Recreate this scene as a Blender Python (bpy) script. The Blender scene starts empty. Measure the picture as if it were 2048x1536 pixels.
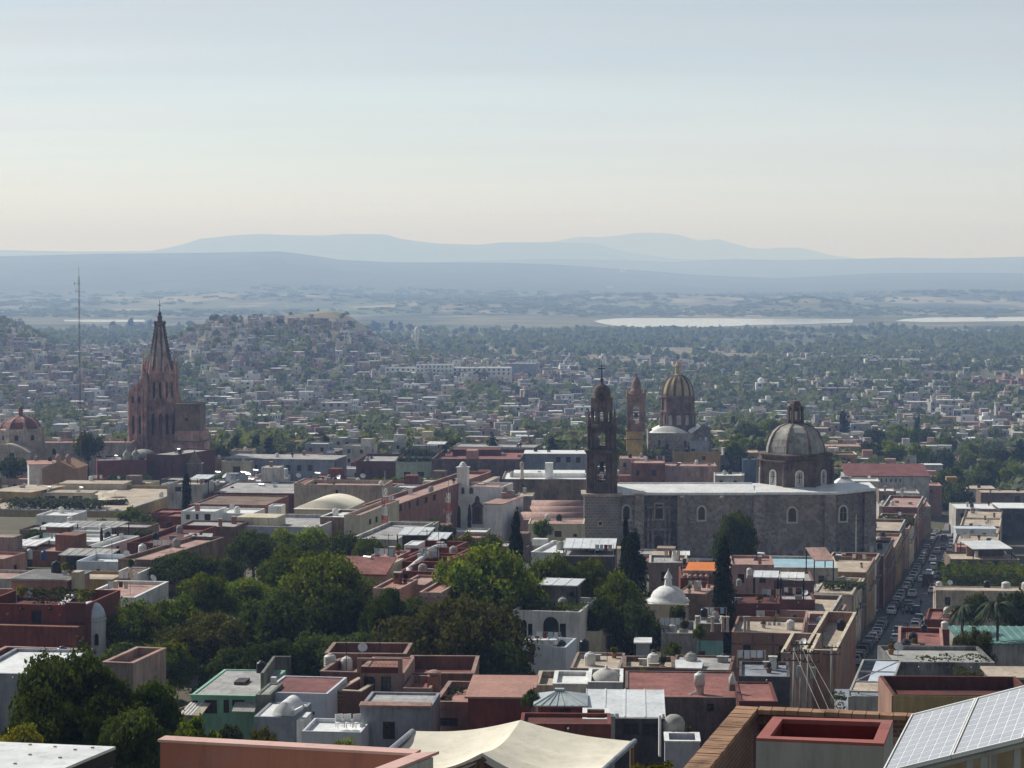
import bpy, bmesh, math, random
import numpy as np
from mathutils import Vector, Matrix
R = math.radians
SC = bpy.context.scene
COL = SC.collection
# ---------------------------------------------------------------- camera, sky, sun, exposure
F = 4551.0; CX = 1024.0; CY = 768.0; Y0 = 530.0
PITCH = math.atan((CY - Y0) / F)
cam_d = bpy.data.cameras.new('camera'); cam = bpy.data.objects.new('camera', cam_d); COL.objects.link(cam)
cam_d.sensor_width = 36.0; cam_d.lens = F / 2048 * 36.0
cam_d.clip_start = 0.5; cam_d.clip_end = 80000.0
cam.location = (0, 0, 0); cam.rotation_euler = (math.pi / 2 - PITCH, 0, 0)
SC.camera = cam
SUN_EL, SUN_AZ = R(41), R(-52)           # azimuth from the view axis, negative = left
world = bpy.data.worlds.new('World'); SC.world = world; world.use_nodes = True
nt = world.node_tree; N = nt.nodes; L = nt.links; N.clear()
out = N.new('ShaderNodeOutputWorld'); bg = N.new('ShaderNodeBackground'); sky = N.new('ShaderNodeTexSky')
sky.sky_type = 'NISHITA'; sky.sun_disc = False; sky.sun_elevation = SUN_EL; sky.sun_rotation = SUN_AZ
sky.altitude = 1900; sky.air_density = 1.0; sky.dust_density = 0.2; sky.ozone_density = 1.0
# a thin veil of cirrus: the sky's own light, greyed where the veil is thick
tc = N.new('ShaderNodeTexCoord'); sep = N.new('ShaderNodeSeparateXYZ'); L.new(tc.outputs['Generated'], sep.inputs[0])
zm = N.new('ShaderNodeMath'); zm.operation = 'MAXIMUM'; zm.inputs[1].default_value = 0.0; L.new(sep.outputs['Z'], zm.inputs[0])
za = N.new('ShaderNodeMath'); za.operation = 'ADD'; za.inputs[1].default_value = 0.10; L.new(zm.outputs[0], za.inputs[0])
dx = N.new('ShaderNodeMath'); dx.operation = 'DIVIDE'; L.new(sep.outputs['X'], dx.inputs[0]); L.new(za.outputs[0], dx.inputs[1])
dy = N.new('ShaderNodeMath'); dy.operation = 'DIVIDE'; L.new(sep.outputs['Y'], dy.inputs[0]); L.new(za.outputs[0], dy.inputs[1])
cmb = N.new('ShaderNodeCombineXYZ'); L.new(dx.outputs[0], cmb.inputs[0]); L.new(dy.outputs[0], cmb.inputs[1])
mp = N.new('ShaderNodeMapping'); mp.inputs['Scale'].default_value = (0.30, 1.05, 1); mp.inputs['Rotation'].default_value = (0, 0, R(-14)); L.new(cmb.outputs[0], mp.inputs[0])
nz = N.new('ShaderNodeTexNoise'); nz.inputs['Scale'].default_value = 1.1; nz.inputs['Detail'].default_value = 5; nz.inputs['Roughness'].default_value = 0.5
nz.inputs['Distortion'].default_value = 0.6; L.new(mp.outputs[0], nz.inputs['Vector'])
cr = N.new('ShaderNodeMapRange'); cr.inputs['From Min'].default_value = 0.36; cr.inputs['From Max'].default_value = 0.62
cr.inputs['To Min'].default_value = 0.62; cr.inputs['To Max'].default_value = 1.0; L.new(nz.outputs['Fac'], cr.inputs['Value'])
bw = N.new('ShaderNodeRGBToBW'); L.new(sky.outputs[0], bw.inputs[0])
gm = N.new('ShaderNodeMixRGB'); gm.blend_type = 'MULTIPLY'; gm.inputs[0].default_value = 1.0; gm.inputs[2].default_value = (.905, .995, 1.09, 1); L.new(bw.outputs[0], gm.inputs[1])
mx = N.new('ShaderNodeMixRGB'); L.new(cr.outputs[0], mx.inputs[0]); L.new(sky.outputs[0], mx.inputs[1]); L.new(gm.outputs[0], mx.inputs[2])
st = N.new('ShaderNodeMapRange'); st.inputs[1].default_value = .33; st.inputs[2].default_value = .66; st.inputs[3].default_value = .95; st.inputs[4].default_value = 1.045
m2 = N.new('ShaderNodeMapping'); m2.inputs['Scale'].default_value = (.22, 1.5, 1); m2.inputs['Rotation'].default_value = (0, 0, R(-9)); m2.inputs['Location'].default_value = (3.1, 1.7, 0); L.new(cmb.outputs[0], m2.inputs[0])
n2 = N.new('ShaderNodeTexNoise'); n2.inputs['Scale'].default_value = 1.6; n2.inputs['Detail'].default_value = 6; n2.inputs['Distortion'].default_value = .5; L.new(m2.outputs[0], n2.inputs['Vector']); L.new(n2.outputs['Fac'], st.inputs[0])
m3_ = N.new('ShaderNodeMixRGB'); m3_.blend_type = 'MULTIPLY'; m3_.inputs[0].default_value = 1.0; L.new(mx.outputs[0], m3_.inputs[1]); L.new(st.outputs[0], m3_.inputs[2])
L.new(m3_.outputs[0], bg.inputs['Color']); bg.inputs['Strength'].default_value = 0.093; L.new(bg.outputs[0], out.inputs[0])
sd = bpy.data.lights.new('sun', 'SUN'); sd.energy = 3.9; sd.angle = R(0.6); sd.color = (1.0, 0.985, 0.965)
sun = bpy.data.objects.new('sun', sd); COL.objects.link(sun)
SDIR = Vector((math.sin(SUN_AZ) * math.cos(SUN_EL), math.cos(SUN_AZ) * math.cos(SUN_EL), math.sin(SUN_EL)))
sun.rotation_euler = SDIR.to_track_quat('Z', 'Y').to_euler(); sun.location = (-200, 200, 300)
vs = SC.view_settings
SC.display_settings.display_device = 'sRGB'; vs.view_transform = 'Standard'; vs.look = 'None'; vs.gamma = 1; vs.use_curve_mapping = False
vs.exposure = 0.3
cy = SC.cycles
cy.use_denoising = True; cy.max_bounces = 6; cy.diffuse_bounces = 2; cy.glossy_bounces = 2; cy.transmission_bounces = 3
cy.transparent_max_bounces = 6; cy.volume_bounces = 3; cy.caustics_reflective = False; cy.caustics_refractive = False
cy.sample_clamp_indirect = 4.0
HAZE_DENSITY, HAZE_COLOR, HAZE_G = 1.45e-4, (0.39, 0.58, 1.0), 0.12

# ---------------------------------------------------------------- photograph geometry -> place
CP, SP = math.cos(PITCH), math.sin(PITCH)
def ray(px, py):
    u = (CY - py) / F
    return Vector(((px - CX) / F, CP + u * SP, -SP + u * CP))
def P(px, py, d):
    r = ray(px, py); return r * (d / r.y)
def proj(p):
    f = p[1] * CP - p[2] * SP; u = p[1] * SP + p[2] * CP
    return CX + F * p[0] / f, CY - F * u / f
ZD = [-400, 0, 20, 35, 60, 110, 190, 250, 355, 450, 512, 680, 900, 1300, 1800, 2500, 3300, 4000, 4200, 5600, 6500, 8000, 60000]
ZZ = [6, -5, -11, -15.5, -21.5, -31.5, -44.5, -52.5, -61.5, -68, -71.5, -79, -86, -93, -98, -105, -111, -117, -118.4, -118.4, -118, -117, -117]
L1 = ([-200, 0, 200, 400, 560, 610, 680, 780, 1000, 1100, 1280, 1400, 1550, 1660, 1760, 1900, 2250], [513, 512, 507, 505, 502, 508, 519, 524, 525, 528, 540, 550, 556, 551, 546, 545, 548], 12500, 5200, 2500)
L2 = ([-200, 700, 900, 1100, 1250, 1340, 1460, 1560, 1700, 1800, 1900, 2048, 2250], [540, 530, 523, 517, 520, 524, 518, 520, 518, 515, 517, 513, 512], 18000, 4000, 2500)
L3 = ([-200, 0, 150, 300, 340, 370, 400, 470, 520, 600, 650, 690, 770, 800, 830, 880, 960, 1000, 1100, 1190, 1215, 1250, 1350, 2250], [497, 500, 503, 502, 495, 488, 478, 470.5, 468, 471, 471, 468, 468.5, 477, 482, 487.5, 489.5, 485, 484.5, 487, 494, 503, 518, 528], 23000, 3000, 2200)
L4 = ([-200, 900, 1080, 1150, 1170, 1200, 1240, 1270, 1300, 1340, 1365, 1390, 1415, 1432, 1450, 1500, 1530, 1560, 1600, 1620, 1660, 1720, 1800, 2250], [528, 500, 487, 473.5, 472, 473.5, 469, 464.5, 464, 465.5, 470, 478.5, 479, 476, 481, 495, 497, 494, 494.5, 499, 510, 517, 516, 514], 30000, 3000, 2200)
_rn = np.random.RandomState(5)
_nw = [(_rn.uniform(-1, 1, 2) * s, _rn.uniform(0, 6.28), a) for s, a in [(1, 1), (1, 1), (1.7, .7), (2.3, .6), (3.1, .45), (4.7, .35), (6.1, .3), (9, .22), (13, .16)] for _ in range(2)]
def wob(x, y):
    r = 0
    for k, ph, a in _nw: r = r + a * np.sin(k[0] * x + k[1] * y + ph)
    return r / 3.0
def ground(X, Y):
    X = np.asarray(X, float); Y = np.asarray(Y, float)
    z = np.interp(Y, ZD, ZZ)
    xs = 0.225 * Y - 21.7
    lat = 4.0 * np.clip((xs - X - 7) / 12, 0, 1) * np.clip((Y - 212) / 60, 0, 1) + 0.10 * np.clip(xs - X, 0, 112) + 0.03 * np.clip(X - xs, 0, 90)
    k = np.clip((Y - 40) / 100, 0, 1) * np.clip((1350 - Y) / 550, 0, 1)
    z = z + lat * k
    px = CX + F * X / np.maximum(Y, 30)
    # the hills behind the town, left
    def bump(cx, cyy, sx, sy, h): return h * np.exp(-((px - cx) / sx) ** 2 - ((Y - cyy) / sy) ** 2)
    z = z + bump(690, 2550, 84, 420, 25) + bump(590, 2500, 150, 520, 36) + bump(430, 2400, 130, 600, 25) + bump(10, 2500, 110, 500, 32) + bump(-120, 2500, 120, 600, 25)
    z = z + bump(300, 2000, 420, 450, 13) + bump(900, 1900, 170, 350, 9)
    z = z + bump(1610, 5900, 110, 260, 34) + bump(1760, 3950, 60, 160, 9) + bump(1300, 7000, 260, 500, 26) + bump(900, 6000, 200, 400, 18) + bump(1900, 7600, 200, 500, 30) + bump(500, 7200, 300, 500, 24)
    z = z + np.where(Y > 900, wob(X / 220.0, Y / 220.0) * np.clip((Y - 900) / 900, 0, 1) * np.clip((4100 - Y) / 500, 0, 1) * 2.2, 0)
    z = z + np.clip((Y - 6200) / 1500, 0, 1) * wob(X / 900.0, Y / 900.0) * 5
    for xs_, ys_, D, wf, wb in (L1, L2, L3, L4):
        zr = (Y0 - np.interp(px, xs_, ys_)) / F * D
        t = np.where(Y < D, (Y - (D - wf)) / wf, 1 - (Y - D) / wb); t = np.clip(t, 0, 1)
        s = np.where(Y < D, t ** 1.35, t * t * (3 - 2 * t))
        rough = 1 + 0.13 * wob(X / 520.0, Y / 700.0) * np.clip((1 - s) * 3, 0, 1)
        z = np.maximum(z, -124 + (zr + 124) * s * np.where(s < .98, rough, 1))
    return z
def gz(x, y): return float(ground(x, y))
def dsolve(px, py, h, lo=150, hi=4000):
    r = ray(px, py); d = lo
    while d < hi:
        p = r * (d / r.y)
        if p.z <= gz(p.x, p.y) + h: return d
        d += max(0.5, d * 0.003)
    return hi
# ---------------------------------------------------------------- materials
PAL = {  # base colour, roughness, variation
 'white': ((.78, .78, .75), .7, .13), 'cream': ((.62, .55, .40), .8, .16), 'grey': ((.34, .33, .31), .85, .25), 'pale': ((.52, .49, .44), .85, .22),
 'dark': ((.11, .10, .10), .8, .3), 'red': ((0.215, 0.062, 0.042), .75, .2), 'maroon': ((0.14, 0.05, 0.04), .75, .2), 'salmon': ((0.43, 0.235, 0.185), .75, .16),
 'pink': ((0.46, 0.3, 0.265), .8, .18), 'terra': ((0.3, 0.145, 0.105), .75, .2), 'brown': ((0.235, 0.165, 0.125), .85, .28), 'ochre': ((0.4, 0.26, 0.11), .8, .2),
 'yellow': ((.56, .36, .10), .8, .18), 'orange': ((.70, .20, .035), .6, .1), 'mint': ((.26, .50, .37), .8, .12), 'turq': ((.22, .50, .48), .8, .12),
 'lblue': ((.35, .52, .60), .6, .12), 'greenroof': ((0.1, 0.22, 0.19), .5, .15), 'olive': ((.30, .30, .19), .85, .18), 'lilac': ((.44, .43, .50), .8, .14),
 'roofred': ((0.31, 0.125, 0.1), .65, .25), 'roofpink': ((0.45, 0.285, 0.235), .7, .22), 'roofwhite': ((0.84, 0.84, 0.81), .42, .12), 'roofgrey': ((.42, .41, .39), .75, .25),
 'rooftan': ((.52, .43, .33), .75, .22), 'sheet': ((.72, .73, .72), .33, .12), 'bluewhite': ((.62, .68, .74), .4, .1), 'canvas': ((.76, .70, .56), .8, .07),
 'pinkstone': ((0.5, 0.305, 0.25), .85, .35), 'darkstone': ((0.155, 0.115, 0.1), .9, .4), 'palestone': ((0.5, 0.43, 0.36), .85, .25), 'domegrey': ((.36, .35, .31), .8, .35),
 'domered': ((0.25, 0.11, 0.088), .75, .25), 'domecream': ((0.44, 0.36, 0.21), .7, .15), 'stripe': ((.13, .075, .06), .8, .2), 'monjas': ((0.24, 0.165, 0.135), .85, .35), 'trunk': ((.085, .062, .045), .95, .3), 'wood': ((.14, .08, .045), .8, .25),
 'steel': ((.45, .45, .44), .45, .15), 'iron': ((.03, .03, .032), .6, .2), 'rim_red': ((0.36, 0.125, 0.105), .75, .12), 'concrete': ((.40, .39, .36), .85, .2),
 'asphalt': ((.085, .085, .09), .8, .25), 'cobble': ((.21, .205, .20), .85, .3), 'soil': ((.14, .10, .07), .95, .3), 'bell': ((.12, .09, .05), .5, .2),
 'brickcap': ((0.35, 0.205, 0.125), .85, .25), 'brickwall': ((.27, .105, .07), .85, .3), 'tank_black': ((.018, .018, .02), .35, .1), 'tank_white': ((.68, .67, .62), .45, .1),
 'rubber': ((.02, .02, .02), .8, .1), 'lamp': ((.8, .8, .75), .2, 0), 'lampred': ((.35, .02, .02), .3, 0), 'cloth': ((.08, .09, .13), .9, .1), 'skin': ((.40, .24, .17), .6, 0),
 'pot': ((.42, .18, .10), .8, .2), 'umb': ((.70, .62, .48), .85, .08), 'pylon': ((.50, .12, .09), .6, .1),
 'metalpanel': ((.36, .37, .38), .4, .1), 'frame_white': ((.75, .75, .72), .5, .08), 'pale_green': ((.45, .52, .40), .8, .15), 'bluegrey': ((.30, .32, .36), .75, .2),
}
MATS = {}
def newmat(name):
    m = bpy.data.materials.new(name); m.use_nodes = True; m.node_tree.nodes.clear(); return m, m.node_tree.nodes, m.node_tree.links
def princ(n, l, rough=.8, spec=.3):
    o = n.new('ShaderNodeOutputMaterial'); b = n.new('ShaderNodeBsdfPrincipled'); b.inputs['Roughness'].default_value = rough
    b.inputs['Specular IOR Level'].default_value = spec; l.new(b.outputs[0], o.inputs['Surface']); return b
def pos(n): return n.new('ShaderNodeNewGeometry').outputs['Position']
def noise(n, l, vec, scale, detail=4, rough=.6):
    t = n.new('ShaderNodeTexNoise'); t.inputs['Scale'].default_value = scale; t.inputs['Detail'].default_value = detail; t.inputs['Roughness'].default_value = rough
    l.new(vec, t.inputs['Vector']); return t.outputs['Fac']
def mapr(n, l, v, a, b, c, d):
    t = n.new('ShaderNodeMapRange'); t.inputs[1].default_value = a; t.inputs[2].default_value = b; t.inputs[3].default_value = c; t.inputs[4].default_value = d
    l.new(v, t.inputs[0]); return t.outputs[0]
def mixc(n, l, f, a, b, mode='MIX'):
    t = n.new('ShaderNodeMixRGB'); t.blend_type = mode
    for i, v in ((0, f), (1, a), (2, b)):
        if hasattr(v, 'is_linked'): l.new(v, t.inputs[i])
        else: t.inputs[i].default_value = v if i == 0 else (*v, 1)
    return t.outputs[0]
def bump(n, l, b, h, strength=.3, dist=.05):
    t = n.new('ShaderNodeBump'); t.inputs['Strength'].default_value = strength; t.inputs['Distance'].default_value = dist
    l.new(h, t.inputs['Height']); l.new(t.outputs[0], b.inputs['Normal'])
def M(k):
    if k in MATS: return MATS[k]
    c, rough, var = PAL[k]
    m, n, l = newmat(k); b = princ(n, l, rough, .35 if rough < .6 else .2)
    if var:
        p = pos(n); mpn = n.new('ShaderNodeMapping'); mpn.inputs['Scale'].default_value = (1, 1, .35); l.new(p, mpn.inputs[0])
        f1 = mapr(n, l, noise(n, l, p, .35, 5), .3, .7, 1 - 1.7 * var, 1 + .9 * var)     # broad weathering
        f2 = mapr(n, l, noise(n, l, mpn.outputs[0], 2.4, 4, .7), .35, .75, 1 + .5 * var, 1 - 1.1 * var)   # streaks
        base = mixc(n, l, 1.0, c, f1, 'MULTIPLY'); base = mixc(n, l, 1.0, base, f2, 'MULTIPLY')
        gr = tuple(.55 * x + .45 * sum(c) / 3 * 1.15 for x in c)
        base = mixc(n, l, mapr(n, l, noise(n, l, p, .9, 9, .72), .56, .66, 0, min(.9, var * 4)), base, gr)      # bleached and patched plaster
        m3 = n.new('ShaderNodeMapping'); m3.inputs['Scale'].default_value = (1.6, 1.6, .16); l.new(p, m3.inputs[0])
        base = mixc(n, l, 1.0, base, mapr(n, l, noise(n, l, m3.outputs[0], 1.5, 6, .75), .50, .72, 1, 1 - min(.62, 2.8 * var)), 'MULTIPLY')   # water marks
        l.new(base, b.inputs['Base Color'])
        bump(n, l, b, noise(n, l, p, 9, 3), .25, .03)
    else: b.inputs['Base Color'].default_value = (*c, 1)
    MATS[k] = m; return m
def stone_mat(name, c1, c2, c3, scale, joint=.5):
    m, n, l = newmat(name); b = princ(n, l, .9, .15); p = pos(n)
    v = n.new('ShaderNodeTexVoronoi'); v.inputs['Scale'].default_value = scale; l.new(p, v.inputs['Vector'])
    e = n.new('ShaderNodeTexVoronoi'); e.feature = 'DISTANCE_TO_EDGE'; e.inputs['Scale'].default_value = scale; l.new(p, e.inputs['Vector'])
    s = n.new('ShaderNodeSeparateXYZ'); l.new(v.outputs['Color'], s.inputs[0])
    base = mixc(n, l, mapr(n, l, s.outputs[0], .1, .9, 0, 1), c1, c2)
    base = mixc(n, l, mapr(n, l, noise(n, l, p, .22, 5), .42, .68, 0, .75), base, c3)
    base = mixc(n, l, mapr(n, l, e.outputs['Distance'], 0, .07, joint, 0), base, (.36, .33, .29))
    l.new(base, b.inputs['Base Color']); bump(n, l, b, e.outputs['Distance'], .5, .08); MATS[name] = m; return m
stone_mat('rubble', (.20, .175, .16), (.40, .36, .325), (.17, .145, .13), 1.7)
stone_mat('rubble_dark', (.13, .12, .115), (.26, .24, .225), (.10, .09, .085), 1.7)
def brick_mat(name, c1, c2, mortar, bw_, bh, mort=.02):
    m, n, l = newmat(name); b = princ(n, l, .9, .15)
    tcn = n.new('ShaderNodeTexCoord'); sp = n.new('ShaderNodeSeparateXYZ'); l.new(tcn.outputs['Object'], sp.inputs[0])
    ad = n.new('ShaderNodeMath'); ad.operation = 'ADD'; l.new(sp.outputs[0], ad.inputs[0]); l.new(sp.outputs[1], ad.inputs[1])
    cb = n.new('ShaderNodeCombineXYZ'); l.new(ad.outputs[0], cb.inputs[0]); l.new(sp.outputs[2], cb.inputs[1])
    t = n.new('ShaderNodeTexBrick'); t.inputs['Scale'].default_value = 1; t.inputs['Brick Width'].default_value = bw_; t.inputs['Row Height'].default_value = bh
    t.inputs['Mortar Size'].default_value = mort; t.inputs['Color1'].default_value = (*c1, 1); t.inputs['Color2'].default_value = (*c2, 1); t.inputs['Mortar'].default_value = (*mortar, 1)
    l.new(cb.outputs[0], t.inputs['Vector'])
    base = mixc(n, l, 1.0, t.outputs['Color'], mapr(n, l, noise(n, l, pos(n), .5, 5), .3, .7, .72, 1.15), 'MULTIPLY')
    l.new(base, b.inputs['Base Color']); bump(n, l, b, t.outputs['Fac'], -.4, .04); MATS[name] = m; return m
brick_mat('ashlar', (.17, .155, .15), (.235, .215, .205), (.33, .31, .29), .95, .55, .05)
brick_mat('brick', (.27, .15, .105), (.33, .19, .135), (.36, .31, .26), .45, .22, .025)
brick_mat('brick_dark', (.17, .085, .065), (.22, .115, .085), (.24, .19, .16), .45, .22, .025)
def glass_mat():
    m, n, l = newmat('glass'); b = princ(n, l, .12, .5); b.inputs['Base Color'].default_value = (.018, .021, .025, 1); MATS['glass'] = m
glass_mat()
def paint(name, c):
    m, n, l = newmat(name); b = princ(n, l, .28, .5); b.inputs['Coat Weight'].default_value = .6
    b.inputs['Base Color'].default_value = (*c, 1); MATS[name] = m; return m
def leaf_mat(name, c, c2, trans=.35):
    m, n, l = newmat(name); o = n.new('ShaderNodeOutputMaterial'); p = pos(n)
    oi = n.new('ShaderNodeObjectInfo')
    base = mixc(n, l, mapr(n, l, noise(n, l, p, .45, 3), .35, .65, 0, 1), c, c2)
    base = mixc(n, l, 1.0, base, mapr(n, l, noise(n, l, p, 1.6, 3), .3, .7, .45, 1.5), 'MULTIPLY')
    base = mixc(n, l, 1.0, base, mapr(n, l, oi.outputs['Random'], 0, 1, .65, 1.4), 'MULTIPLY')
    d = n.new('ShaderNodeBsdfDiffuse'); t = n.new('ShaderNodeBsdfTranslucent'); s = n.new('ShaderNodeMixShader'); s.inputs[0].default_value = trans
    l.new(base, d.inputs[0]); tcl = mixc(n, l, 1.0, base, (1.25, 1.25, .45), 'MULTIPLY'); l.new(tcl, t.inputs[0])
    l.new(d.outputs[0], s.inputs[1]); l.new(t.outputs[0], s.inputs[2]); l.new(s.outputs[0], o.inputs['Surface']); MATS[name] = m; return m
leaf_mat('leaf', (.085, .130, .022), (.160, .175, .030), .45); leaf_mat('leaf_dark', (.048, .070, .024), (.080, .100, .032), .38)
leaf_mat('leaf_olive', (.070, .075, .028), (.105, .095, .032)); leaf_mat('leaf_yellow', (.16, .17, .03), (.20, .16, .03), .4)
leaf_mat('leaf_far', (.085, .108, .058), (.14, .152, .085), .3); leaf_mat('leaf_grey', (.060, .078, .050), (.085, .095, .06), .3)  # leaf_far is greyed and lightened: part of the haze sits in its colour
leaf_mat('needle', (.022, .034, .024), (.034, .046, .028), .15); leaf_mat('flower', (.32, .06, .10), (.20, .10, .06), .3)
# ---------------------------------------------------------------- objects
def tag(o, label=None, cat=None, group=None, kind=None):
    if label: o['label'] = label
    if cat: o['category'] = cat
    if group: o['group'] = group
    if kind: o['kind'] = kind
    return o
def empty(name, loc, rz=0):
    o = bpy.data.objects.new(name, None); COL.objects.link(o); o.location = loc; o.rotation_euler = (0, 0, rz); o.empty_display_size = .5; return o
class MB:
    def __init__(s): s.v = []; s.f = []; s.m = []; s.mi = 0
    def face(s, pts):
        b = len(s.v); s.v.extend([tuple(p) for p in pts]); s.f.append(tuple(range(b, b + len(pts)))); s.m.append(s.mi); return s
    def add(s, vs_, fs):
        b = len(s.v); s.v.extend([tuple(p) for p in vs_])
        for f in fs: s.f.append(tuple(i + b for i in f)); s.m.append(s.mi)
        return s
    def box(s, x0, x1, y0, y1, z0, z1):
        return s.add([(x0, y0, z0), (x1, y0, z0), (x1, y1, z0), (x0, y1, z0), (x0, y0, z1), (x1, y0, z1), (x1, y1, z1), (x0, y1, z1)],
                     [(3, 2, 1, 0), (4, 5, 6, 7), (0, 1, 5, 4), (1, 2, 6, 5), (2, 3, 7, 6), (3, 0, 4, 7)])
    def prism(s, poly, z0, z1):     # poly counter-clockwise in xy
        n = len(poly); vs_ = [(x, y, z0) for x, y in poly] + [(x, y, z1) for x, y in poly]
        return s.add(vs_, [tuple(range(n - 1, -1, -1)), tuple(range(n, 2 * n))] + [(i, (i + 1) % n, n + (i + 1) % n, n + i) for i in range(n)])
    def slab(s, pts, t):            # a quad or polygon in space with thickness t downwards
        n = len(pts); vs_ = [tuple(p) for p in pts] + [(p[0], p[1], p[2] - t) for p in pts]
        return s.add(vs_, [tuple(range(n)), tuple(range(2 * n - 1, n - 1, -1))] + [(i, i + n, (i + 1) % n + n, (i + 1) % n) for i in range(n)])
    def lathe(s, prof, n=12, cx=0, cy=0, rot=0, sx=1, sy=1):   # profile of (r, z) from below upwards
        b = len(s.v); k = len(prof)
        for r, z in prof:
            for i in range(n):
                a = rot + 2 * math.pi * i / n; s.v.append((cx + r * math.cos(a) * sx, cy + r * math.sin(a) * sy, z))
        for j in range(k - 1):
            for i in range(n):
                i2 = (i + 1) % n; s.f.append((b + j * n + i, b + j * n + i2, b + (j + 1) * n + i2, b + (j + 1) * n + i)); s.m.append(s.mi)
        s.f.append(tuple(b + i for i in range(n - 1, -1, -1))); s.m.append(s.mi)
        s.f.append(tuple(b + (k - 1) * n + i for i in range(n))); s.m.append(s.mi); return s
    def tube(s, p, q, r, n=6, r2=None):
        p = Vector(p); q = Vector(q); r2 = r if r2 is None else r2; d = (q - p)
        if d.length < 1e-6: return s
        d.normalize(); a = d.orthogonal().normalized(); c = d.cross(a)
        vs_ = [p + (a * math.cos(t) + c * math.sin(t)) * r for t in [2 * math.pi * i / n for i in range(n)]] + [q + (a * math.cos(t) + c * math.sin(t)) * r2 for t in [2 * math.pi * i / n for i in range(n)]]
        return s.add(vs_, [tuple(range(n - 1, -1, -1)), tuple(range(n, 2 * n))] + [(i, (i + 1) % n, n + (i + 1) % n, n + i) for i in range(n)])
    def mesh(s, name, mats, smooth=False):
        me = bpy.data.meshes.new(name); me.from_pydata(s.v, [], s.f)
        for mm in (mats if isinstance(mats, (list, tuple)) else [mats]): me.materials.append(M(mm) if isinstance(mm, str) else mm)
        if any(s.m): me.polygons.foreach_set('material_index', s.m)
        if smooth: me.polygons.foreach_set('use_smooth', [True] * len(s.f))
        me.update(); return me
    def obj(s, name, mats, parent=None, smooth=False, loc=None):
        return inst(name, s.mesh(name, mats, smooth), parent, loc)
def inst(name, me, parent=None, loc=None, rz=0, scale=None, mat=None):
    o = bpy.data.objects.new(name, me); COL.objects.link(o)
    if parent: o.parent = parent
    if loc is not None: o.location = loc
    if rz: o.rotation_euler = (0, 0, rz)
    if scale: o.scale = scale if isinstance(scale, (tuple, list)) else (scale,) * 3
    if mat:
        for i, mm in enumerate(mat if isinstance(mat, (list, tuple)) else [mat]):
            o.material_slots[i].link = 'OBJECT'; o.material_slots[i].material = M(mm) if isinstance(mm, str) else mm
    return o
def npmesh(name, V, Q, mats, mi=None, smooth=False):      # quads or triangles from numpy
    me = bpy.data.meshes.new(name); k = Q.shape[1]
    me.vertices.add(len(V)); me.vertices.foreach_set('co', np.ascontiguousarray(V, dtype=np.float32).ravel())
    me.loops.add(Q.size); me.loops.foreach_set('vertex_index', np.ascontiguousarray(Q, dtype=np.int32).ravel())
    me.polygons.add(len(Q)); me.polygons.foreach_set('loop_start', np.arange(len(Q), dtype=np.int32) * k)
    for mm in (mats if isinstance(mats, (list, tuple)) else [mats]): me.materials.append(M(mm) if isinstance(mm, str) else mm)
    if mi is not None: me.polygons.foreach_set('material_index', np.asarray(mi, dtype=np.int32))
    if smooth: me.polygons.foreach_set('use_smooth', np.ones(len(Q), dtype=bool))
    me.update(calc_edges=True); return me
def dup(root, loc, rz=0, scale=None):
    r = root.copy(); COL.objects.link(r); r.location = loc; r.rotation_euler = (0, 0, rz)
    if scale: r.scale = (scale,) * 3 if not isinstance(scale, (tuple, list)) else scale
    for ch in KIDS[root.name]:
        c = ch.copy(); COL.objects.link(c); c.parent = r
        for g in KIDS.get(ch.name, ()): 
            e = g.copy(); COL.objects.link(e); e.parent = c
    return r
KIDS = {}
def remember(root):
    KIDS[root.name] = [o for o in COL.objects if o.parent == root]
    for c in KIDS[root.name]:
        k = [o for o in COL.objects if o.parent == c]
        if k: KIDS[c.name] = k
PAL['green_strip'] = ((.17, .34, .29), .5, .15); PAL['bluebox'] = ((.09, .13, .17), .7, .15); PAL['roofmaroon'] = ((0.22, 0.09, 0.08), .75, .2); PAL['yellow_dull'] = ((0.42, 0.315, 0.15), .8, .15); PAL['orange_dull'] = ((0.38, 0.22, 0.12), .8, .18)
PAL['brownstone'] = ((.27, .21, .165), .9, .3); PAL['pinkbrown'] = ((.33, .25, .21), .85, .2); PAL['salmon_dull'] = ((0.36, 0.21, 0.155), .8, .2); PAL['palewhite'] = ((.60, .58, .53), .8, .15)
PAL['greenish'] = ((.19, .20, .17), .85, .25); PAL['bluewhite_wall'] = ((.62, .64, .68), .75, .08); PAL['pinkstucco'] = ((0.34, 0.225, 0.185), .8, .2); PAL['terra_dark'] = ((0.225, 0.115, 0.082), .8, .2)
PAL['metal_roof'] = ((.42, .47, .47), .45, .12); PAL['brownwall'] = ((.19, .145, .13), .9, .3); PAL['stained'] = ((.24, .235, .225), .9, .45); PAL['coral'] = ((0.42, 0.175, 0.125), .75, .1)
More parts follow.
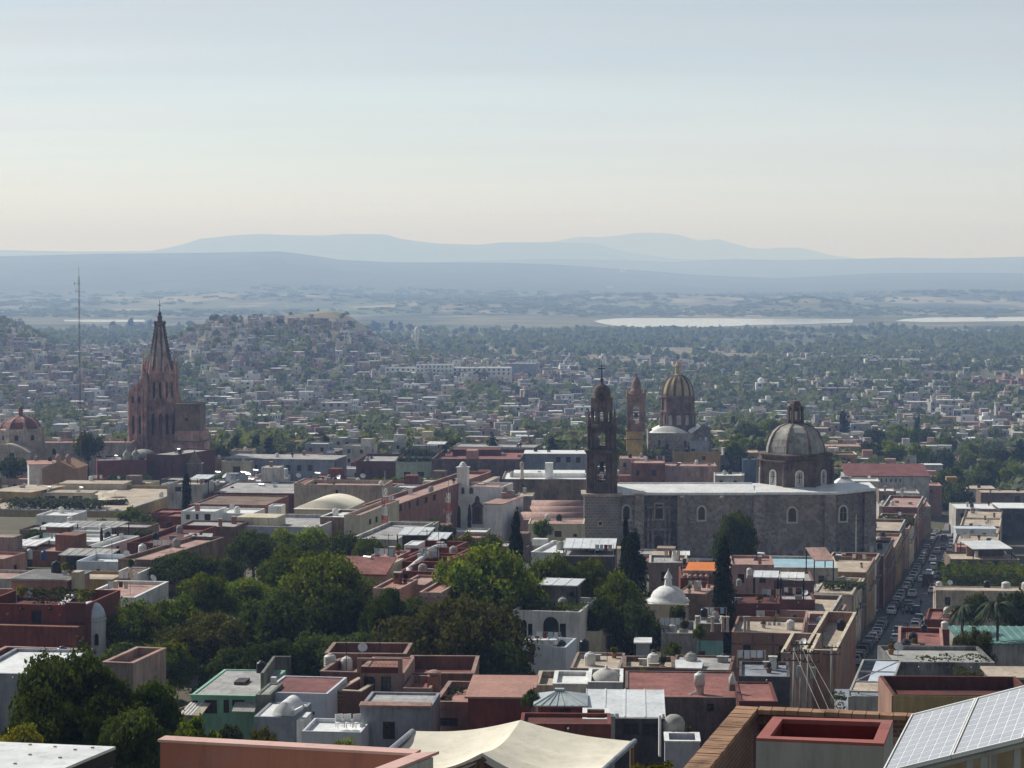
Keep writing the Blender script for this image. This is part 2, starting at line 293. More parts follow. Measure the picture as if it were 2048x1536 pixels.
# ---------------------------------------------------------------- land, water, air
def land():
    rows = np.concatenate([np.arange(-320, 1000, 12), np.arange(1000, 5200, 45), np.arange(5200, 12000, 170), np.arange(12000, 32600, 230)])
    u = np.linspace(-1, 1, 520); Y = np.repeat(rows[:, None], len(u), 1); X = u[None, :] * (0.40 * np.maximum(Y, 0) + 260)
    Z = ground(X, Y); V = np.stack([X, Y, Z], -1).reshape(-1, 3); nr, nc = X.shape
    i = np.arange(nr - 1)[:, None] * nc + np.arange(nc - 1)[None, :]
    Q = np.stack([i, i + 1, i + nc + 1, i + nc], -1).reshape(-1, 4)
    m, n, l = newmat('land'); b = princ(n, l, .95, .1); p = pos(n)
    s = n.new('ShaderNodeSeparateXYZ'); l.new(p, s.inputs[0])
    mpn = n.new('ShaderNodeMapping'); mpn.inputs['Scale'].default_value = (.0075, .0026, .004); l.new(p, mpn.inputs[0])
    wn = n.new('ShaderNodeTexNoise'); wn.inputs['Scale'].default_value = .004; l.new(p, wn.inputs['Vector'])
    wv = n.new('ShaderNodeVectorMath'); wv.operation = 'MULTIPLY_ADD'; l.new(wn.outputs['Color'], wv.inputs[0]); wv.inputs[1].default_value = (.7, .7, .7); l.new(mpn.outputs[0], wv.inputs[2])
    v = n.new('ShaderNodeTexVoronoi'); v.inputs['Scale'].default_value = 1; l.new(wv.outputs[0], v.inputs['Vector'])
    vs_ = n.new('ShaderNodeSeparateXYZ'); l.new(v.outputs['Color'], vs_.inputs[0])
    ramp = n.new('ShaderNodeValToRGB'); l.new(vs_.outputs[0], ramp.inputs[0]); e = ramp.color_ramp.elements; ramp.color_ramp.interpolation = 'CONSTANT'
    e[0].color = (.05, .07, .035, 1); e[1].position = .3; e[1].color = (.27, .24, .165, 1)
    for ps, c in ((.5, (.10, .12, .055, 1)), (.66, (.30, .27, .19, 1)), (.8, (.14, .17, .075, 1)), (.92, (.24, .20, .14, 1))):
        k = e.new(ps); k.color = c
    scrub = mixc(n, l, mapr(n, l, noise(n, l, p, .0045, 9, .72), .40, .62, 0, 1), (.030, .044, .026), (.20, .19, .12))
    town = mixc(n, l, mapr(n, l, noise(n, l, p, .03, 6), .38, .62, 0, 1), (.075, .08, .042), (.17, .145, .11))
    fields = mixc(n, l, mapr(n, l, noise(n, l, p, .0035, 7, .75), .44, .58, 0, 1), ramp.outputs[0], scrub)
    dry = mixc(n, l, mapr(n, l, noise(n, l, p, .02, 7, .7), .4, .6, 0, 1), (.30, .25, .17), (.12, .12, .065))
    c = mixc(n, l, mapr(n, l, s.outputs[1], 2100, 2500, 0, 1), town, dry)
    c = mixc(n, l, mapr(n, l, s.outputs[1], 2900, 3300, 0, 1), c, scrub)
    c = mixc(n, l, mapr(n, l, s.outputs[1], 5000, 5300, 0, 1), c, fields)
    c = mixc(n, l, mapr(n, l, s.outputs[1], 7600, 8800, 0, 1), c, mixc(n, l, .68, scrub, (.075, .085, .055)))
    l.new(c, b.inputs['Base Color'])
    me = npmesh('ground', V, Q, m, smooth=True); o = inst('ground', me); tag(o, kind='structure')
    return V[:, 2].min()
ZLOW = land()
def lakes():
    m, n, l = newmat('water'); b = princ(n, l, .1, .9); b.inputs['Base Color'].default_value = (.34, .39, .43, 1); p = pos(n)
    bump(n, l, b, noise(n, l, p, .15, 3), .12, .4); MATS['water'] = m
    def sheet(pts, z, name='lake'):
        w = []
        for px, py in pts:
            r = ray(px, py); w.append(r * (z / r.z))
        o = MB().slab(w[::-1] if (w[1] - w[0]).cross(w[2] - w[1]).z < 0 else w, .5).obj(name, m); tag(o, kind='structure')
    sheet([(1187, 642), (1200, 646), (1215, 649), (1250, 653), (1300, 655.5), (1380, 655.5), (1450, 652.5), (1520, 649.5), (1600, 648.5), (1705, 645), (1706, 638), (1600, 637.5), (1500, 637.2), (1400, 636.5), (1300, 636), (1240, 636.5), (1205, 639)], -117.9)
    sheet([(1790, 642), (1850, 644), (1960, 643), (2100, 641.5), (2100, 634), (1960, 634.5), (1860, 635), (1808, 638)], -117.9)
    sheet([(1866, 660), (1900, 663.5), (1960, 663), (2000, 664), (2100, 664), (2100, 655), (2040, 657.5), (2000, 660.5), (1960, 660), (1910, 659)], -116.9, 'pond')
    sheet([(128, 642.5), (200, 644), (290, 643.5), (289, 639.5), (200, 639), (128, 639.5)], -117.9)
lakes()
def air():
    m, n, l = newmat('haze'); o = n.new('ShaderNodeOutputMaterial'); v = n.new('ShaderNodeVolumePrincipled')
    v.inputs['Color'].default_value = (*HAZE_COLOR, 1); v.inputs['Density'].default_value = HAZE_DENSITY; v.inputs['Absorption Color'].default_value = (1, 1, 1, 1); v.inputs['Anisotropy'].default_value = HAZE_G
    l.new(v.outputs[0], o.inputs['Volume'])
    o = MB().box(-15500, 15500, -420, 33800, ZLOW - 1, 470).obj('haze', m); tag(o, kind='stuff')
air()
def smoke():
    m, n, l = newmat('smoke'); o = n.new('ShaderNodeOutputMaterial'); v = n.new('ShaderNodeVolumePrincipled')
    v.inputs['Color'].default_value = (.95, .96, .98, 1); v.inputs['Density'].default_value = .012; v.inputs['Anisotropy'].default_value = .2
    l.new(v.outputs[0], o.inputs['Volume'])
    for k, (d, pts, lab) in enumerate(((9300, [(1215, 582, 4), (1218, 577, 6), (1223, 573, 4)], 'white smoke streak rising from the fields beyond the lake'),
                        (11800, [(1248, 550, 3), (1246, 545, 6), (1243, 541, 5), (1251, 538, 4)], 'small white smoke puff on the slope of the far blue ridge'),
                        (3300, [(570, 628, 2), (572, 620, 4), (574, 612, 5), (571, 606, 5)], 'thin pale smoke rising behind the barren hilltop'))):
        mb = MB()
        for px, py, r in pts:
            c = P(px, py, d); rr = r / F * d
            mb2 = [(max(.02, math.cos(a)) * rr, c.z + math.sin(a) * rr * .9) for a in np.linspace(-1.5, 1.5, 7)]
            mb.lathe(mb2, 10, c.x, c.y)
        tag(mb.obj('smoke', m), kind='stuff')
smoke()
# ---------------------------------------------------------------- building kit
def facade(mb, o, u, n, w, z0, z1, ops, dep=.2):
    """a wall from o along u (w long, z0..z1) with real openings ops=(a0,a1,b0,b1); n points outwards"""
    o = Vector(o); u = Vector(u); n = Vector(n)
    ops = [(max(.05, a0), min(w - .05, a1), max(z0 + .02, b0), min(z1 - .05, b1)) for a0, a1, b0, b1 in ops]; ops = [q for q in ops if q[1] - q[0] > .1 and q[3] - q[2] > .1]
    xs = sorted({0, w, *[q[0] for q in ops], *[q[1] for q in ops]}); zs = sorted({z0, z1, *[q[2] for q in ops], *[q[3] for q in ops]})
    pt = lambda a, b, k=0: o + u * a + Vector((0, 0, b)) - n * k
    for i in range(len(xs) - 1):
        for j in range(len(zs) - 1):
            ca, cb = (xs[i] + xs[i + 1]) / 2, (zs[j] + zs[j + 1]) / 2
            if not any(q[0] < ca < q[1] and q[2] < cb < q[3] for q in ops): mb.face([pt(xs[i], zs[j]), pt(xs[i + 1], zs[j]), pt(xs[i + 1], zs[j + 1]), pt(xs[i], zs[j + 1])])
    for a0, a1, b0, b1 in ops:
        for A, B in (((a0, b0), (a1, b0)), ((a1, b0), (a1, b1)), ((a1, b1), (a0, b1)), ((a0, b1), (a0, b0))):
            mb.face([pt(*A, dep), pt(*B, dep), pt(*B), pt(*A)])
    return ops
def fill(name, parent, o, u, n, q, frame='frame_dark', dep=.2, mull=1, arch=False, pane='glass'):
    """a window or door set into an opening: frame bars and a pane behind them"""
    o = Vector(o); u = Vector(u); n = Vector(n); a0, a1, b0, b1 = q; c = o + u * ((a0 + a1) / 2) + Vector((0, 0, b0)) - n * (dep - .06)
    hw = (a1 - a0) / 2; hh = b1 - b0; f = MB(); t = min(.09, hw * .2); ang = math.atan2(u.y, u.x)
    f.box(-hw, -hw + t, -.04, .04, 0, hh); f.box(hw - t, hw, -.04, .04, 0, hh); f.box(-hw + t, hw - t, -.04, .04, hh - t, hh); f.box(-hw + t, hw - t, -.04, .04, 0, t)
    for k in range(mull): x = -hw + 2 * hw * (k + 1) / (mull + 1); f.box(x - t / 3, x + t / 3, -.03, .03, t, hh - t)
    if name == 'window': f.box(-hw + t, hw - t, -.028, .028, hh * .6 - t / 3, hh * .6 + t / 3)
    w = f.obj(name, frame, parent); w.location = c; w.rotation_euler = (0, 0, ang)
    MB().box(-hw + .01, hw - .01, .045, .055, .01, hh - .01).obj('pane' if name == 'window' else 'leaf', pane, w)
    return w
PAL['frame_dark'] = ((.06, .045, .04), .6, .1); PAL['door_wood'] = ((.11, .06, .035), .7, .2); PAL['door_green'] = ((.05, .10, .08), .6, .2); PAL['door_blue'] = ((.03, .035, .06), .6, .2)
class House: pass
TALL = ('church', 'tower', 'chapel', 'convent', 'hotel', 'bell gable', 'wall', 'chapel wing')
def fixd(px, py, d, hmax, h):
    p = P(px, py, d); return dsolve(px, py, h, lo=d) if p.z - gz(p.x, p.y) > hmax else d
def house(nm, cat, label, x0, x1, yt, h=6, d=None, dep=9, yaw=8, wall='cream', roof='roofgrey', par=.55, win=(), side=(), cop=None, group=None, pt=.25, frame='frame_dark', sunk=1.5, back_open=False, top=None):
    H = House(); d = d or dsolve(x0, yt, h); d = d if cat in TALL or d > 900 else fixd((x0 + x1) / 2, yt, d, *((17, 12) if cat in ('roof room', 'roof pavilion') else (15, 11) if 'palace' in cat + nm else (10.5, 8))); a = P(x0, yt, d); k = (x1 - CX) / (F * (CP + (CY - yt) / F * SP)); c_, s_ = math.cos(R(yaw)), math.sin(R(yaw))
    w = (k * d - a.x) / (c_ + k * s_); H.u = Vector((c_, -s_, 0)); H.v = Vector((s_, c_, 0)); H.w = w; H.dep = dep; H.d = d; H.yaw = yaw
    if not win and cat == 'house' and w > 4.5 and h != 99 and (int(x0 * 7 + yt) % 10) < 6:
        k_ = F / d; z0_ = yt + (1.0 + par) * k_; m_ = 1 + int(w / 6); win = [(x0 + (x1 - x0) * (j + .32) / m_, x0 + (x1 - x0) * (j + .32) / m_ + .95 * k_, z0_, z0_ + 1.35 * k_) for j in range(m_)]
    cn = [a, a + H.u * w, a + H.u * w + H.v * dep, a + H.v * dep]; g = min(gz(q.x, q.y) for q in cn) - sunk
    gb = max(gz(q.x, q.y) for q in cn[:2]); hh = a.z - g; H.h = hh; H.o = Vector((a.x, a.y, g)); H.label = label
    o = empty(nm, H.o, -R(yaw)); H.root = o; tag(o, label, cat, group)
    H.p = lambda px, py, k=0: H.hit(px, py, k)
    def hit(px, py, plane=0, off=0):          # sight line meets the front (0), right side (1) or a horizontal level (2, off = height)
        r = ray(px, py)
        if plane == 0: n = Vector((-s_, -c_, 0)); q = H.o + H.v * off
        elif plane == 1: n = H.u; q = H.o + H.u * w
        else: n = Vector((0, 0, 1)); q = H.o + Vector((0, 0, off))
        t = n.dot(q) / n.dot(r); b = r * t - H.o; return Vector((b.dot(H.u), b.dot(H.v), b.z))
    H.hit = hit; mb = MB(); fo = []; so = []
    for wn in win:
        A = hit(wn[0], wn[3]); B = hit(wn[1], wn[2]); fo.append((A.x, B.x, A.z, B.z))
    for wn in side:
        A = hit(wn[0], wn[3], 1); B = hit(wn[1], wn[2], 1); so.append((A.y, B.y, min(A.z, B.z - .4), B.z))
    fo = facade(mb, (0, 0, 0), (1, 0, 0), (0, -1, 0), w, 0, hh, fo); so = facade(mb, (w, 0, 0), (0, 1, 0), (1, 0, 0), dep, 0, hh, so)
    facade(mb, (w, dep, 0), (-1, 0, 0), (0, 1, 0), w, 0, hh, []); facade(mb, (0, dep, 0), (0, -1, 0), (-1, 0, 0), dep, 0, hh, [])
    if par > 0:
        i = pt; zt, zr = hh, hh - par
        for A, B, C, D in (((0, 0), (w, 0), (w - i, i), (i, i)), ((w, 0), (w, dep), (w - i, dep - i), (w - i, i)), ((w, dep), (0, dep), (i, dep - i), (w - i, dep - i)), ((0, dep), (0, 0), (i, i), (i, dep - i))):
            mb.face([(*A, zt), (*B, zt), (*C, zt), (*D, zt)]); mb.face([(*C, zr), (*D, zr), (*D, zt), (*C, zt)])
        rf = MB().box(i + .003, w - i - .003, i + .003, dep - i - .003, zr - .2, zr + .02)
    else:
        rf = MB().box(-.25, w + .25, -.25, dep + .25, hh + .003, hh + .16)
    H.wall = mb.obj('wall', wall, o); H.roofo = rf.obj('roof', roof, o); H.zr = hh - par + .02 if par > 0 else hh + .16
    if cop:
        cb = MB(); t = .1
        cb.box(-.05, w + .05, -.05, pt + .05, hh + .003, hh + t); cb.box(-.05, w + .05, dep - pt - .05, dep + .05, hh + .003, hh + t)
        cb.box(-.05, pt + .05, pt + .055, dep - pt - .055, hh + .003, hh + t); cb.box(w - pt - .05, w + .05, pt + .055, dep - pt - .055, hh + .003, hh + t); cb.obj('coping', cop, o)
    for q, wn in zip(fo, win):
        ty = wn[4] if len(wn) > 4 else 'w'
        fill('window' if ty == 'w' else 'door', o, (0, 0, 0), (1, 0, 0), (0, -1, 0), q, frame if ty == 'w' else 'door_wood', pane='glass' if ty == 'w' else ty if ty in PAL else 'door_wood')
    for q, wn in zip(so, side): fill('window', o, (w, 0, 0), (0, 1, 0), (1, 0, 0), q, frame)
    if cat == 'house' and par > .15 and w > 4:
        for j in range(max(1, int(w / 4.5))): x = w * (j + .5) / max(1, int(w / 4.5)) + .2; MB().tube((x, .1, hh - par + .05), (x, -.38, hh - par - .02), .07, 6).obj('rain_spout', 'roofpink' if j % 2 else 'concrete', o)
    H.world = lambda x, y, z: H.o + H.u * x + H.v * y + Vector((0, 0, z))
    return H
def part(H, mb, name, mat, smooth=False, label=None):
    o = mb.obj(name, mat, H.root if hasattr(H, 'root') else H, smooth)
    if label: o['label'] = label
    return o
def tank(px, pb, d, label, kind='tank_white', r=.6, h=1.4, stand=0, name='water_tank', group='rooftop water tanks'):
    """a ribbed plastic water tank; its foot is where the sight line (px,pb) is at distance d"""
    d = fixd(px, pb, d, 11, 8.2); p = P(px, pb, d); o = empty(name, p); mb = MB()
    if stand: MB().box(-r * .95, r * .95, -r * .95, r * .95, 0, stand - .002).obj('plinth', 'concrete', o)
    z = stand; prof = [(r * .97, z)]
    for k in range(4): z0 = z + h * .72 * k / 4; z1 = z + h * .72 * (k + 1) / 4; prof += [(r, z0 + .03), (r, z1 - .06), (r * .95, z1 - .03), (r * .95, z1 - .01)]
    prof += [(r, z + h * .74), (r * .97, z + h * .80), (r * .72, z + h * .91), (r * .34, z + h * .96)]
    mb.lathe(prof, 16).obj('body', kind, o, True); MB().lathe([(r * .36, z + h * .955), (r * .36, z + h), (r * .3, z + h * 1.02)], 12).obj('lid', kind, o)
    if kind == 'tank_black': pass
    return tag(o, label, 'water tank', group)
def tank_on(H, px, pb, label, kind='tank_white', r=.6, h=1.4, stand=0, z=None):
    q = H.hit(px, pb, 2, H.zr if z is None else z); p = H.world(q.x, q.y, q.z); x, y = proj(p)
    return tank(x, y, p.y, label, kind, r, h, stand)
def box_part(H, name, mat, px0, px1, pt_, dy0, dy1, pb=None, z0=None):
    """a block on the house between sight columns, its front dy0 behind the façade; top at sight row pt_, foot at row pb or height z0"""
    A = H.hit(px0, pt_, 0, dy0); B = H.hit(px1, pt_, 0, dy0)
    if z0 is None: z0 = H.hit(px0, pb, 0, dy0).z if pb else H.zr
    return part(H, MB().box(A.x, B.x, dy0, dy1, z0, A.z), name, mat)
def dome_prof(r, h, n=8, z=0): return [(r * math.cos(t) + .001, z + h * math.sin(t)) for t in [math.pi / 2 * k / n for k in range(n + 1)]]
def arch_poly(w, h, n=7, pointed=False):
    """outline of an arched opening in xz, counter-clockwise seen from -y; w wide, h to the crown"""
    r = w / 2; pts = [(-r, 0), (r, 0)]; hs = h - (r * 1.5 if pointed else r)
    for k in range(n + 1):
        t = k / n
        if pointed:
            x = r - 2 * r * t; z = hs + 1.5 * r * (1 - abs(2 * t - 1) ** 1.8)
        else: x = r * math.cos(math.pi * t); z = hs + r * math.sin(math.pi * t)
        pts.append((x, z))
    return pts
def arch_window(parent, loc, ang, w, h, frame, pane='glass', t=.22, proud=.16, pointed=False, cross=None, name='window'):
    """arched surround standing proud of a wall with the pane set back inside it; ang = direction of the wall's run"""
    o = arch_poly(w, h, 8, pointed); i = [(x * (1 - 2 * t / w), t + (z - t) * (1 - t / h) if z > 0 else t) for x, z in o]; i = [(x, min(z, h - t)) for x, z in i]
    f = MB(); n = len(o); V = [(x, -proud, z) for x, z in o] + [(x, -proud, z) for x, z in i] + [(x, .05, z) for x, z in o] + [(x, .0, z) for x, z in i]
    f.add(V, [(k, (k + 1) % n, n + (k + 1) % n, n + k) for k in range(n)] + [(k, 2 * n + k, 2 * n + (k + 1) % n, (k + 1) % n) for k in range(n)] + [(n + k, n + (k + 1) % n, 3 * n + (k + 1) % n, 3 * n + k) for k in range(n)])
    w_ = f.obj(name, frame, parent); w_.location = loc; w_.rotation_euler = (0, 0, ang)
    g = MB(); g.face([(x, -.012, z) for x, z in i]); g.obj('pane', pane, w_)
    if cross:
        c = MB(); c.box(-.09, .09, -.06, -.02, h * .18, h * .82); c.box(-w * .28, w * .28, -.065, -.015, h * .55, h * .55 + .18); c.obj('cross', cross, w_)
    return w_
def wall_arch(mb, o, u, n, w, z0, z1, cx, aw, ab, ah, dep):
    """wall panel with one true arched opening right through: centre cx, width aw, sill ab, crown ah above sill"""
    o = Vector(o); u = Vector(u); n = Vector(n); pt = lambda a, b, k=0: o + u * a + Vector((0, 0, b)) - n * k
    L_, R_ = cx - aw / 2, cx + aw / 2; r = aw / 2; top = ab + ah; N_ = 8
    arc = [(cx + r * math.cos(math.pi * k / N_), top - r + r * math.sin(math.pi * k / N_)) for k in range(N_ + 1)]
    for k in (0, dep):
        mb.face([pt(0, z0, k), pt(L_, z0, k), pt(L_, z1, k), pt(0, z1, k)]); mb.face([pt(R_, z0, k), pt(w, z0, k), pt(w, z1, k), pt(R_, z1, k)])
        if ab > z0: mb.face([pt(L_, z0, k), pt(R_, z0, k), pt(R_, ab, k), pt(L_, ab, k)])
        for j in range(N_): (x0_, y0_), (x1_, y1_) = arc[j], arc[j + 1]; mb.face([pt(x1_, y1_, k), pt(x0_, y0_, k), pt(x0_, z1, k), pt(x1_, z1, k)])
    rim = [(L_, ab), (R_, ab)] + arc
    for j in range(len(rim)): A, B = rim[j], rim[(j + 1) % len(rim)]; mb.face([pt(*A, dep), pt(*B, dep), pt(*B), pt(*A)])
def ribs(mb, prof, n, cx, cy, rot, w, out_=.06):
    for k in range(n):
        a = rot + 2 * math.pi * k / n; c, s = math.cos(a), math.sin(a)
        for (r0, z0), (r1, z1) in zip(prof[:-1], prof[1:]):
            V = []
            for r, z in ((r0, z0), (r1, z1)):
                for q in (-w, w): V += [(cx + c * (r + out_) - s * q, cy + s * (r + out_) + c * q, z + out_ * .5), (cx + c * (r - .1) - s * q, cy + s * (r - .1) + c * q, z)]
            mb.add(V, [(0, 2, 6, 4), (0, 4, 5, 1), (2, 3, 7, 6)])
# ---------------------------------------------------------------- trees
def leaf_quads(C, Nrm, size, rng, jitter=.7):
    n = len(C); d = Nrm + rng.normal(0, jitter, (n, 3)); d /= np.linalg.norm(d, axis=1)[:, None] + 1e-9
    a = np.cross(d, rng.normal(0, 1, (n, 3))); a /= np.linalg.norm(a, axis=1)[:, None] + 1e-9; b = np.cross(d, a)
    s = size * rng.uniform(.55, 1.25, (n, 1)); t = s * rng.uniform(.5, .85, (n, 1))
    V = np.stack([C - a * s, C + b * t + d * s * .25, C + a * s, C - b * t + d * s * .25], 1).reshape(-1, 3)
    return V, np.arange(4 * n).reshape(n, 4)
def crown_mesh(name, seed, shape, n, size, mat, lobes=26, jitter=.7):
    """unit crown: radius 1, height 0..~1.6 above its base; foliage clumps spread through lobes"""
    rng = np.random.RandomState(seed)
    if shape == 'round':
        k = lobes; d = rng.normal(0, 1, (k, 3)); d /= np.linalg.norm(d, axis=1)[:, None]; d[:, 2] = np.abs(d[:, 2]) * 1.1 - .35
        rr = rng.uniform(.40, .97, (k, 1)); c = d * rr * np.array([.9, .9, .66]) + np.array([0, 0, .60]); r = rng.uniform(.10, .27, k)
        c = np.vstack([c, [[0, 0, .55]]]); r = np.append(r, .5)
    elif shape == 'wide':
        k = lobes; a = rng.uniform(0, 6.28, k); q = np.sqrt(rng.uniform(.02, 1, k)) * .85
        c = np.stack([np.cos(a) * q, np.sin(a) * q, .62 - .34 * q ** 2 + rng.uniform(-.12, .1, k)], 1); r = rng.uniform(.16, .30, k)
    elif shape == 'column':
        k = lobes; z = rng.uniform(.04, 1, k); w = np.where(z < .15, .75, 1) * (1 - np.clip(z - .55, 0, 1) ** 1.3 * 1.9); a = rng.uniform(0, 6.28, k)
        c = np.stack([np.cos(a) * w * .5, np.sin(a) * w * .5, z * 8.0], 1); r = (.35 + .45 * w) * rng.uniform(.8, 1.1, k)
    elif shape == 'cone':
        k = lobes; z = rng.uniform(.0, 1, k) ** .8; w = (1 - z) * .95 + .05; a = rng.uniform(0, 6.28, k); q = rng.uniform(.55, 1, k)
        c = np.stack([np.cos(a) * w * q * .85, np.sin(a) * w * q * .85, z * 2.6], 1); r = .10 + .20 * w * rng.uniform(.7, 1.2, k)
    elif shape == 'layer':      # cedar-like flat tiers
        k = lobes; z = rng.choice([.1, .42, .75, 1.05, 1.3], k) + rng.uniform(-.05, .05, k); w = np.interp(z, [0, .5, 1.4], [1, .9, .25]); a = rng.uniform(0, 6.28, k); q = rng.uniform(.2, 1, k)
        c = np.stack([np.cos(a) * w * q * .8, np.sin(a) * w * q * .8, z], 1); r = rng.uniform(.16, .28, k)
    wgt = r ** 2; pick = rng.choice(len(c), n, p=wgt / wgt.sum())
    d = rng.normal(0, 1, (n, 3)); d /= np.linalg.norm(d, axis=1)[:, None]
    rad = np.where(rng.uniform(0, 1, n) < .72, np.where(rng.uniform(0, 1, n) < .16, rng.uniform(1.05, 1.45, n), rng.uniform(.86, 1.08, n)), rng.uniform(.2, .9, n))
    sq = np.array([1, 1, .42]) if shape == 'layer' else np.array([1, 1, .82]) if shape in ('round', 'wide') else np.array([1, 1, 1.3])
    C = c[pick] + d * (r[pick] * rad)[:, None] * sq
    V, Q = leaf_quads(C, d, size, rng, jitter)
    return npmesh(name, V, Q, mat), c
def trunk_mesh(name, seed, c, r, htrunk, mat='trunk', limbs=7):
    """unit trunk for a crown whose base is at z=0 and whose trunk reaches down htrunk (crown units)"""
    rng = np.random.RandomState(seed); mb = MB(); z = -htrunk; pts = [(0, 0, z)]
    for k in range(3): pts.append((rng.uniform(-.04, .04), rng.uniform(-.04, .04), z + (htrunk + .4) * (k + 1) / 3))
    for k in range(3): mb.tube(pts[k], pts[k + 1], r * (1.25 - .25 * k), 7, r * (1.0 - .25 * k))
    for k in rng.choice(len(c), min(limbs, len(c)), replace=False):
        a = Vector(pts[2]); e = Vector(c[k]); m_ = (a + e) / 2 + Vector((0, 0, -.06)); mb.tube(a, m_, r * .5, 5, r * .35); mb.tube(m_, e, r * .35, 5, r * .12)
    return mb.mesh(name, mat, True)
TREES = {}
def proto(key, shape, seed, n, size, mat, lobes=26, htrunk=.5, r=.05, jitter=.7):
    cm, c = crown_mesh('crown', seed, shape, n, size, mat, lobes, jitter); TREES[key] = (cm, trunk_mesh('trunk', seed, c, r, htrunk), htrunk)
for i in range(5):
    proto('big%d' % i, 'round', 11 + i, 17000, .036, 'leaf', 90, .22, jitter=.5)
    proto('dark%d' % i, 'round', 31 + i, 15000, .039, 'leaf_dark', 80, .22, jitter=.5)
proto('olive0', 'wide', 51, 17000, .034, 'leaf_olive', 60, .3, jitter=.8); proto('olive1', 'round', 52, 15000, .033, 'leaf_olive', 56, .25, jitter=.8)
for i in range(4): proto('mid%d' % i, 'round', 61 + i, 3200, .066, 'leaf', 32, .3)
for i in range(2): proto('midd%d' % i, 'round', 71 + i, 3200, .066, 'leaf_dark', 32, .3)
for i in range(3): proto('shrub%d' % i, 'round', 81 + i, 1500, .085, ['leaf', 'leaf_yellow', 'leaf_grey'][i], 14, .15, .03)
proto('yellow', 'round', 85, 5000, .045, 'leaf_yellow', 20, .3)
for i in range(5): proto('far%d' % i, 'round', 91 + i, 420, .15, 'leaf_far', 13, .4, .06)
proto('cypress', 'column', 101, 9000, .16, 'needle', 60, .3, .12); proto('farcypress', 'column', 102, 500, .42, 'needle', 26, .3, .12)
proto('conifer', 'cone', 103, 14000, .045, 'needle', 70, .25, .05, 1.0); proto('cedar', 'round', 104, 12000, .040, 'leaf_dark', 60, .2, .05, 1.0)
proto('flowers', 'round', 105, 900, .10, 'flower', 12, .1, .03)
def plant(name, key, loc, rad, hs=1.0, rz=0, label=None, cat='tree', group=None, htr=None):
    """loc = ground point; rad = crown radius; the crown base sits htrunk*rad*hs above the ground"""
    cm, tm, ht = TREES[key]; o = empty(name, loc, rz)
    t = inst('trunk', tm, o, (0, 0, ht * rad * hs), 0, (rad, rad, rad * hs)); c = inst('crown', cm, o, (0, 0, ht * rad * hs), 0, (rad, rad, rad * hs))
    tag(o, label, cat, group); return o
def tree_at(name, key, px, ptop, pbot, wpx, d, label, cat='tree', group=None, seed=0):
    """stands on the ground at distance d under column px; its crown reaches up to the sight line of ptop and is wpx wide"""
    t = P(px, ptop, d)
    if d > 350 and t.z - gz(t.x, t.y) > 17: d = dsolve(px, ptop, 13, lo=d); t = P(px, ptop, d)
    g = gz(t.x, t.y); rad = wpx / 2 / F * d; cm, tm, ht = TREES[key]
    zt = CROWN_TOP(key); h = t.z - g; hs = max(.45, h / (rad * (ht + zt)))
    lift = 0
    if hs > 1.25 and key[:3] in ('big', 'dar', 'mid', 'oli', 'yel', 'shr', 'far'):
        q = min(1.15, hs / 1.25); rad *= q; hs /= q
        if hs > 1.25 and key != 'farcypress': mx_ = 1.25 if h - 1.25 * rad * (ht + zt) < .28 * h else min(1.75, hs); lift = max(.01, h - mx_ * rad * (ht + zt)); hs = mx_
    o = plant(name, key, (t.x, t.y, g), rad, hs, (px * 1.7 + seed) % 6.28, label, cat, group)
    if lift:
        for c in [q for q in COL.objects[-2:] if q.parent == o]: c.location.z += lift
        inst('lower_trunk', LOWT, o, None, 0, (rad, rad, lift + .1))
    return o
LOWT = MB().tube((0, 0, -.3), (0, 0, 1), .075, 7, .06).mesh('lower_trunk', 'trunk')
_ct = {}
def CROWN_TOP(key):
    if key not in _ct:
        me = TREES[key][0]; co = np.empty(len(me.vertices) * 3, np.float32); me.vertices.foreach_get('co', co); _ct[key] = float(np.percentile(co[2::3], 99.3))
    return _ct[key]
def palm(px, ptop, d, label, wpx):
    t = P(px, ptop, d); g = gz(t.x, t.y); o = empty('palm_tree', (t.x, t.y, g)); h = t.z - g; rr = wpx / 2 / F * d
    rng = random.Random(px); mb = MB(); zc = h - rr * .45
    for k in range(5): mb.tube((0, 0, zc * k / 5), (0, 0, zc * (k + 1) / 5 + .03), .24 - .02 * k, 8, .20 - .02 * k)
    mb.obj('trunk', 'trunk', o, True); fb = MB()
    for k in range(42):
        a = rng.uniform(0, 6.28); up = rng.uniform(-.35, 1.0); c = Vector((math.cos(a), math.sin(a), 0)); sd_ = Vector((-c.y, c.x, 0)); prev = None
        for q in range(7):
            s = q / 6; p = Vector((0, 0, zc)) + c * (rr * (s ** .9)) + Vector((0, 0, rr * (up * s - (.55 + .5 * up) * s * s * 1.25))); w = rr * .11 * math.sin(math.pi * min(.97, s * .85 + .12))
            if prev:
                pp, pw = prev
                for sg in (-1, 1):
                    fb.face([pp, pp + sd_ * pw * sg + Vector((0, 0, -pw * .7)), p + sd_ * w * sg + Vector((0, 0, -w * .7)), p])
            prev = (p, w)
    fb.obj('crown', 'leaf_grey', o); tag(o, label, 'palm', 'palms in the garden beside the street'); return o
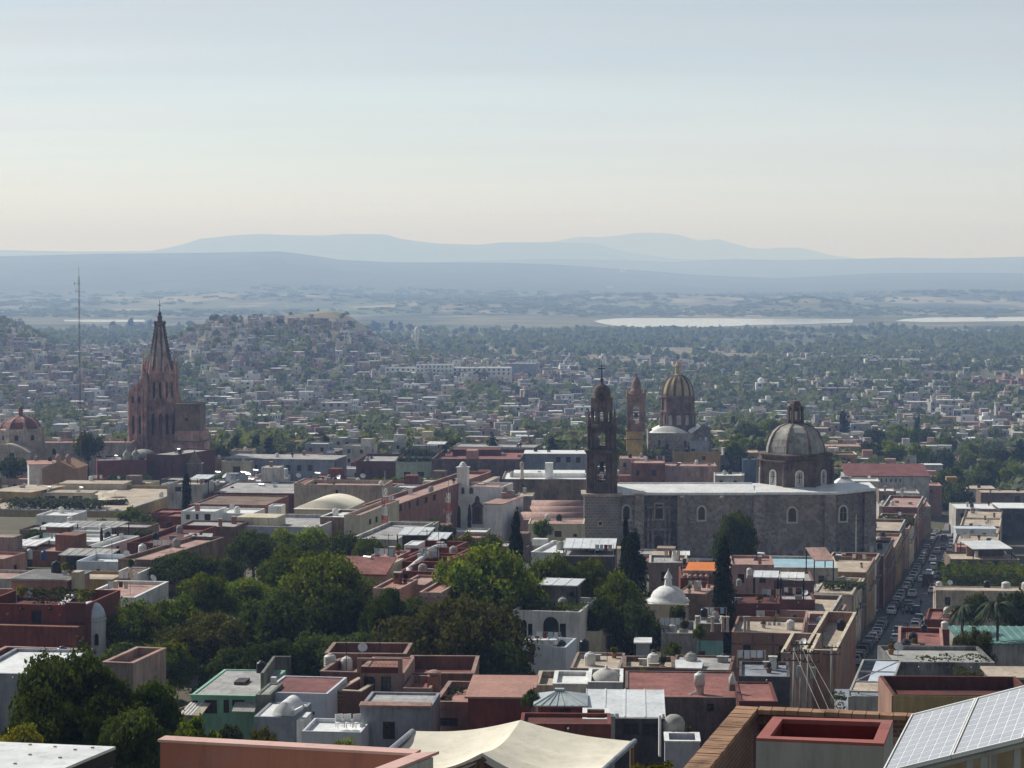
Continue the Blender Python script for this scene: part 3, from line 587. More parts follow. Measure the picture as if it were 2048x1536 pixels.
def hedge(name, px0, px1, py, d, h, depth, label, key='leaf', cat='hedge', yaw=6, dens=34, lift=0):
    """a clipped or rambling bank of leaves as one plant"""
    d = fixd(px0, py, d, 12, 8.6); a = P(px0, py, d); u = Vector((math.cos(R(yaw)), -math.sin(R(yaw)), 0)); v = Vector((math.sin(R(yaw)), math.cos(R(yaw)), 0))
    k = (px1 - CX) / F; w = (k * d - a.x) / (u.x + k * math.sin(R(yaw))); rng = np.random.RandomState(int(px0) + 7)
    n = int(min(9000, max(300, dens * w * (depth + h) * (320 / d) ** .6))); s = np.clip(.20 * d / 300, .1, .5)
    xx = rng.uniform(0, w, n); yy = rng.uniform(0, depth, n); top = h * (.72 + .28 * np.abs(np.sin(xx * 1.3 + 1) * np.cos(yy * 1.1 + xx * .37)))
    zz = np.where(rng.uniform(0, 1, n) < .55, top, rng.uniform(0, 1, n) * top); C = np.stack([xx, yy, zz], 1); Nn = np.stack([rng.normal(0, .5, n), -np.ones(n) * .4, np.ones(n)], 1)
    V, Q = leaf_quads(C, Nn, s, rng, .8); me = npmesh('foliage', V, Q, key)
    o = inst(name, me, None, (a.x, a.y, a.z - h)); o.rotation_euler = (0, 0, -R(yaw)); return tag(o, label, cat, None, 'stuff' if 'plants' in name else None)
LR = ['leftmost', 'second from the left', 'third from the left', 'fourth from the left', 'fifth from the left', 'rightmost']
FP = []; HOUSES = []
_house = house
def house(*a, **k):
    H = _house(*a, **k); HOUSES.append(H); FP.append([H.world(x, y, 0) for x in np.linspace(0, H.w, 4) for y in np.linspace(0, H.dep, 4)]); return H
# ---------------------------------------------------------------- churches and towers
PAL['orange_stone'] = ((.33, .20, .14), .85, .3); PAL['surround'] = ((.62, .58, .52), .85, .12)
def at_origin(px, py_ref, d, yaw=0):
    p = P(px, py_ref, d); return Vector((p.x, p.y, gz(p.x, p.y)))
def zrow(py, px, d): return P(px, py, d).z
SQ = lambda a: [(-a, -a), (a, -a), (a, a), (-a, a)]
def square_ring(mb, a, z0, z1): mb.box(-a, a, -a, a, z0, z1)
def finial(parent, z, h, r, mat, name='finial'):
    mb = MB(); mb.lathe([(r, z), (r * .5, z + h * .15), (r * .9, z + h * .3), (r * .25, z + h * .42), (r * .2, z + h)], 8); mb.box(-h * .14, h * .14, -.05, .05, z + h * .72, z + h * .80); return mb.obj(name, mat, parent)
def belfry(parent, a, z0, z1, ow, ob, oh, mat, dep=.8, name='belfry', cx=0):
    mb = MB()
    for k in range(4):
        c, s = math.cos(k * math.pi / 2), math.sin(k * math.pi / 2); rot = lambda x, y: (c * x - s * y, s * x + c * y)
        o = rot(-a, -a); u = rot(1, 0); n = rot(0, -1); wall_arch(mb, (*o, 0), (*u, 0), (*n, 0), 2 * a, z0, z1, a, ow, ob, oh, dep)
    for z in (z0, z1): mb.face([(-a, -a, z), (a, -a, z), (a, a, z), (-a, a, z)])
    return mb.obj(name, mat, parent)
def san_francisco():
    # --- bell tower
    d = 452; s = d / F; c = P(1203, 1000, d); g = gz(c.x, c.y) - 1; o = empty('church_bell_tower', (c.x, c.y, g), R(-1)); Z = lambda y: zrow(y, 1203, d) - g
    tag(o, 'tall dark stone bell tower with three openwork stages beside the fortress-like church', 'bell tower')
    m = 'darkstone'; hw = 35 * s
    MB().box(-hw, hw, -hw, hw, 0, Z(990)).obj('base', 'ashlar', o)
    f = MB(); f.lathe([(.62, -.12), (.62, .1), (.38, .1), (.38, -.12)], 14); ro = f.obj('round_window', 'palestone', o); ro.rotation_euler = (math.pi / 2, 0, 0); ro.location = (-3 * s, -hw, Z(1043))
    MB().lathe([(.38, -.02), (.38, .03)], 14).obj('pane', 'glass', ro)
    mb = MB(); mb.box(-38 * s, 38 * s, -38 * s, 38 * s, Z(990), Z(987)); mb.box(-41 * s, 41 * s, -41 * s, 41 * s, Z(987), Z(984)); mb.obj('cornice', 'palestone', o)
    def stage(y1, y0, half, ow, oy1, oy0, ledge, pil=True):
        belfry(o, half * s, Z(y1), Z(y0), ow * s, Z(oy1), Z(oy0) - Z(oy1), m)
        for sx in (-1, 1):
            for sy in (-1, 1):
                for (ax, ay) in ((sx * half * s, sy * half * s * .8), (sx * half * s * .8, sy * half * s), (sx * half * s * .52, sy * half * s), (sx * half * s, sy * half * s * .52)): MB().lathe([(.34, Z(y1)), (.30, Z(y1) + .5), (.26, Z(y0) - .6), (.36, Z(y0))], 8, ax, ay).obj('pilaster', m, o)
        cb = MB(); l_ = ledge * s; cb.box(-l_ + .25, l_ - .25, -l_ + .25, l_ - .25, Z(y0) + .01, Z(y0) + .35); cb.box(-l_, l_, -l_, l_, Z(y0) + .35, Z(y0) + .62); cb.obj('cornice', m, o)
    stage(984, 904, 28, 17, 962, 920, 35); stage(896, 858, 26.5, 15, 893, 864, 30)
    MB().lathe([(24 * s, Z(797)), (24 * s, Z(795))], 8, rot=math.pi / 8).obj('ledge', m, o)
    mb = MB()
    for k in range(8):          # octagonal lantern stage with true openings
        a = math.pi / 8 + k * math.pi / 4; r_ = 23.5 * s; p = Vector((r_ * math.cos(a), r_ * math.sin(a), 0)); q = Vector((r_ * math.cos(a + math.pi / 4), r_ * math.sin(a + math.pi / 4), 0)); u = (q - p); w = u.length; u.normalize(); n = Vector((u.y, -u.x, 0))
        wall_arch(mb, p, u, n, w, Z(852), Z(797), w / 2, w * .44, Z(844), Z(822) - Z(844), .4)
    MB().lathe([(27 * s, Z(853)), (27 * s, Z(849)), (25 * s, Z(848))], 8, rot=math.pi / 8).obj('plinth', m, o)
    mb.obj('lantern_stage', m, o)
    for sx in (-1, 1):
        for sy in (-1, 1): MB().lathe([(.42, Z(856)), (.42, Z(838)), (.16, Z(831)), (.24, Z(828)), (.03, Z(818))], 6, sx * 26 * s, sy * 26 * s).obj('pinnacle', m, o)
    mb = MB(); mb.lathe([(22 * s, Z(800)), (22.5 * s, Z(798)), (18 * s, Z(797)), (17.5 * s, Z(794)), (17.5 * s, Z(784)), (16 * s, Z(778)), (12.5 * s, Z(773)), (7 * s, Z(769)), (3 * s, Z(767)), (2.6 * s, Z(762)), (3.6 * s, Z(759)), (1 * s, Z(754))], 16); mb.obj('dome', m, o, True)
    mb = MB(); mb.tube((0, 0, Z(756)), (0, 0, Z(722)), .13, 5, .07); mb.box(-.75, .75, -.07, .07, Z(738), Z(736)); mb.box(-.5, .5, -.06, .06, Z(733), Z(731.6)); mb.obj('cross', 'iron', o)
    for y in (938,): 
        b = MB(); b.lathe([(.02, Z(924)), (.3, Z(926)), (.42, Z(935)), (.62, Z(941)), (.74, Z(943))][::-1], 12); b.obj('bell', 'bell', o, True)
    gr = MB(); zz0, zz1 = Z(962), Z(920)
    for k in range(4): gr.box(-1.0, 1.0, -.05, .05, zz0 + (zz1 - zz0) * (k + .5) / 4 - .05, zz0 + (zz1 - zz0) * (k + .5) / 4 + .05)
    gr.tube((-.9, 0, zz0), (.1, 0, zz1 - .5), .07); gr.tube((.9, 0, zz0), (-.1, 0, zz1 - .5), .07); gr.obj('bell_frame', 'wood', o)
    # --- nave
    d = 450; s = d / F; A = P(1236, 986, d); g = gz(A.x, A.y) - 2; o = empty('church_nave', (A.x, A.y, g)); Z = lambda y: zrow(y, 1500, d) - g; X = lambda px: (px - 1236) * s
    tag(o, 'long fortress-like grey rubble stone church nave with white roof edge and buttresses', 'church')
    zt = Z(986); dp = 14
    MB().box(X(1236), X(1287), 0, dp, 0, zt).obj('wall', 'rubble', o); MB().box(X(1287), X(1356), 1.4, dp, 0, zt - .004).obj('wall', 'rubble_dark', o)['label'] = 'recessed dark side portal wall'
    MB().box(X(1356), X(1672), 0, dp, 0, zt - .002).obj('wall', 'rubble', o)
    mb = MB(); mb.prism([(X(1672), .02), (X(1757), 3.2), (X(1757), dp), (X(1672), dp)], 0, zt - .006); mb.obj('wall', 'rubble_dark', o)['label'] = 'angled dark end wall of the transept'  # darker copy of the rubble: shade of the turned-away wall put into its colour
    for x0, x1 in ((1269, 1288), (1355, 1374), (1508, 1531), (1650, 1672)): MB().box(X(x0), X(x1), -.9, .1, 0, zt - .3).obj('buttress', 'rubble', o)
    bt = MB(); bt.box(X(1734), X(1757.5), 1.6, 3.4, 0, zt - .3); bt.obj('buttress', 'rubble', o)
    for x in (1275, 1364, 1443): 
        w_ = MB(); w_.box(X(x) - .35, X(x) + .35, -1.5, -.89, Z(995), Z(991)); w_.obj('spout', 'palestone', o)
    rm = MB(); rm.slab([(X(1234), -.4, Z(985)), (X(1512), -.4, Z(985)), (X(1512), 6, Z(973)), (X(1237), 6, Z(973))], .5); rm.obj('roof', 'roofwhite', o)
    rm = MB(); rm.slab([(X(1512), -.5, Z(984)), (X(1675), -.5, Z(984)), (X(1664), 9, Z(975)), (X(1512), 9, Z(975))], .5); rm.slab([(X(1675), -.4, Z(984)), (X(1758), 2.8, Z(979)), (X(1757), 10, Z(974)), (X(1664), 9, Z(975.5))], .5); rm.obj('roof', 'roofwhite', o)
    MB().box(X(1262), X(1288), -1.1, -.42, Z(986), Z(981)).obj('roof_ledge', 'white', o)
    b0 = MB(); b0.box(X(1240), X(1512), 6, 6.4, Z(975), Z(971)); b0.obj('parapet', 'white', o)
    for px, py0, py1, w in ((1253, 1042, 1008, 20), (1404, 1043, 1010, 20)): arch_window(o, (X(px), 0, Z(py0)), 0, w * s, (py0 - py1) * s, 'surround', t=.34)
    arch_window(o, (X(1586), 0, Z(1047)), 0, 23 * s, 35 * s, 'surround', t=.36)
    t = MB(); t.box(X(1481), X(1497), -.05, .02, Z(1037), Z(1016)); t.obj('blind_panel', 'rubble_dark', o)
    k = math.atan2(3.18, X(1757) - X(1672)); arch_window(o, (X(1689), .02 + 3.18 * (1689 - 1672) / 85, Z(1046)), k, 22 * s, 36 * s, 'surround', t=.32, cross='rubble_dark')
    # the carved portal in the recess
    y = 1.4; pm = MB()
    for x in (1297, 1306, 1332, 1341): pm.lathe([(.34, Z(1100)), (.30, Z(1098)), (.27, Z(1064)), (.36, Z(1062))], 8, X(x), y - .2); pm.lathe([(.30, Z(1056)), (.26, Z(1054)), (.22, Z(1022)), (.32, Z(1020))], 8, X(x), y - .2)
    pm.box(X(1292), X(1346), y - .5, y, Z(1062), Z(1058)); pm.box(X(1295), X(1343), y - .45, y, Z(1018), Z(1014)); pm.obj('portal_columns', 'rubble', o)
    w_ = MB(); w_.box(X(1309), X(1312), y - .3, y, Z(1042), Z(1007)); w_.box(X(1327), X(1330), y - .3, y, Z(1042), Z(1007)); w_.box(X(1312), X(1327), y - .3, y, Z(1042), Z(1039)); w_.box(X(1312), X(1327), y - .3, y, Z(1010), Z(1007)); w_ = w_.obj('window', 'palestone', o)
    MB().box(X(1312), X(1327), y - .06, y - .01, Z(1039), Z(1010)).obj('pane', 'glass', w_)
    arch_window(o, (X(1319), y, Z(1120)), 0, 26 * s, 52 * s, 'rubble_dark', 'door_wood', t=.4, name='portal_door')
    # --- dome
    d = 462; s = d / F; c = P(1590, 966, d); g = c.z; o = empty('church_dome', c); Z = lambda y: zrow(y, 1590, d) - g
    tag(o, 'large grey segmented church dome on a dark octagonal drum with cross windows', 'dome'); r8 = math.pi / 8
    rd = 72.5 * s / math.cos(r8) * .97; MB().lathe([(rd, -3), (rd, Z(920))], 8, rot=r8).obj('drum', 'darkstone', o)
    mb = MB(); mb.lathe([(rd * .985, Z(921)), (rd * 1.05, Z(919)), (rd * 1.05, Z(917)), (rd * .99, Z(916)), (rd * .985, Z(909)), (rd * 1.03, Z(907)), (rd * 1.03, Z(905)), (rd * .9, Z(904))], 8, rot=r8); mb.obj('cornice', 'darkstone', o)
    ap = rd * math.cos(r8)
    for k in range(8):
        a = k * math.pi / 4; n = Vector((math.cos(a), math.sin(a), 0)); arch_window(o, n * ap + Vector((0, 0, Z(967))), a + math.pi / 2, 17 * s, 33 * s, 'white', 'pale', t=.2, cross='darkstone')
        a2 = r8 + k * math.pi / 4; MB().lathe([(.55, -.5), (.5, .2), (.42, Z(924)), (.6, Z(921))], 8, rd * math.cos(a2) * .99, rd * math.sin(a2) * .99).obj('pilaster', 'darkstone', o)
    MB().lathe([(rd * 1.04, -.35), (rd * 1.16, -.9)][::-1], 8, rot=r8).obj('skirt_roof', 'roofwhite', o)
    R0 = 61 * s; pr = [(R0 * 1.0, Z(906)), (R0 * .995, Z(900)), (R0 * .97, Z(890)), (R0 * .90, Z(877)), (R0 * .77, Z(863)), (R0 * .58, Z(853)), (R0 * .36, Z(847.5)), (R0 * .24, Z(846))]
    MB().lathe(pr, 8, rot=r8).obj('shell', 'domegrey', o); rb = MB(); ribs(rb, pr, 8, 0, 0, r8, .16, .12); rb.obj('ribs', 'brown', o)
    mb = MB(); mb.lathe([(17 * s, Z(847)), (18 * s, Z(844)), (14 * s, Z(842)), (9 * s, Z(841)), (9 * s, Z(818)), (13 * s, Z(816)), (12 * s, Z(813)), (11.5 * s, Z(808)), (8 * s, Z(802)), (2 * s, Z(799.5))], 8, rot=r8)
    for k in range(8):
        a = r8 + k * math.pi / 4; mb.lathe([(.34, Z(843)), (.26, Z(838)), (.22, Z(822)), (.34, Z(816)), (.18, Z(812))], 6, 14.5 * s * math.cos(a), 14.5 * s * math.sin(a))
    mb.obj('lantern', 'darkstone', o)
    MB().box(-2.6 * s, 2.6 * s, -9.6 * s, -8 * s, Z(840), Z(822)).obj('lantern_window', 'white', o)
    # white pyramid cap behind
    d = 470; c = P(1690, 975, d); o = empty('roof_pavilion', c); tag(o, 'low white pyramid roof with small raised cap beside the grey dome', 'roof pavilion')
    MB().add([(-4.4, -4.4, -1), (5, -4.4, -1.6), (5, 4.4, -1), (-4.4, 4.4, -1), (-1.2, -1.2, 1.9), (.9, -1.2, 1.9), (.9, .9, 1.9), (-1.2, .9, 1.9)], [(0, 1, 5, 4), (1, 2, 6, 5), (2, 3, 7, 6), (3, 0, 4, 7), (4, 5, 6, 7)]).obj('roof', 'roofwhite', o)
    MB().box(-1.0, .7, -1.0, .7, 1.9, 2.35).obj('cap', 'roofgrey', o)
san_francisco()
def las_monjas():
    D0 = dsolve(1340, 866, 13); d = D0 + 8; s = d / F; c = P(1355, 870, d); g = c.z; o = empty('convent_dome', c); Z = lambda y: zrow(y, 1355, d) - g; r8 = math.pi / 12
    tag(o, 'cream dome with dark red stripes on a tall two-tier columned drum', 'dome')
    MB().lathe([(34 * s, -4), (34 * s, Z(826)), (35.5 * s, Z(824)), (35.5 * s, Z(821)), (32.5 * s, Z(820)), (32 * s, Z(797)), (34 * s, Z(795)), (35 * s, Z(792)), (31 * s, Z(791))], 12, rot=r8).obj('drum', 'monjas', o)
    pm = MB()
    for k in range(12):
        a = r8 + k * math.pi / 6
        for da in (-.09, .09): pm.lathe([(.34, Z(853)), (.28, Z(851)), (.26, Z(829)), (.36, Z(826))], 6, 34.8 * s * math.cos(a + da), 34.8 * s * math.sin(a + da))
        pm.lathe([(.36, Z(820)), (.3, Z(800)), (.4, Z(796))], 6, 32.5 * s * math.cos(a), 32.5 * s * math.sin(a))
    pm.obj('columns', 'monjas', o)
    for k in range(12):
        a = k * math.pi / 6; n = Vector((math.cos(a), math.sin(a), 0)); ap = 34 * s * math.cos(r8); arch_window(o, n * ap + Vector((0, 0, Z(848))), a + math.pi / 2, 9 * s, 20 * s, 'palestone', 'pale', t=.14, proud=.1)
    R0 = 32 * s; pr = [(R0, Z(792)), (R0 * .99, Z(785)), (R0 * .95, Z(777)), (R0 * .85, Z(768)), (R0 * .70, Z(760)), (R0 * .50, Z(754)), (R0 * .30, Z(751)), (R0 * .2, Z(750))]
    MB().lathe(pr, 24).obj('shell', 'domecream', o, True); rb = MB(); ribs(rb, pr, 12, 0, 0, r8, .38, .14); rb.obj('stripes', 'stripe', o)
    MB().lathe([(8 * s, Z(752)), (8.5 * s, Z(749)), (5.5 * s, Z(748)), (5.5 * s, Z(735)), (7 * s, Z(733)), (6.5 * s, Z(731)), (5 * s, Z(729)), (1.5 * s, Z(724)), (1.8 * s, Z(721)), (.6 * s, Z(719))], 8).obj('lantern', 'domecream', o)
    mb = MB(); mb.tube((0, 0, Z(721)), (0, 0, Z(712)), .13); mb.box(-.5, .5, -.1, .1, Z(716), Z(715)); mb.obj('cross', 'iron', o)
    H = house('convent_church', 'church', 'grey convent church hall with pale vaulted roof under the striped dome', 1296, 1386, 866, d=D0, dep=16, yaw=2, wall='rubble', roof='roofgrey', par=.4, win=[(1316, 1321, 880, 892), (1368, 1373, 882, 895)])
    A = H.hit(1300, 868); B = H.hit(1378, 868); w = (B.x - A.x); mb = MB(); n = 10
    V = []; 
    for j, y in ((0, .1), (1, 15.9)):
        for k in range(n + 1): t = k / n; V.append((A.x + w * t, y, H.h - .2 + 2.3 * math.sin(math.pi * t)))
    mb.add(V, [(k, k + 1, n + 2 + k, n + 1 + k) for k in range(n)] + [tuple(range(n, -1, -1)), tuple(range(n + 1, 2 * n + 2))]); part(H, mb, 'vault', 'roofwhite', True)
    part(H, MB().slab([(H.w - 1.6, -.3, H.h + .9), (H.w - .6, -.3, H.h + .4), (H.w + 3, 13, H.h + 1.6), (H.w + 2, 13, H.h + 2.2)], .5), 'white_buttress', 'white')
    house('convent_wing', 'convent', 'dark grey transept wing right beside the striped dome', 1386, 1421, 853, d=D0 + 18, dep=10, yaw=2, wall='rubble_dark', roof='roofwhite', par=.8)
    house('convent_wing', 'convent', 'low lilac wing with sloping edge right of the vaulted hall', 1379, 1418, 882, d=D0 - 4, dep=10, yaw=5, wall='bluegrey', roof='roofgrey', par=.5)
    # yellow-based bell tower
    d = D0 - 7; s = d / F; c = P(1272, 900, d); g = gz(c.x, c.y) - 1; o = empty('convent_bell_tower', (c.x, c.y, g), R(-2)); Z = lambda y: zrow(y, 1272, d) - g; m = 'orange_stone'
    tag(o, 'slim reddish bell tower with small cap on a plain yellow base', 'bell tower')
    MB().box(-19.5 * s, 13 * s, -2.5, 2.5, 0, Z(879)).obj('base', 'yellow', o); MB().box(-20.2 * s, 13.6 * s, -2.6, 2.6, Z(879), Z(877)).obj('band', 'brown', o); MB().box(-19.5 * s, 13 * s, -2.5, 2.5, Z(877), Z(862)).obj('upper_base', 'yellow', o)
    MB().box(-20.5 * s, 18 * s, -2.65, 2.65, Z(862), Z(858)).obj('cornice', m, o)
    belfry(o, 18 * s, Z(858), Z(796), 13 * s, Z(848), Z(811) - Z(848), m, .6)
    for sx in (-1, 1):
        for sy in (-1, 1):
            for q in (.95, .55): MB().box(sx * 18 * s * q - .22, sx * 18 * s * q + .22, sy * 18.2 * s - .25, sy * 18.2 * s + .25, Z(858), Z(797)).obj('pilaster', m, o)
    MB().box(-20 * s, 20 * s, -20 * s, 20 * s, Z(796), Z(791)).obj('cornice', m, o); MB().box(-17 * s, 17 * s, -17 * s, 17 * s, Z(791), Z(786)).obj('attic', m, o)
    for sx in (-1, 1):
        for sy in (-1, 1): MB().lathe([(.3, Z(791)), (.4, Z(786)), (.1, Z(778))], 6, sx * 17.5 * s, sy * 17.5 * s).obj('pinnacle', m, o)
    MB().lathe([(12 * s, Z(786)), (12.5 * s, Z(781)), (9.8 * s, Z(779)), (9.8 * s, Z(773)), (8.6 * s, Z(765)), (6 * s, Z(759)), (2 * s, Z(755)), (1.5 * s, Z(752)), (2.4 * s, Z(750)), (.5 * s, Z(748))], 12).obj('cupola', m, o, True)
    mb = MB(); mb.box(-.45, .45, -.08, .08, Z(749.6), Z(748.6)); mb.box(-.08, .08, -.08, .08, Z(750), Z(746)); mb.obj('cross', 'iron', o)
    MB().lathe([(.9, 0), (.75, .25), (.5, .9), (.4, 1.3), (.1, 1.5)], 12).obj('bell', 'bell', o, True).location = (0, 0, Z(834)); fr = MB(); fr.box(-1, 1, -.07, .07, Z(832), Z(831)); fr.box(-1, 1, -.07, .07, Z(821), Z(820)); fr.obj('bell_frame', 'wood', o)
las_monjas()
def parroquia():
    d = 690; s = d / F; c = P(322, 940, d); g = gz(c.x, c.y) - 1; o = empty('parish_church_tower', (c.x, c.y, g), R(-3)); Z = lambda y: zrow(y, 322, d) - g; m = 'pinkstone'; r8 = math.pi / 8
    tag(o, 'pink gothic church tower with tall ribbed spire and clustered pinnacles', 'church tower')
    MB().box(-36 * s, 36 * s, -36 * s, 36 * s, 0, Z(878)).obj('base', m, o)
    MB().box(-38 * s, 38 * s, -38 * s, 38 * s, Z(879), Z(876)).obj('cornice', m, o)
    MB().lathe([(36 * s, Z(878)), (36 * s, Z(806)), (38 * s, Z(804)), (38 * s, Z(801)), (34 * s, Z(800))], 8, rot=r8).obj('lower_stage', m, o)
    MB().lathe([(33 * s, Z(801)), (33 * s, Z(748)), (35 * s, Z(746)), (35 * s, Z(743)), (28 * s, Z(741))], 8, rot=r8).obj('upper_stage', m, o)
    for k in range(8):
        a = k * math.pi / 4 - math.pi / 2; n = Vector((math.cos(a), math.sin(a), 0))
        for R_, y0, y1, w in ((36, 868, 822, 9), (33, 797, 760, 7.5)):
            t = Vector((-n.y, n.x, 0))
            for q in (-1, 1): arch_window(o, n * (R_ * s * math.cos(r8)) + t * (q * w * .82 * s) + Vector((0, 0, Z(y0))), a + math.pi / 2, w * s, (y0 - y1) * s, m, 'glass', t=.16, proud=.3, pointed=True)
    def pinn(R_, y0, y1, y2, w, off=0, nm='pinnacle'):
        for k in range(8):
            a = r8 + k * math.pi / 4 + off; x, y = R_ * s * math.cos(a), R_ * s * math.sin(a); w_ = w * s
            MB().lathe([(w_, Z(y0)), (w_, Z(y1)), (w_ * 1.35, Z(y1 - 1)), (w_ * 1.1, Z(y1 - 3)), (w_ * .45, Z((y1 + y2) / 2 - 4)), (w_ * .12, Z(y2 + 2)), (w_ * .3, Z(y2 + 1)), (.02, Z(y2))], 6, x, y).obj(nm, m, o)
    pinn(37.5, 878, 800, 775, 3.6, nm='buttress_pinnacle'); pinn(34, 800, 744, 706, 3.4); pinn(30, 745, 737, 716, 2.4, r8)
    for k in range(8):        # steep gables between the pinnacles
        a = k * math.pi / 4 - math.pi / 2; n = Vector((math.cos(a), math.sin(a), 0)); t = Vector((-n.y, n.x, 0))
        for R_, y0, y1, w in ((33.5, 746, 724, 9), (36, 803, 783, 10), (37, 876, 862, 11)):
            b = n * (R_ * s * math.cos(r8)); mb = MB(); V = [b - t * w * s + Vector((0, 0, Z(y0))), b + t * w * s + Vector((0, 0, Z(y0))), b + Vector((0, 0, Z(y1)))]; V += [q - n * .7 for q in V]
            mb.add(V, [(0, 1, 2), (5, 4, 3), (0, 3, 4, 1), (1, 4, 5, 2), (2, 5, 3, 0)]).obj('gable', m, o)
    sp = [(25 * s, Z(742)), (23.5 * s, Z(735)), (20 * s, Z(715)), (15 * s, Z(690)), (11.5 * s, Z(670)), (8.5 * s, Z(652))]
    MB().lathe(sp, 8, rot=r8).obj('spire', 'palestone', o); rb = MB(); ribs(rb, sp, 8, 0, 0, r8, .30, .22)
    for k in range(8):
        a = r8 + k * math.pi / 4
        for j in range(13):
            f = j / 12; y = 738 - 84 * f; r_ = np.interp(y, [652, 670, 690, 715, 735, 742], [8.5, 11.5, 15, 20, 23.5, 25]) * s + .25; rb.lathe([(.05, Z(y) - .25), (.3, Z(y)), (.05, Z(y) + .35)], 4, r_ * math.cos(a), r_ * math.sin(a))
    rb.obj('crocketed_ribs', 'darkstone', o)
    for k in range(8):
        a = k * math.pi / 4 - math.pi / 2; n = Vector((math.cos(a), math.sin(a), 0)); w = arch_window(o, n * 17.2 * s * math.cos(r8) + Vector((0, 0, Z(718))), a + math.pi / 2, 5.5 * s, 15 * s, m, 'glass', t=.14, proud=.35, pointed=True)
    MB().lathe([(8.5 * s, Z(653)), (11 * s, Z(651)), (11.5 * s, Z(648)), (9.5 * s, Z(648)), (5 * s, Z(647)), (4.6 * s, Z(636)), (5.6 * s, Z(634)), (3 * s, Z(630)), (3.6 * s, Z(627)), (2 * s, Z(624)), (.8 * s, Z(621))], 8, rot=r8).obj('lantern', 'darkstone', o)
    pb = MB()
    for k in range(8): a = r8 + k * math.pi / 4; pb.lathe([(.28, Z(648)), (.3, Z(645)), (.05, Z(641))], 5, 10.5 * s * math.cos(a), 10.5 * s * math.sin(a))
    pb.obj('crown_points', 'darkstone', o); mb = MB(); mb.tube((0, 0, Z(624)), (0, 0, Z(600)), .14, 5, .06); mb.box(-.5, .5, -.07, .07, Z(611), Z(609.6)); mb.obj('cross', 'iron', o)
    # front gabled tower, lit from the side
    c = P(282, 940, 684); s = 684 / F; g = gz(c.x, c.y) - 1; o = empty('gabled_church_front', (c.x, c.y, g), R(-3)); Z = lambda y: zrow(y, 282, 684) - g
    tag(o, 'lower pink stone side tower with stepped gables at the foot of the spire', 'church tower')
    MB().box(-18 * s, 14 * s, -3, 3, 0, Z(812)).obj('body', m, o); MB().box(-19.5 * s, 15 * s, -3.2, 3.2, Z(812), Z(808)).obj('cornice', m, o)
    for x, w, y1, yy in ((-11, 7.5, 770, 0), (2, 8.5, 757, .2), (10, 6, 745, .6)):
        mb = MB(); mb.prism([((x - w) * s, -2.8 + yy), ((x + w) * s, -2.8 + yy), ((x + w) * s, 2.8), ((x - w) * s, 2.8)], Z(808), Z(y1 + 22)); V = [((x - w) * s, -2.9 + yy, Z(y1 + 22)), ((x + w) * s, -2.9 + yy, Z(y1 + 22)), (x * s, -2.9 + yy, Z(y1))]; V += [(q[0], 2.8, q[2]) for q in V]
        mb.add(V, [(0, 1, 2), (5, 4, 3), (0, 3, 4, 1), (1, 4, 5, 2), (2, 5, 3, 0)]).obj('gable', m, o)
        arch_window(o, (x * s, -2.8 + yy, Z(806)), 0, w * .9 * s, 16 * s, m, 'glass', t=.14, proud=.25, pointed=True)
    for x in (-10, 3): arch_window(o, (x * s, -3, Z(868)), 0, 7 * s, 40 * s, m, 'glass', t=.16, proud=.3, pointed=True)
    for x in (-18, -4, 8, 14): MB().lathe([(.5, 0), (.5, Z(800)), (.62, Z(799)), (.1, Z(775))], 6, x * s, -3.1).obj('pinnacle', m, o)
    # square buttress tower at right
    H = house('old_square_tower', 'tower', 'plain square brown stone tower block beside the pink spire', 352, 400, 810, d=676, dep=9, yaw=3, wall='brown', roof='roofgrey', par=1.0, win=[(369, 376, 836, 842)])
    part(H, MB().box(-.5, H.w + .9, -.45, H.dep, H.hit(352, 882).z, H.hit(352, 862).z), 'middle_stage', 'pinkstone'); part(H, MB().box(-.9, H.w + 1.3, -.9, H.dep, 0, H.hit(352, 882).z - .003), 'lower_stage', 'pinkstone')
    part(H, MB().box(-.3, H.w + .3, -.3, H.dep + .3, H.h + .003, H.h + .45), 'top_band', 'brown'); part(H, MB().box(-1.1, H.w + 1.5, -1.1, H.dep, H.hit(352, 884).z, H.hit(352, 881.5).z), 'cornice', 'brown')
    H = house('red_parish_annex', 'church', 'low dark red church annex with buttressed front below the square tower', 293, 348, 908, d=640, dep=22, yaw=24, wall='maroon', roof='roofgrey', par=.4)
    for k in range(4): part(H, MB().box(H.w * (k + .5) / 4.2, H.w * (k + .5) / 4.2 + .8, -.5, .05, 0, H.h - 2), 'buttress', 'maroon'); 
    H2 = house('red_parish_chapel', 'chapel', 'wavy-topped red chapel wall with pale turrets beside the annex', 194, 293, 921, d=634, dep=16, yaw=-12, wall='red', roof='roofgrey', par=.5)
    part(H2, MB().lathe([(3.6, H2.h), (3.5, H2.h + .6), (2.8, H2.h + 1.5), (1.6, H2.h + 2.1), (.2, H2.h + 2.3)], 16, H2.w * .97, 9), 'dome', 'domegrey', True)
    for k in (.62, .80): part(H2, MB().lathe([(1.3, H2.h - .5), (1.3, H2.h + .8), (.9, H2.h + 1.6), (.25, H2.h + 2.3), (.1, H2.h + 3)], 8, H2.w * k, 6), 'turret', 'domegrey')
    Hn = house('bell_gable', 'bell gable', 'small pointed stone bell gable in front of the square tower', 374, 402, 928, d=640, dep=3, yaw=3, wall='brown', roof='roofgrey', par=0)
    mb = MB(); w = Hn.w; hh = Hn.h + .16; V = [(0, .3, hh), (w, .3, hh), (w * .82, .3, hh + 1.4), (w * .62, .3, hh + 2.6), (w * .5, .3, hh + 3.6), (w * .38, .3, hh + 2.6), (w * .18, .3, hh + 1.4)]; V2 = [(q[0], 1.4, q[2]) for q in V]; n = 7
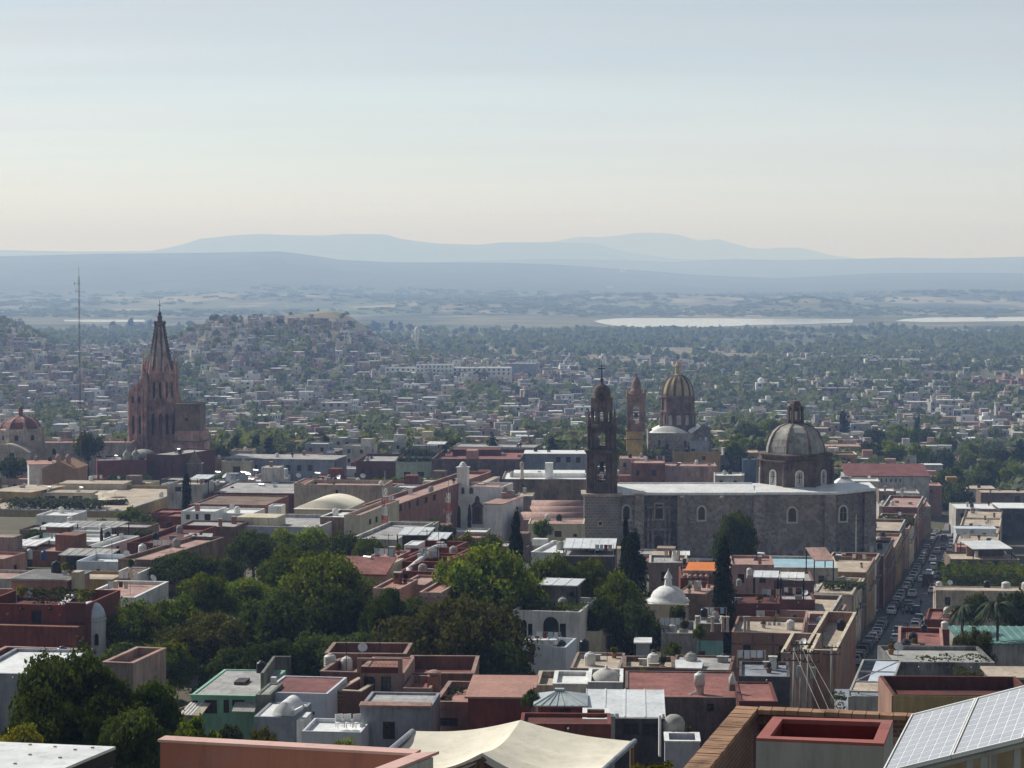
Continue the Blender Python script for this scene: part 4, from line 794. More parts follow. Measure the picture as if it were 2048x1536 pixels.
    mb.add(V + V2, [tuple(range(n)), tuple(range(2 * n - 1, n - 1, -1))] + [(k, n + k, n + (k + 1) % n, (k + 1) % n) for k in range(n)]); part(Hn, mb, 'gable', 'brown')
parroquia()
def oratory():
    d = 660; s = d / F; c = P(42, 884, d); o = empty('red_dome', c); Z = lambda y: zrow(y, 42, d) - c.z; r8 = math.pi / 8
    tag(o, 'red octagonal dome with paler lit segments on a cream arched drum', 'dome')
    R0 = 44 * s; MB().lathe([(R0, -3), (R0, Z(861)), (R0 * 1.04, Z(860)), (R0 * 1.04, Z(857)), (R0 * .97, Z(856))], 8, rot=r8).obj('drum', 'palestone', o)
    for k in range(8): a = k * math.pi / 4; n = Vector((math.cos(a), math.sin(a), 0)); arch_window(o, n * R0 * math.cos(r8) + Vector((0, 0, Z(880))), a + math.pi / 2, 11 * s, 14 * s, 'palestone', t=.22); a += r8; MB().box(-.5, .5, -.5, .5, -2, Z(853)).obj('pier', 'palestone', o).location = (R0 * math.cos(a), R0 * math.sin(a), 0)
    pr = [(R0 * .93, Z(857)), (R0 * .90, Z(851)), (R0 * .78, Z(843)), (R0 * .58, Z(837)), (R0 * .35, Z(834)), (R0 * .15, Z(833))]
    MB().lathe(pr, 8, rot=r8).obj('shell', 'domered', o); rb = MB(); ribs(rb, pr, 8, 0, 0, r8, .3, .12); rb.obj('ribs', 'roofpink', o)
    MB().lathe([(7 * s, Z(836)), (7 * s, Z(832)), (4.5 * s, Z(831)), (4.5 * s, Z(818)), (6 * s, Z(816)), (4 * s, Z(814)), (1 * s, Z(811))], 8).obj('lantern', 'domered', o)
    H = house('oratory_nave', 'church', 'long low tan church nave between the red dome and the pink spire', 68, 262, 886, d=668, dep=14, yaw=-2, wall='palestone', roof='roofpink', par=.6, cop='roofpink'); arch_window(H.root, (H.hit(108, 912).x, 0, H.hit(108, 912).z), 0, 14 * s, 18 * s, 'pale', 'glass', t=.4)
    H = house('oratory_transept', 'church', 'tan arched gable front below the red dome', -40, 58, 906, d=648, dep=12, yaw=2, wall='palestone', roof='roofpink', par=0); w = H.w; z = H.h + .16
    xs = [H.hit(-25, 900).x, H.hit(58, 900).x]; n = 10; V = [(xs[0] + (xs[1] - xs[0]) * k / n, -.1, z + 2.4 * math.sin(math.pi * k / n)) for k in range(n + 1)]; V2 = [(q[0], 12, q[2]) for q in V]; m = n + 1
    part(H, MB().add(V + V2, [tuple(range(m)), tuple(range(2 * m - 1, m - 1, -1))] + [(k + 1, k, m + k, m + k + 1) for k in range(n)]), 'vault', 'palestone', label=None)
    q = H.hit(24, 925); arch_window(H.root, (q.x, 0, q.z), 0, 15 * s, 24 * s, 'pale', 'glass', t=.35)
oratory()
def mast(px, yt, yb, d, w, label, bands, name='radio_mast', arms=()):
    p = P(px, yb, d); z = P(px, yt, d).z - p.z; o = empty(name, p); n = max(8, int(z / 3)); pts = [(w * math.cos(a), w * math.sin(a)) for a in (-.5, 1.6, 3.7)]
    for j, b in enumerate(bands):
        z0, z1 = z * j / len(bands), z * (j + 1) / len(bands); mb = MB(); q = max(2, round(n / len(bands)))
        for k in range(3): mb.tube((*pts[k], z0), (*pts[k], z1), .17 * w, 4)
        for i in range(q):
            a, c = z0 + (z1 - z0) * i / q, z0 + (z1 - z0) * (i + 1) / q
            for k in range(3): mb.tube((*pts[k], a), (*pts[(k + 1) % 3], c), .10 * w, 3); mb.tube((*pts[k], a), (*pts[(k + 1) % 3], a), .10 * w, 3)
        mb.obj('lattice', b, o)
    MB().tube((0, 0, z), (0, 0, z + 2.5), .06).obj('rod', 'steel', o)
    for zz, l_ in arms: mb = MB(); mb.tube((-l_, 0, z * zz), (l_ * .4, 0, z * zz), .06); mb.tube((-l_, 0, z * zz - .5), (-l_, 0, z * zz + .5), .09); mb.obj('antenna', 'steel', o)
    return tag(o, label, 'mast'), o
PAL['mast_red'] = ((.16, .09, .085), .6, .1); PAL['mast_grey'] = ((.16, .16, .17), .6, .1)
mast(162, 552, 985, 600, .21, 'tall thin lattice radio mast rising past the skyline near the red dome', ['mast_red', 'mast_grey'] * 5, arms=((.965, 1.2), (.93, .8), (.85, .8)))
# ---------------------------------------------------------------- the street
def xs_at(y): return 0.225 * y - 21.7
def street():
    ys = np.arange(308, 1010, 8.0)
    def strip(o0, o1, dz, name, mat):
        V = []; 
        for y in ys:
            for k, o in enumerate((o0, o1)): x = xs_at(y) + o; V.append((x, y, gz(xs_at(y), y) + dz))
        mb = MB(); mb.add(V, [(2 * i, 2 * i + 1, 2 * i + 3, 2 * i + 2) for i in range(len(ys) - 1)]); return tag(mb.obj(name, mat), kind='structure')
    strip(-4.0, 4.0, .18, 'street', 'cobble')
    for a, b, s in ((-5.4, -4.0, -4.0), (4.0, 5.4, 4.0)):
        mb = MB(); V = []
        for y in ys:
            g = gz(xs_at(y), y); V += [(xs_at(y) + a, y, g + .32), (xs_at(y) + b, y, g + .32), (xs_at(y) + s, y, g - .3)]
        for i in range(len(ys) - 1): k = 3 * i; mb.add([], []); mb.f.append((k, k + 1, k + 4, k + 3)); mb.m.append(0); mb.f.append((k + 2, k + 5, k + (4 if s == b else 3), k + (1 if s == b else 0))); mb.m.append(0)
        mb.v = V; tag(mb.obj('pavement', 'concrete'), kind='structure')
street()
def canopy(nm, label, x0, x1, yt, d, dep, mat, drop=2.6, yaw=8, tilt=.4, posts=True, cat='canopy', t=.12, frame='iron', under=None):
    d = fixd(x0, yt, d, 13, 10); a = P(x0, yt, d); k = (x1 - CX) / F; c_, s_ = math.cos(R(yaw)), math.sin(R(yaw)); w = (k * d - a.x) / (c_ + k * s_); o = empty(nm, (a.x, a.y, a.z - drop), -R(yaw)); z = drop
    MB().slab([(0, 0, z), (w, 0, z), (w, dep, z + tilt), (0, dep, z + tilt)], t).obj('roof', mat, o)
    rb = MB(); n = max(3, int(w / 1.2))
    for i in range(n + 1): x = w * i / n; rb.slab([(max(0, x - .06), -.03, z + .05), (min(w, x + .06), -.03, z + .05), (min(w, x + .06), dep, z + tilt + .05), (max(0, x - .06), dep, z + tilt + .05)], .045)
    rb.obj('rib', mat, o)
    if posts:
        for x in (.1, w - .1):
            for y, zz in ((.15, z - t), (dep - .15, z + tilt - t)): MB().box(x - .08, x + .08, y - .08, y + .08, -1.2, zz).obj('post', frame, o)
    if under: MB().box(.2, w - .2, dep * .55, dep * .6, -1.2, z - t + tilt * .5).obj('back_wall', under, o)
    return tag(o, label, cat)
def umbrella(px, py, d, label, r=1.6, mat='umb'):
    p = P(px, py, d); o = empty('parasol', (p.x, p.y, p.z - 2.5)); MB().lathe([(r, 2.0), (r * .5, 2.35), (.05, 2.6)], 8).obj('canopy', mat, o); MB().tube((0, 0, 0), (0, 0, 2.4), .05).obj('pole', 'steel', o); return tag(o, label, 'parasol', 'parasols on the hotel roof terrace')
# ---------------------------------------------------------------- far row of the old town (around the plaza)
house('plaza_building', 'building', 'small orange wall with one dark window right of the square stone tower', 404, 443, 918, 8, d=668, dep=10, yaw=4, wall='ochre', roof='rooftan', win=[(420, 427, 936, 945)])
house('plaza_building', 'building', 'cream plaza house with a dark doorway under the long grey roof edge', 443, 502, 922, 8, d=662, dep=10, yaw=4, wall='cream', roof='rooftan', win=[(466, 480, 933, 950, 'd')])
H = house('plaza_building', 'building', 'long grey plaza building with overhanging flat roof edge behind the dishes', 450, 668, 917, 9, d=668, dep=15, yaw=10, wall='bluegrey', roof='roofgrey', par=0, win=[(506 + 22 * i, 515 + 22 * i, 930, 942) for i in range(6)], side=[(670, 673, 922, 935)])
house('plaza_building', 'building', 'pale rooftop room above the long grey plaza roof', 462, 503, 901, 12, d=690, dep=8, yaw=4, wall='rooftan', roof='rooftan')
H = house('plaza_building', 'building', 'dark maroon plaza palace with cluttered roof left of the pale green house', 712, 790, 922, 10, d=655, dep=26, yaw=3, wall='maroon', roof='roofgrey', par=.8, win=[(722 + 17 * i, 728 + 17 * i, 938, 950) for i in range(4)])
H = house('plaza_building', 'building', 'pale green plaza house with two dark windows and a garden on its roof', 791, 863, 924, 10, d=650, dep=18, yaw=1, wall='pale_green', roof='roofgrey', par=.7, win=[(808, 821, 944, 958), (835, 848, 944, 958)], cop='dark')
canopy('roof_canopy', 'thin white canopy on poles above the pale green plaza house', 852, 889, 888, 660, 5, 'sheet', 5)
hedge('roof_garden', 795, 862, 916, 653, 1.6, 3, 'dark green rooftop garden along the edge of the pale green house', cat='roof garden', key='leaf_dark')
H = house('plaza_palace', 'palace', 'long dark stone palace with a row of pale framed windows and red roof', 864, 1040, 918, 11, d=640, dep=34, yaw=4, wall='darkstone', roof='roofred', par=.9, win=[(876 + 26 * i, 884 + 26 * i, 947, 960) for i in range(6)], frame='pale', side=[(1043, 1046, 925, 938)], cop='darkstone')
box_part(H, 'roof_room', 'roofpink', 932, 954, 901, 6, 12); box_part(H, 'roof_room', 'maroon', 905, 1000, 899, 22, 30)
house('plaza_building', 'building', 'white roof room with a brown doorway above the red palace roof', 1001, 1038, 882, 15, d=690, dep=9, yaw=6, wall='pale', roof='roofwhite', win=[(1012, 1022, 890, 901, 'd')])
house('plaza_building', 'building', 'grey upper storey with three dark windows and white eave left of the dark bell tower', 1049, 1172, 908, 11, d=655, dep=12, yaw=2, wall='bluegrey', roof='roofwhite', par=0, win=[(1112 + 20 * i, 1121 + 20 * i, 914, 925) for i in range(3)])
house('plaza_building', 'building', 'low grey building with glass top behind the red palace', 905, 1070, 893, 9, d=735, dep=14, yaw=8, wall='grey', roof='roofgrey', par=.3)
for i, (a, b, y, wl, rf) in enumerate(((520, 580, 908, 'grey', 'roofgrey'), (590, 660, 903, 'pale', 'roofgrey'), (690, 745, 905, 'cream', 'roofwhite'), (750, 800, 897, 'white', 'roofwhite'), (804, 850, 892, 'pale', 'rooftan'))):
    house('town_house', 'house', ['grey house with flat roof beyond the long plaza building', 'pale house with grey roof beyond the long plaza building', 'cream house with white roof beyond the maroon palace', 'white house with bright roof beyond the maroon palace', 'pale house with tan roof beyond the pale green plaza house'][i], a, b, y, 5, d=770 + 15 * i, dep=10, yaw=6, wall=wl, roof=rf, win=[(a + 12, a + 18, y + 6, y + 14), (b - 18, b - 12, y + 6, y + 14)])
# pink and ochre cluster right of the bell tower
house('old_house', 'house', 'pinkish brown house block with square tower roof right of the dark bell tower', 1263, 1330, 926, 9, d=560, dep=14, yaw=3, wall='brickwall', roof='roofpink', win=[(1303, 1313, 940, 952), (1272, 1279, 941, 951)], par=.5)
H = house('old_house', 'house', 'pale brick house with three square windows above the white church roof', 1322, 1434, 932, 9, d=545, dep=12, yaw=2, wall='pink', roof='roofpink', par=.4, win=[(1388, 1394, 944, 953), (1399, 1407, 944, 954), (1415, 1421, 946, 953)]); box_part(H, 'wall_band', 'pinkstone', 1378, 1434.5, 934, -.12, 4, pb=962)
house('old_house', 'house', 'long ochre walled building behind the pinkish brick house', 1346, 1441, 904, 9, d=600, dep=10, yaw=2, wall='ochre', roof='rooftan', par=.5, win=[(1404, 1411, 912, 920)])
house('old_house', 'house', 'long low ochre wall with tan roof running to the grey dome', 1440, 1520, 905, 8, d=590, dep=12, yaw=1, wall='ochre', roof='rooftan', par=.3)
house('old_house', 'house', 'low tan roofed house at the foot of the yellow tower base', 1238, 1290, 917, 7, d=600, dep=10, yaw=5, wall='rooftan', roof='roofpink', par=.2)
house('blue_building', 'building', 'small dark blue box building left of the grey dome', 1486, 1519, 919, 9, d=545, dep=8, yaw=2, wall='bluebox', roof='roofwhite', par=.4)
house('old_house', 'house', 'grey low roof with white trim left of the blue box building', 1430, 1486, 951, 8, d=520, dep=10, yaw=3, wall='pale', roof='roofwhite', par=.4)
house('red_roofed_building', 'building', 'ochre building with broad pinkish roof behind the grey dome', 1640, 1722, 893, 8, d=585, dep=16, yaw=3, wall='ochre', roof='roofpink', par=.3, cop='roofpink')
house('old_house', 'house', 'low ochre house with white edged red roof right of the grey dome', 1656, 1714, 909, 7, d=560, dep=12, yaw=3, wall='ochre', roof='roofred', par=.5, cop='white')
def tiled_roof_hall():
    d = 540; H = house('arcaded_hall', 'building', 'long hall with ribbed red roof and white arcade beside the grey dome', 1692, 1858, 952, 6, d=d, dep=15, yaw=2, wall='pale', roof='roofgrey', par=.2)
    a = H.hit(1690, 953); b = H.hit(1859, 953); z0 = H.h + .1; mb = MB(); n = 34; dp, dz = 14.0, 2.6
    mb.slab([(a.x, -.7, z0), (b.x, -.7, z0), (b.x, dp, z0 + dz), (a.x, dp, z0 + dz)], .15); rf = mb.obj('tiled_roof', 'roofmaroon', H.root)
    t = MB().slab([(-.1, -.72, .10), (.1, -.72, .10), (.1, dp, dz + .10), (-.1, dp, dz + .10)], .098).mesh('roof_tile_row', 'roofmaroon')
    for i in range(n + 1): inst('roof_tile_row', t, rf, (a.x + (b.x - a.x) * (i + .02) / (n + .04), 0, z0))
    for i in range(11): q = H.hit(1706 + 9.5 * i, 966); arch_window(H.root, (q.x, 0, q.z), 0, .9, 1.6, 'white', 'dark', t=.12, proud=.1)
tiled_roof_hall()
for i, (a, b, y, h, wl, rf, lab) in enumerate(((1838, 1884, 971, 8, 'salmon', 'roofpink', 'salmon house end with pale roof below the ribbed red roof'), (1758, 1792, 982, 8, 'brown', 'roofwhite', 'brown porch with white eave beside the church end'), (1786, 1840, 986, 7, 'pale', 'roofgrey', 'grey roofed house between the church end and the salmon house end'), (1800, 1862, 1012, 7, 'rooftan', 'roofpink', 'pinkish flat roof on the row behind the church end'), (1758, 1806, 1012, 7, 'pale', 'roofgrey', 'small grey roof tucked behind the church end'), (1690, 1760, 962, 8, 'pale', 'roofwhite', 'pale house front under the white arcade'))): house('old_house', 'house', lab, a, b, y, h, dep=11, yaw=5, wall=wl, roof=rf, par=.4, win=[(a + 8, a + 13, y + 8, y + 15), (a + 22, a + 27, y + 8, y + 15)])
# ---------------------------------------------------------------- left hotel terrace and its neighbours
H = house('terrace_hotel', 'hotel', 'long yellow walled hotel with planted roof terrace and parasols', -70, 243, 1017, 9, d=505, dep=58, yaw=9, wall='yellow_dull', roof='rooftan', par=.8, pt=.35)
fl = MB()
HT = H
for i in range(16): x = H.w * (i + .5) / 16; fl.box(x - .28, x + .28, .02, .33, H.h + .11, H.h + .5)
part(H, fl, 'flower_box', 'pale'); cp = MB(); cp.box(-.1, H.w + .3, -.25, .42, H.h - .25, H.h + .1); cp.box(H.w - .3, H.w + .3, .43, H.dep, H.h - .25, H.h + .1); part(H, cp, 'coping', 'concrete')
house('terrace_room', 'roof room', 'cream terrace room with pale flat roof behind the parasols', 119, 246, 968, 12, d=556, dep=8, yaw=4, wall='cream', roof='rooftan', par=0)
house('terrace_room', 'roof room', 'low cream terrace bar with shaded front beside the parasols', 84, 183, 986, 11, d=530, dep=6, yaw=4, wall='cream', roof='rooftan', par=0, win=[(90, 110, 992, 1002), (118, 136, 992, 1002), (145, 165, 992, 1002)])
house('terrace_room', 'roof room', 'sloping pale roofed terrace room at the far end of the yellow hotel', -20, 60, 983, 11, d=528, dep=16, yaw=18, wall='yellow_dull', roof='rooftan', par=0)
house('old_house', 'house', 'gabled orange house with pink tile roof below the tan church nave', 58, 118, 930, 8, d=600, dep=12, yaw=-14, wall='white', roof='salmon', par=0)
H = house('old_house', 'house', 'orange gabled house front with two small turrets on its roof', 84, 148, 938, 8, d=590, dep=12, yaw=6, wall='orange_dull', roof='roofpink', par=0); w = H.w; z = H.h + .16
part(H, MB().add([(-.2, .02, z), (w + .2, .02, z), (w * .55, .02, z + 1.9), (-.2, 12, z), (w + .2, 12, z), (w * .55, 12, z + 1.9)], [(0, 1, 2), (5, 4, 3), (1, 4, 5, 2), (3, 0, 2, 5)]), 'gable', 'orange_dull')
for k in (.4, .72): part(H, MB().lathe([(.7, z + 1), (.7, z + 2.6), (.85, z + 2.7), (.5, z + 3.3), (.1, z + 3.6)], 8, w * k, 3), 'turret', 'roofpink')
for x, y, l in ((206, 984, 'cream parasol with orange light under it on the hotel terrace'), (213, 994, 'wide cream parasol nearest the planted edge of the hotel terrace'), (230, 980, 'rear cream parasol on the hotel terrace')): umbrella(x, y, 530 - (y - 984) * 2, l, 2.0)
hedge('terrace_plants', 10, 190, 1000, 512, 2.2, 7, 'mixed potted shrubs and flowers crowding the hotel terrace', 'leaf_grey', 'plants', 9, 30); hedge('terrace_plants', 195, 243, 1001, 520, 1.6, 4, 'low olive shrubs beside the parasols on the terrace corner', 'leaf_olive', 'plants', 9)
hedge('terrace_hedge', 240, 318, 1000, 545, 1.5, 3, 'row of dark shrubs along the receding terrace wall', 'leaf_dark', 'hedge', -38)
house('white_house', 'house', 'small white flat roofed block below the yellow hotel wall', 72, 144, 1030, 6, d=440, dep=9, yaw=8, wall='white', roof='roofwhite', par=.4)
canopy('roof_canopy', 'broad pale canopy over a shaded terrace below the yellow hotel', 108, 228, 1053, 405, 8, 'roofgrey', 3, tilt=.2); canopy('roof_canopy', 'small white topped pergola with a salmon wall beneath', 79, 134, 1053, 398, 5, 'roofwhite', 3.5, tilt=.1, under='salmon')
house('white_house', 'house', 'white terrace house with dark glazed front under the broad canopy', 143, 198, 1062, 6, d=397, dep=7, yaw=8, wall='white', roof='roofgrey', par=.5, win=[(152, 168, 1066, 1074)])
house('white_house', 'house', 'long white house with bright roof beside two thin cypresses', 46, 196, 1082, 6, d=372, dep=10, yaw=8, wall='white', roof='roofwhite', par=.4, cop='white')
house('white_house', 'house', 'white house with two tall windows on its receding side wall', 170, 208, 1093, 7, d=352, dep=15, yaw=12, wall='white', roof='roofwhite', par=.6, side=[(219, 226, 1096, 1114), (233, 239, 1091, 1108)])
canopy('roof_pergola', 'dark framed pergola with pale cover at the picture edge above the red house', -20, 68, 1090, 338, 6, 'roofwhite', 8, tilt=.2); canopy('roof_pergola', 'long flat dark pergola over a glazed terrace behind the lilac house', 116, 215, 1110, 325, 5, 'roofgrey', 5, under='dark')
house('lilac_house', 'house', 'lilac white house with small railing on its roof', 153, 238, 1122, 7, d=312, dep=8, yaw=8, wall='bluewhite', roof='roofwhite', par=.7, win=[(193, 200, 1138, 1150)])
house('white_house', 'house', 'small white house with a dark diamond window and brown tile lean-to', 222, 272, 1148, 6, d=292, dep=7, yaw=8, wall='white', roof='brown', par=.2, win=[(238, 243, 1153, 1162)])
H = house('white_house', 'house', 'flat pinkish roof with white rim and square chimney above the park trees', 160, 270, 1194, 6, d=255, dep=13, yaw=8, wall='white', roof='roofpink', par=.3, cop='white'); box_part(H, 'chimney', 'pale', 201, 217, 1182, 2, 3.6)
house('brown_house', 'house', 'tall windowless brown wall house beside the park trees', 236, 304, 1119, 8, d=300, dep=26, yaw=14, wall='brown', roof='roofpink', par=.4, cop='brown')
H = house('red_house', 'house', 'dull red house with a planted roof deck and white loungers', 254, 338, 1085, 7, d=345, dep=24, yaw=10, wall='red', roof='maroon', par=.7)
hedge('roof_plants', 262, 372, 1064, 375, 1.2, 3, 'green shrubs along the back of the red roof deck', 'leaf_grey', 'plants')
for i in range(2):
    for j in range(2):
        q = H.world(H.w * .82 + i * 2.2, 10 + 2.4 * j, H.zr); o = empty('lounger', q, -R(10)); MB().box(0, 1.7, 0, .7, .22, .32).obj('seat', 'white', o); MB().slab([(0, .7, .32), (1.7, .7, .32), (1.7, 1.1, .7), (0, 1.1, .7)], .07).obj('backrest', 'white', o)
        for x in (.1, 1.6):
            for y in (.08, .62): MB().box(x - .04, x + .04, y - .04, y + .04, 0, .22).obj('leg', 'steel', o)
        tag(o, 'white sun lounger on the red roof deck, ' + ('front', 'back')[j] + (' left one', ' right one')[i], 'lounger', 'white loungers on the red roof deck')
house('yellow_house', 'house', 'grey and yellow house with white canopies right of the thin cypress', 334, 404, 968, 8, d=520, dep=10, yaw=8, wall='pale', roof='rooftan', win=[(350, 362, 974, 983)]); canopy('roof_canopy', 'white striped canopy above the grey and yellow house', 380, 415, 957, 522, 6, 'sheet', 2.5)
house('red_roofed_house', 'house', 'long low house with brown roof and orange front below the dishes', 384, 532, 1008, 7, d=430, dep=18, yaw=8, wall='terra', roof='brown', par=.25)
house('white_house', 'house', 'white house with three dark square windows', 362, 430, 1022, 6, d=405, dep=8, yaw=8, wall='white', roof='roofwhite', par=.4, win=[(372, 380, 1029, 1039), (391, 397, 1028, 1039), (409, 421, 1028, 1041)])
house('white_house', 'house', 'low white annex with plain roof beside the three-window house', 431, 505, 1026, 5, d=410, dep=9, yaw=8, wall='white', roof='roofwhite', par=.3)
house('white_house', 'house', 'tiny white roof block left of the cream vault', 536, 562, 1012, 6, d=420, dep=4, yaw=6, wall='white', roof='roofwhite', par=.2)
house('brown_house', 'house', 'wide brown brick wall under the three-window white house', 355, 470, 1052, 7, d=380, dep=9, yaw=8, wall='brick_dark', roof='roofgrey', par=.3)
H = house('grey_roofed_house', 'house', 'large flat grey roof with pale rim in front of the cream vault', 452, 636, 1052, 7, d=385, dep=19, yaw=10, wall='lilac', roof='roofgrey', par=.5, cop='pale')
box_part(H, 'roof_room', 'cream', 472, 552, 1034, 3, 9)
def vault_hall():
    H = house('vaulted_hall', 'hall', 'hall with a broad cream barrel vault roof', 590, 690, 1018, 6, d=415, dep=14, yaw=10, wall='cream', roof='roofgrey', par=.2)
    w = H.w; n = 16; z = H.h + .02; V = []
    for y in (-.3, 14.3):
        for k in range(n + 1): t = k / n; V.append((-.3 + (w + .6) * t, y, z + 2.35 * math.sin(math.pi * (.12 + .76 * t)) - .85))
    m = n + 1; part(H, MB().add(V, [(k, k + 1, m + k + 1, m + k) for k in range(n)] + [tuple(range(n, -1, -1)), tuple(range(m, 2 * m))]), 'vault', 'canvas', True)
vault_hall()
house('tan_house', 'house', 'long tan house with an arched opening behind the cream vault', 606, 768, 969, 8, d=495, dep=12, yaw=6, wall='rooftan', roof='roofpink', par=.8, win=[(671, 676, 980, 988)]); house('red_roofed_house', 'house', 'small red roofed block left of the tan arched house', 588, 625, 966, 7, d=515, dep=12, yaw=6, wall='rooftan', roof='roofred', par=.3)
house('yellow_house', 'house', 'pink roofed house with yellow side wall and three tall windows', 688, 720, 1031, 7, d=388, dep=26, yaw=12, wall='cream', roof='roofpink', par=.4, cop='roofpink', side=[(738, 743, 1037, 1050), (751, 756, 1032, 1046), (763, 768, 1028, 1041)])
house('pink_house', 'house', 'flat white roofed brown house left of the yellow window wall', 640, 690, 1034, 6, d=392, dep=12, yaw=12, wall='brown', roof='roofwhite', par=.4, cop='white')
H = house('red_palace', 'house', 'long terracotta palace with shuttered windows receding towards the plaza', 720, 783, 1012, 9, d=430, dep=75, yaw=14, wall='terra', roof='roofpink', par=.6, cop='roofpink', side=[(798 + 17 * i, 804 + 17 * i, 1008 - 5 * i, 1024 - 5.4 * i) for i in range(5)])
house('grey_roofed_house', 'house', 'pale house with wide grey gravel roof right of the park trees', 700, 792, 1078, 6, d=325, dep=22, yaw=12, wall='pale', roof='roofgrey', par=.4, cop='pale'); house('grey_roofed_house', 'house', 'low grey walled yard house below the terracotta palace', 780, 856, 1056, 5, d=352, dep=10, yaw=8, wall='grey', roof='rooftan', par=.3)
canopy('roof_canopy', 'white metal canopy above dark opening right of the red and white pylon', 793, 855, 1069, 318, 6, 'sheet', 4, under='dark'); canopy('roof_canopy', 'pale green white canopy just right of the larger white canopy', 852, 890, 1080, 312, 6, 'sheet', 3)
H = house('tan_house', 'house', 'tan house with sloping brown tile roof among the trees', 686, 766, 1135, 6, d=275, dep=10, yaw=12, wall='cream', roof='roofpink', par=.1, win=[(707, 720, 1138, 1153)]); a = H.hit(676, 1137)
part(H, MB().slab([(a.x, -1.6, H.h - .5), (H.w + .8, -1.6, H.h - .5), (H.w + .8, 3.4, H.h + 1.0), (a.x, 3.4, H.h + 1.0)], .2), 'tile_roof', 'roofred')
house('pink_house', 'house', 'pinkish roof terrace behind the sloping brown tile roof', 732, 790, 1115, 6, d=292, dep=8, yaw=12, wall='pink', roof='roofpink', par=.4)
house('white_block', 'roof room', 'plain white roof block among the red stepped roofs', 808, 834, 1090, 9, d=300, dep=5, yaw=10, wall='white', roof='roofwhite', par=.1)
RS = []
for i, (a, b, y, dd) in enumerate(((812, 900, 1098, 300), (800, 890, 1124, 283), (798, 882, 1143, 270), (815, 905, 1112, 290))): RS.append(house('red_house', 'house', ['farthest of the red stepped roofs beside the white roof block', 'middle red stepped roof crossed by a pale duct', 'nearest red stepped roof above the olive tree', 'red parapet roof with white pipe elbows behind the round tree'][i], a, b, y, 7, d=dd, dep=9, yaw=14, wall='red', roof='roofred', par=.7, cop='red'))
def ducts():
    for i, pts in enumerate((((858, 1100, 297), (866, 1097, 298), (872, 1094, 300), (890, 1092, 303)), ((812, 1158, 270), (816, 1140, 272), (828, 1130, 280), (845, 1116, 286), (860, 1106, 292)))):
        q = [P(a, b, c) for a, b, c in pts]; mb = MB()
        for a, b in zip(q[:-1], q[1:]): mb.tube(a, b, .33, 8)
        tag(mb.obj('air_duct', 'sheet', None, True), ['short pale air duct on the farthest red stepped roof', 'long zigzag pale air duct running down the red stepped roofs'][i], 'duct')
ducts()
for i, (a, b, y, dd) in enumerate(((800, 850, 1168, 258), (745, 800, 1176, 252), (838, 882, 1184, 248))): house('low_house', 'house', ['low pinkish terrace with square posts above the olive tree', 'low salmon roof half hidden in trees', 'bright salmon tiled terrace left of the round tree'][i], a, b, y, 5, d=dd, dep=8, yaw=12, wall='pink', roof=['roofpink', 'salmon', 'salmon'][i], par=.3)
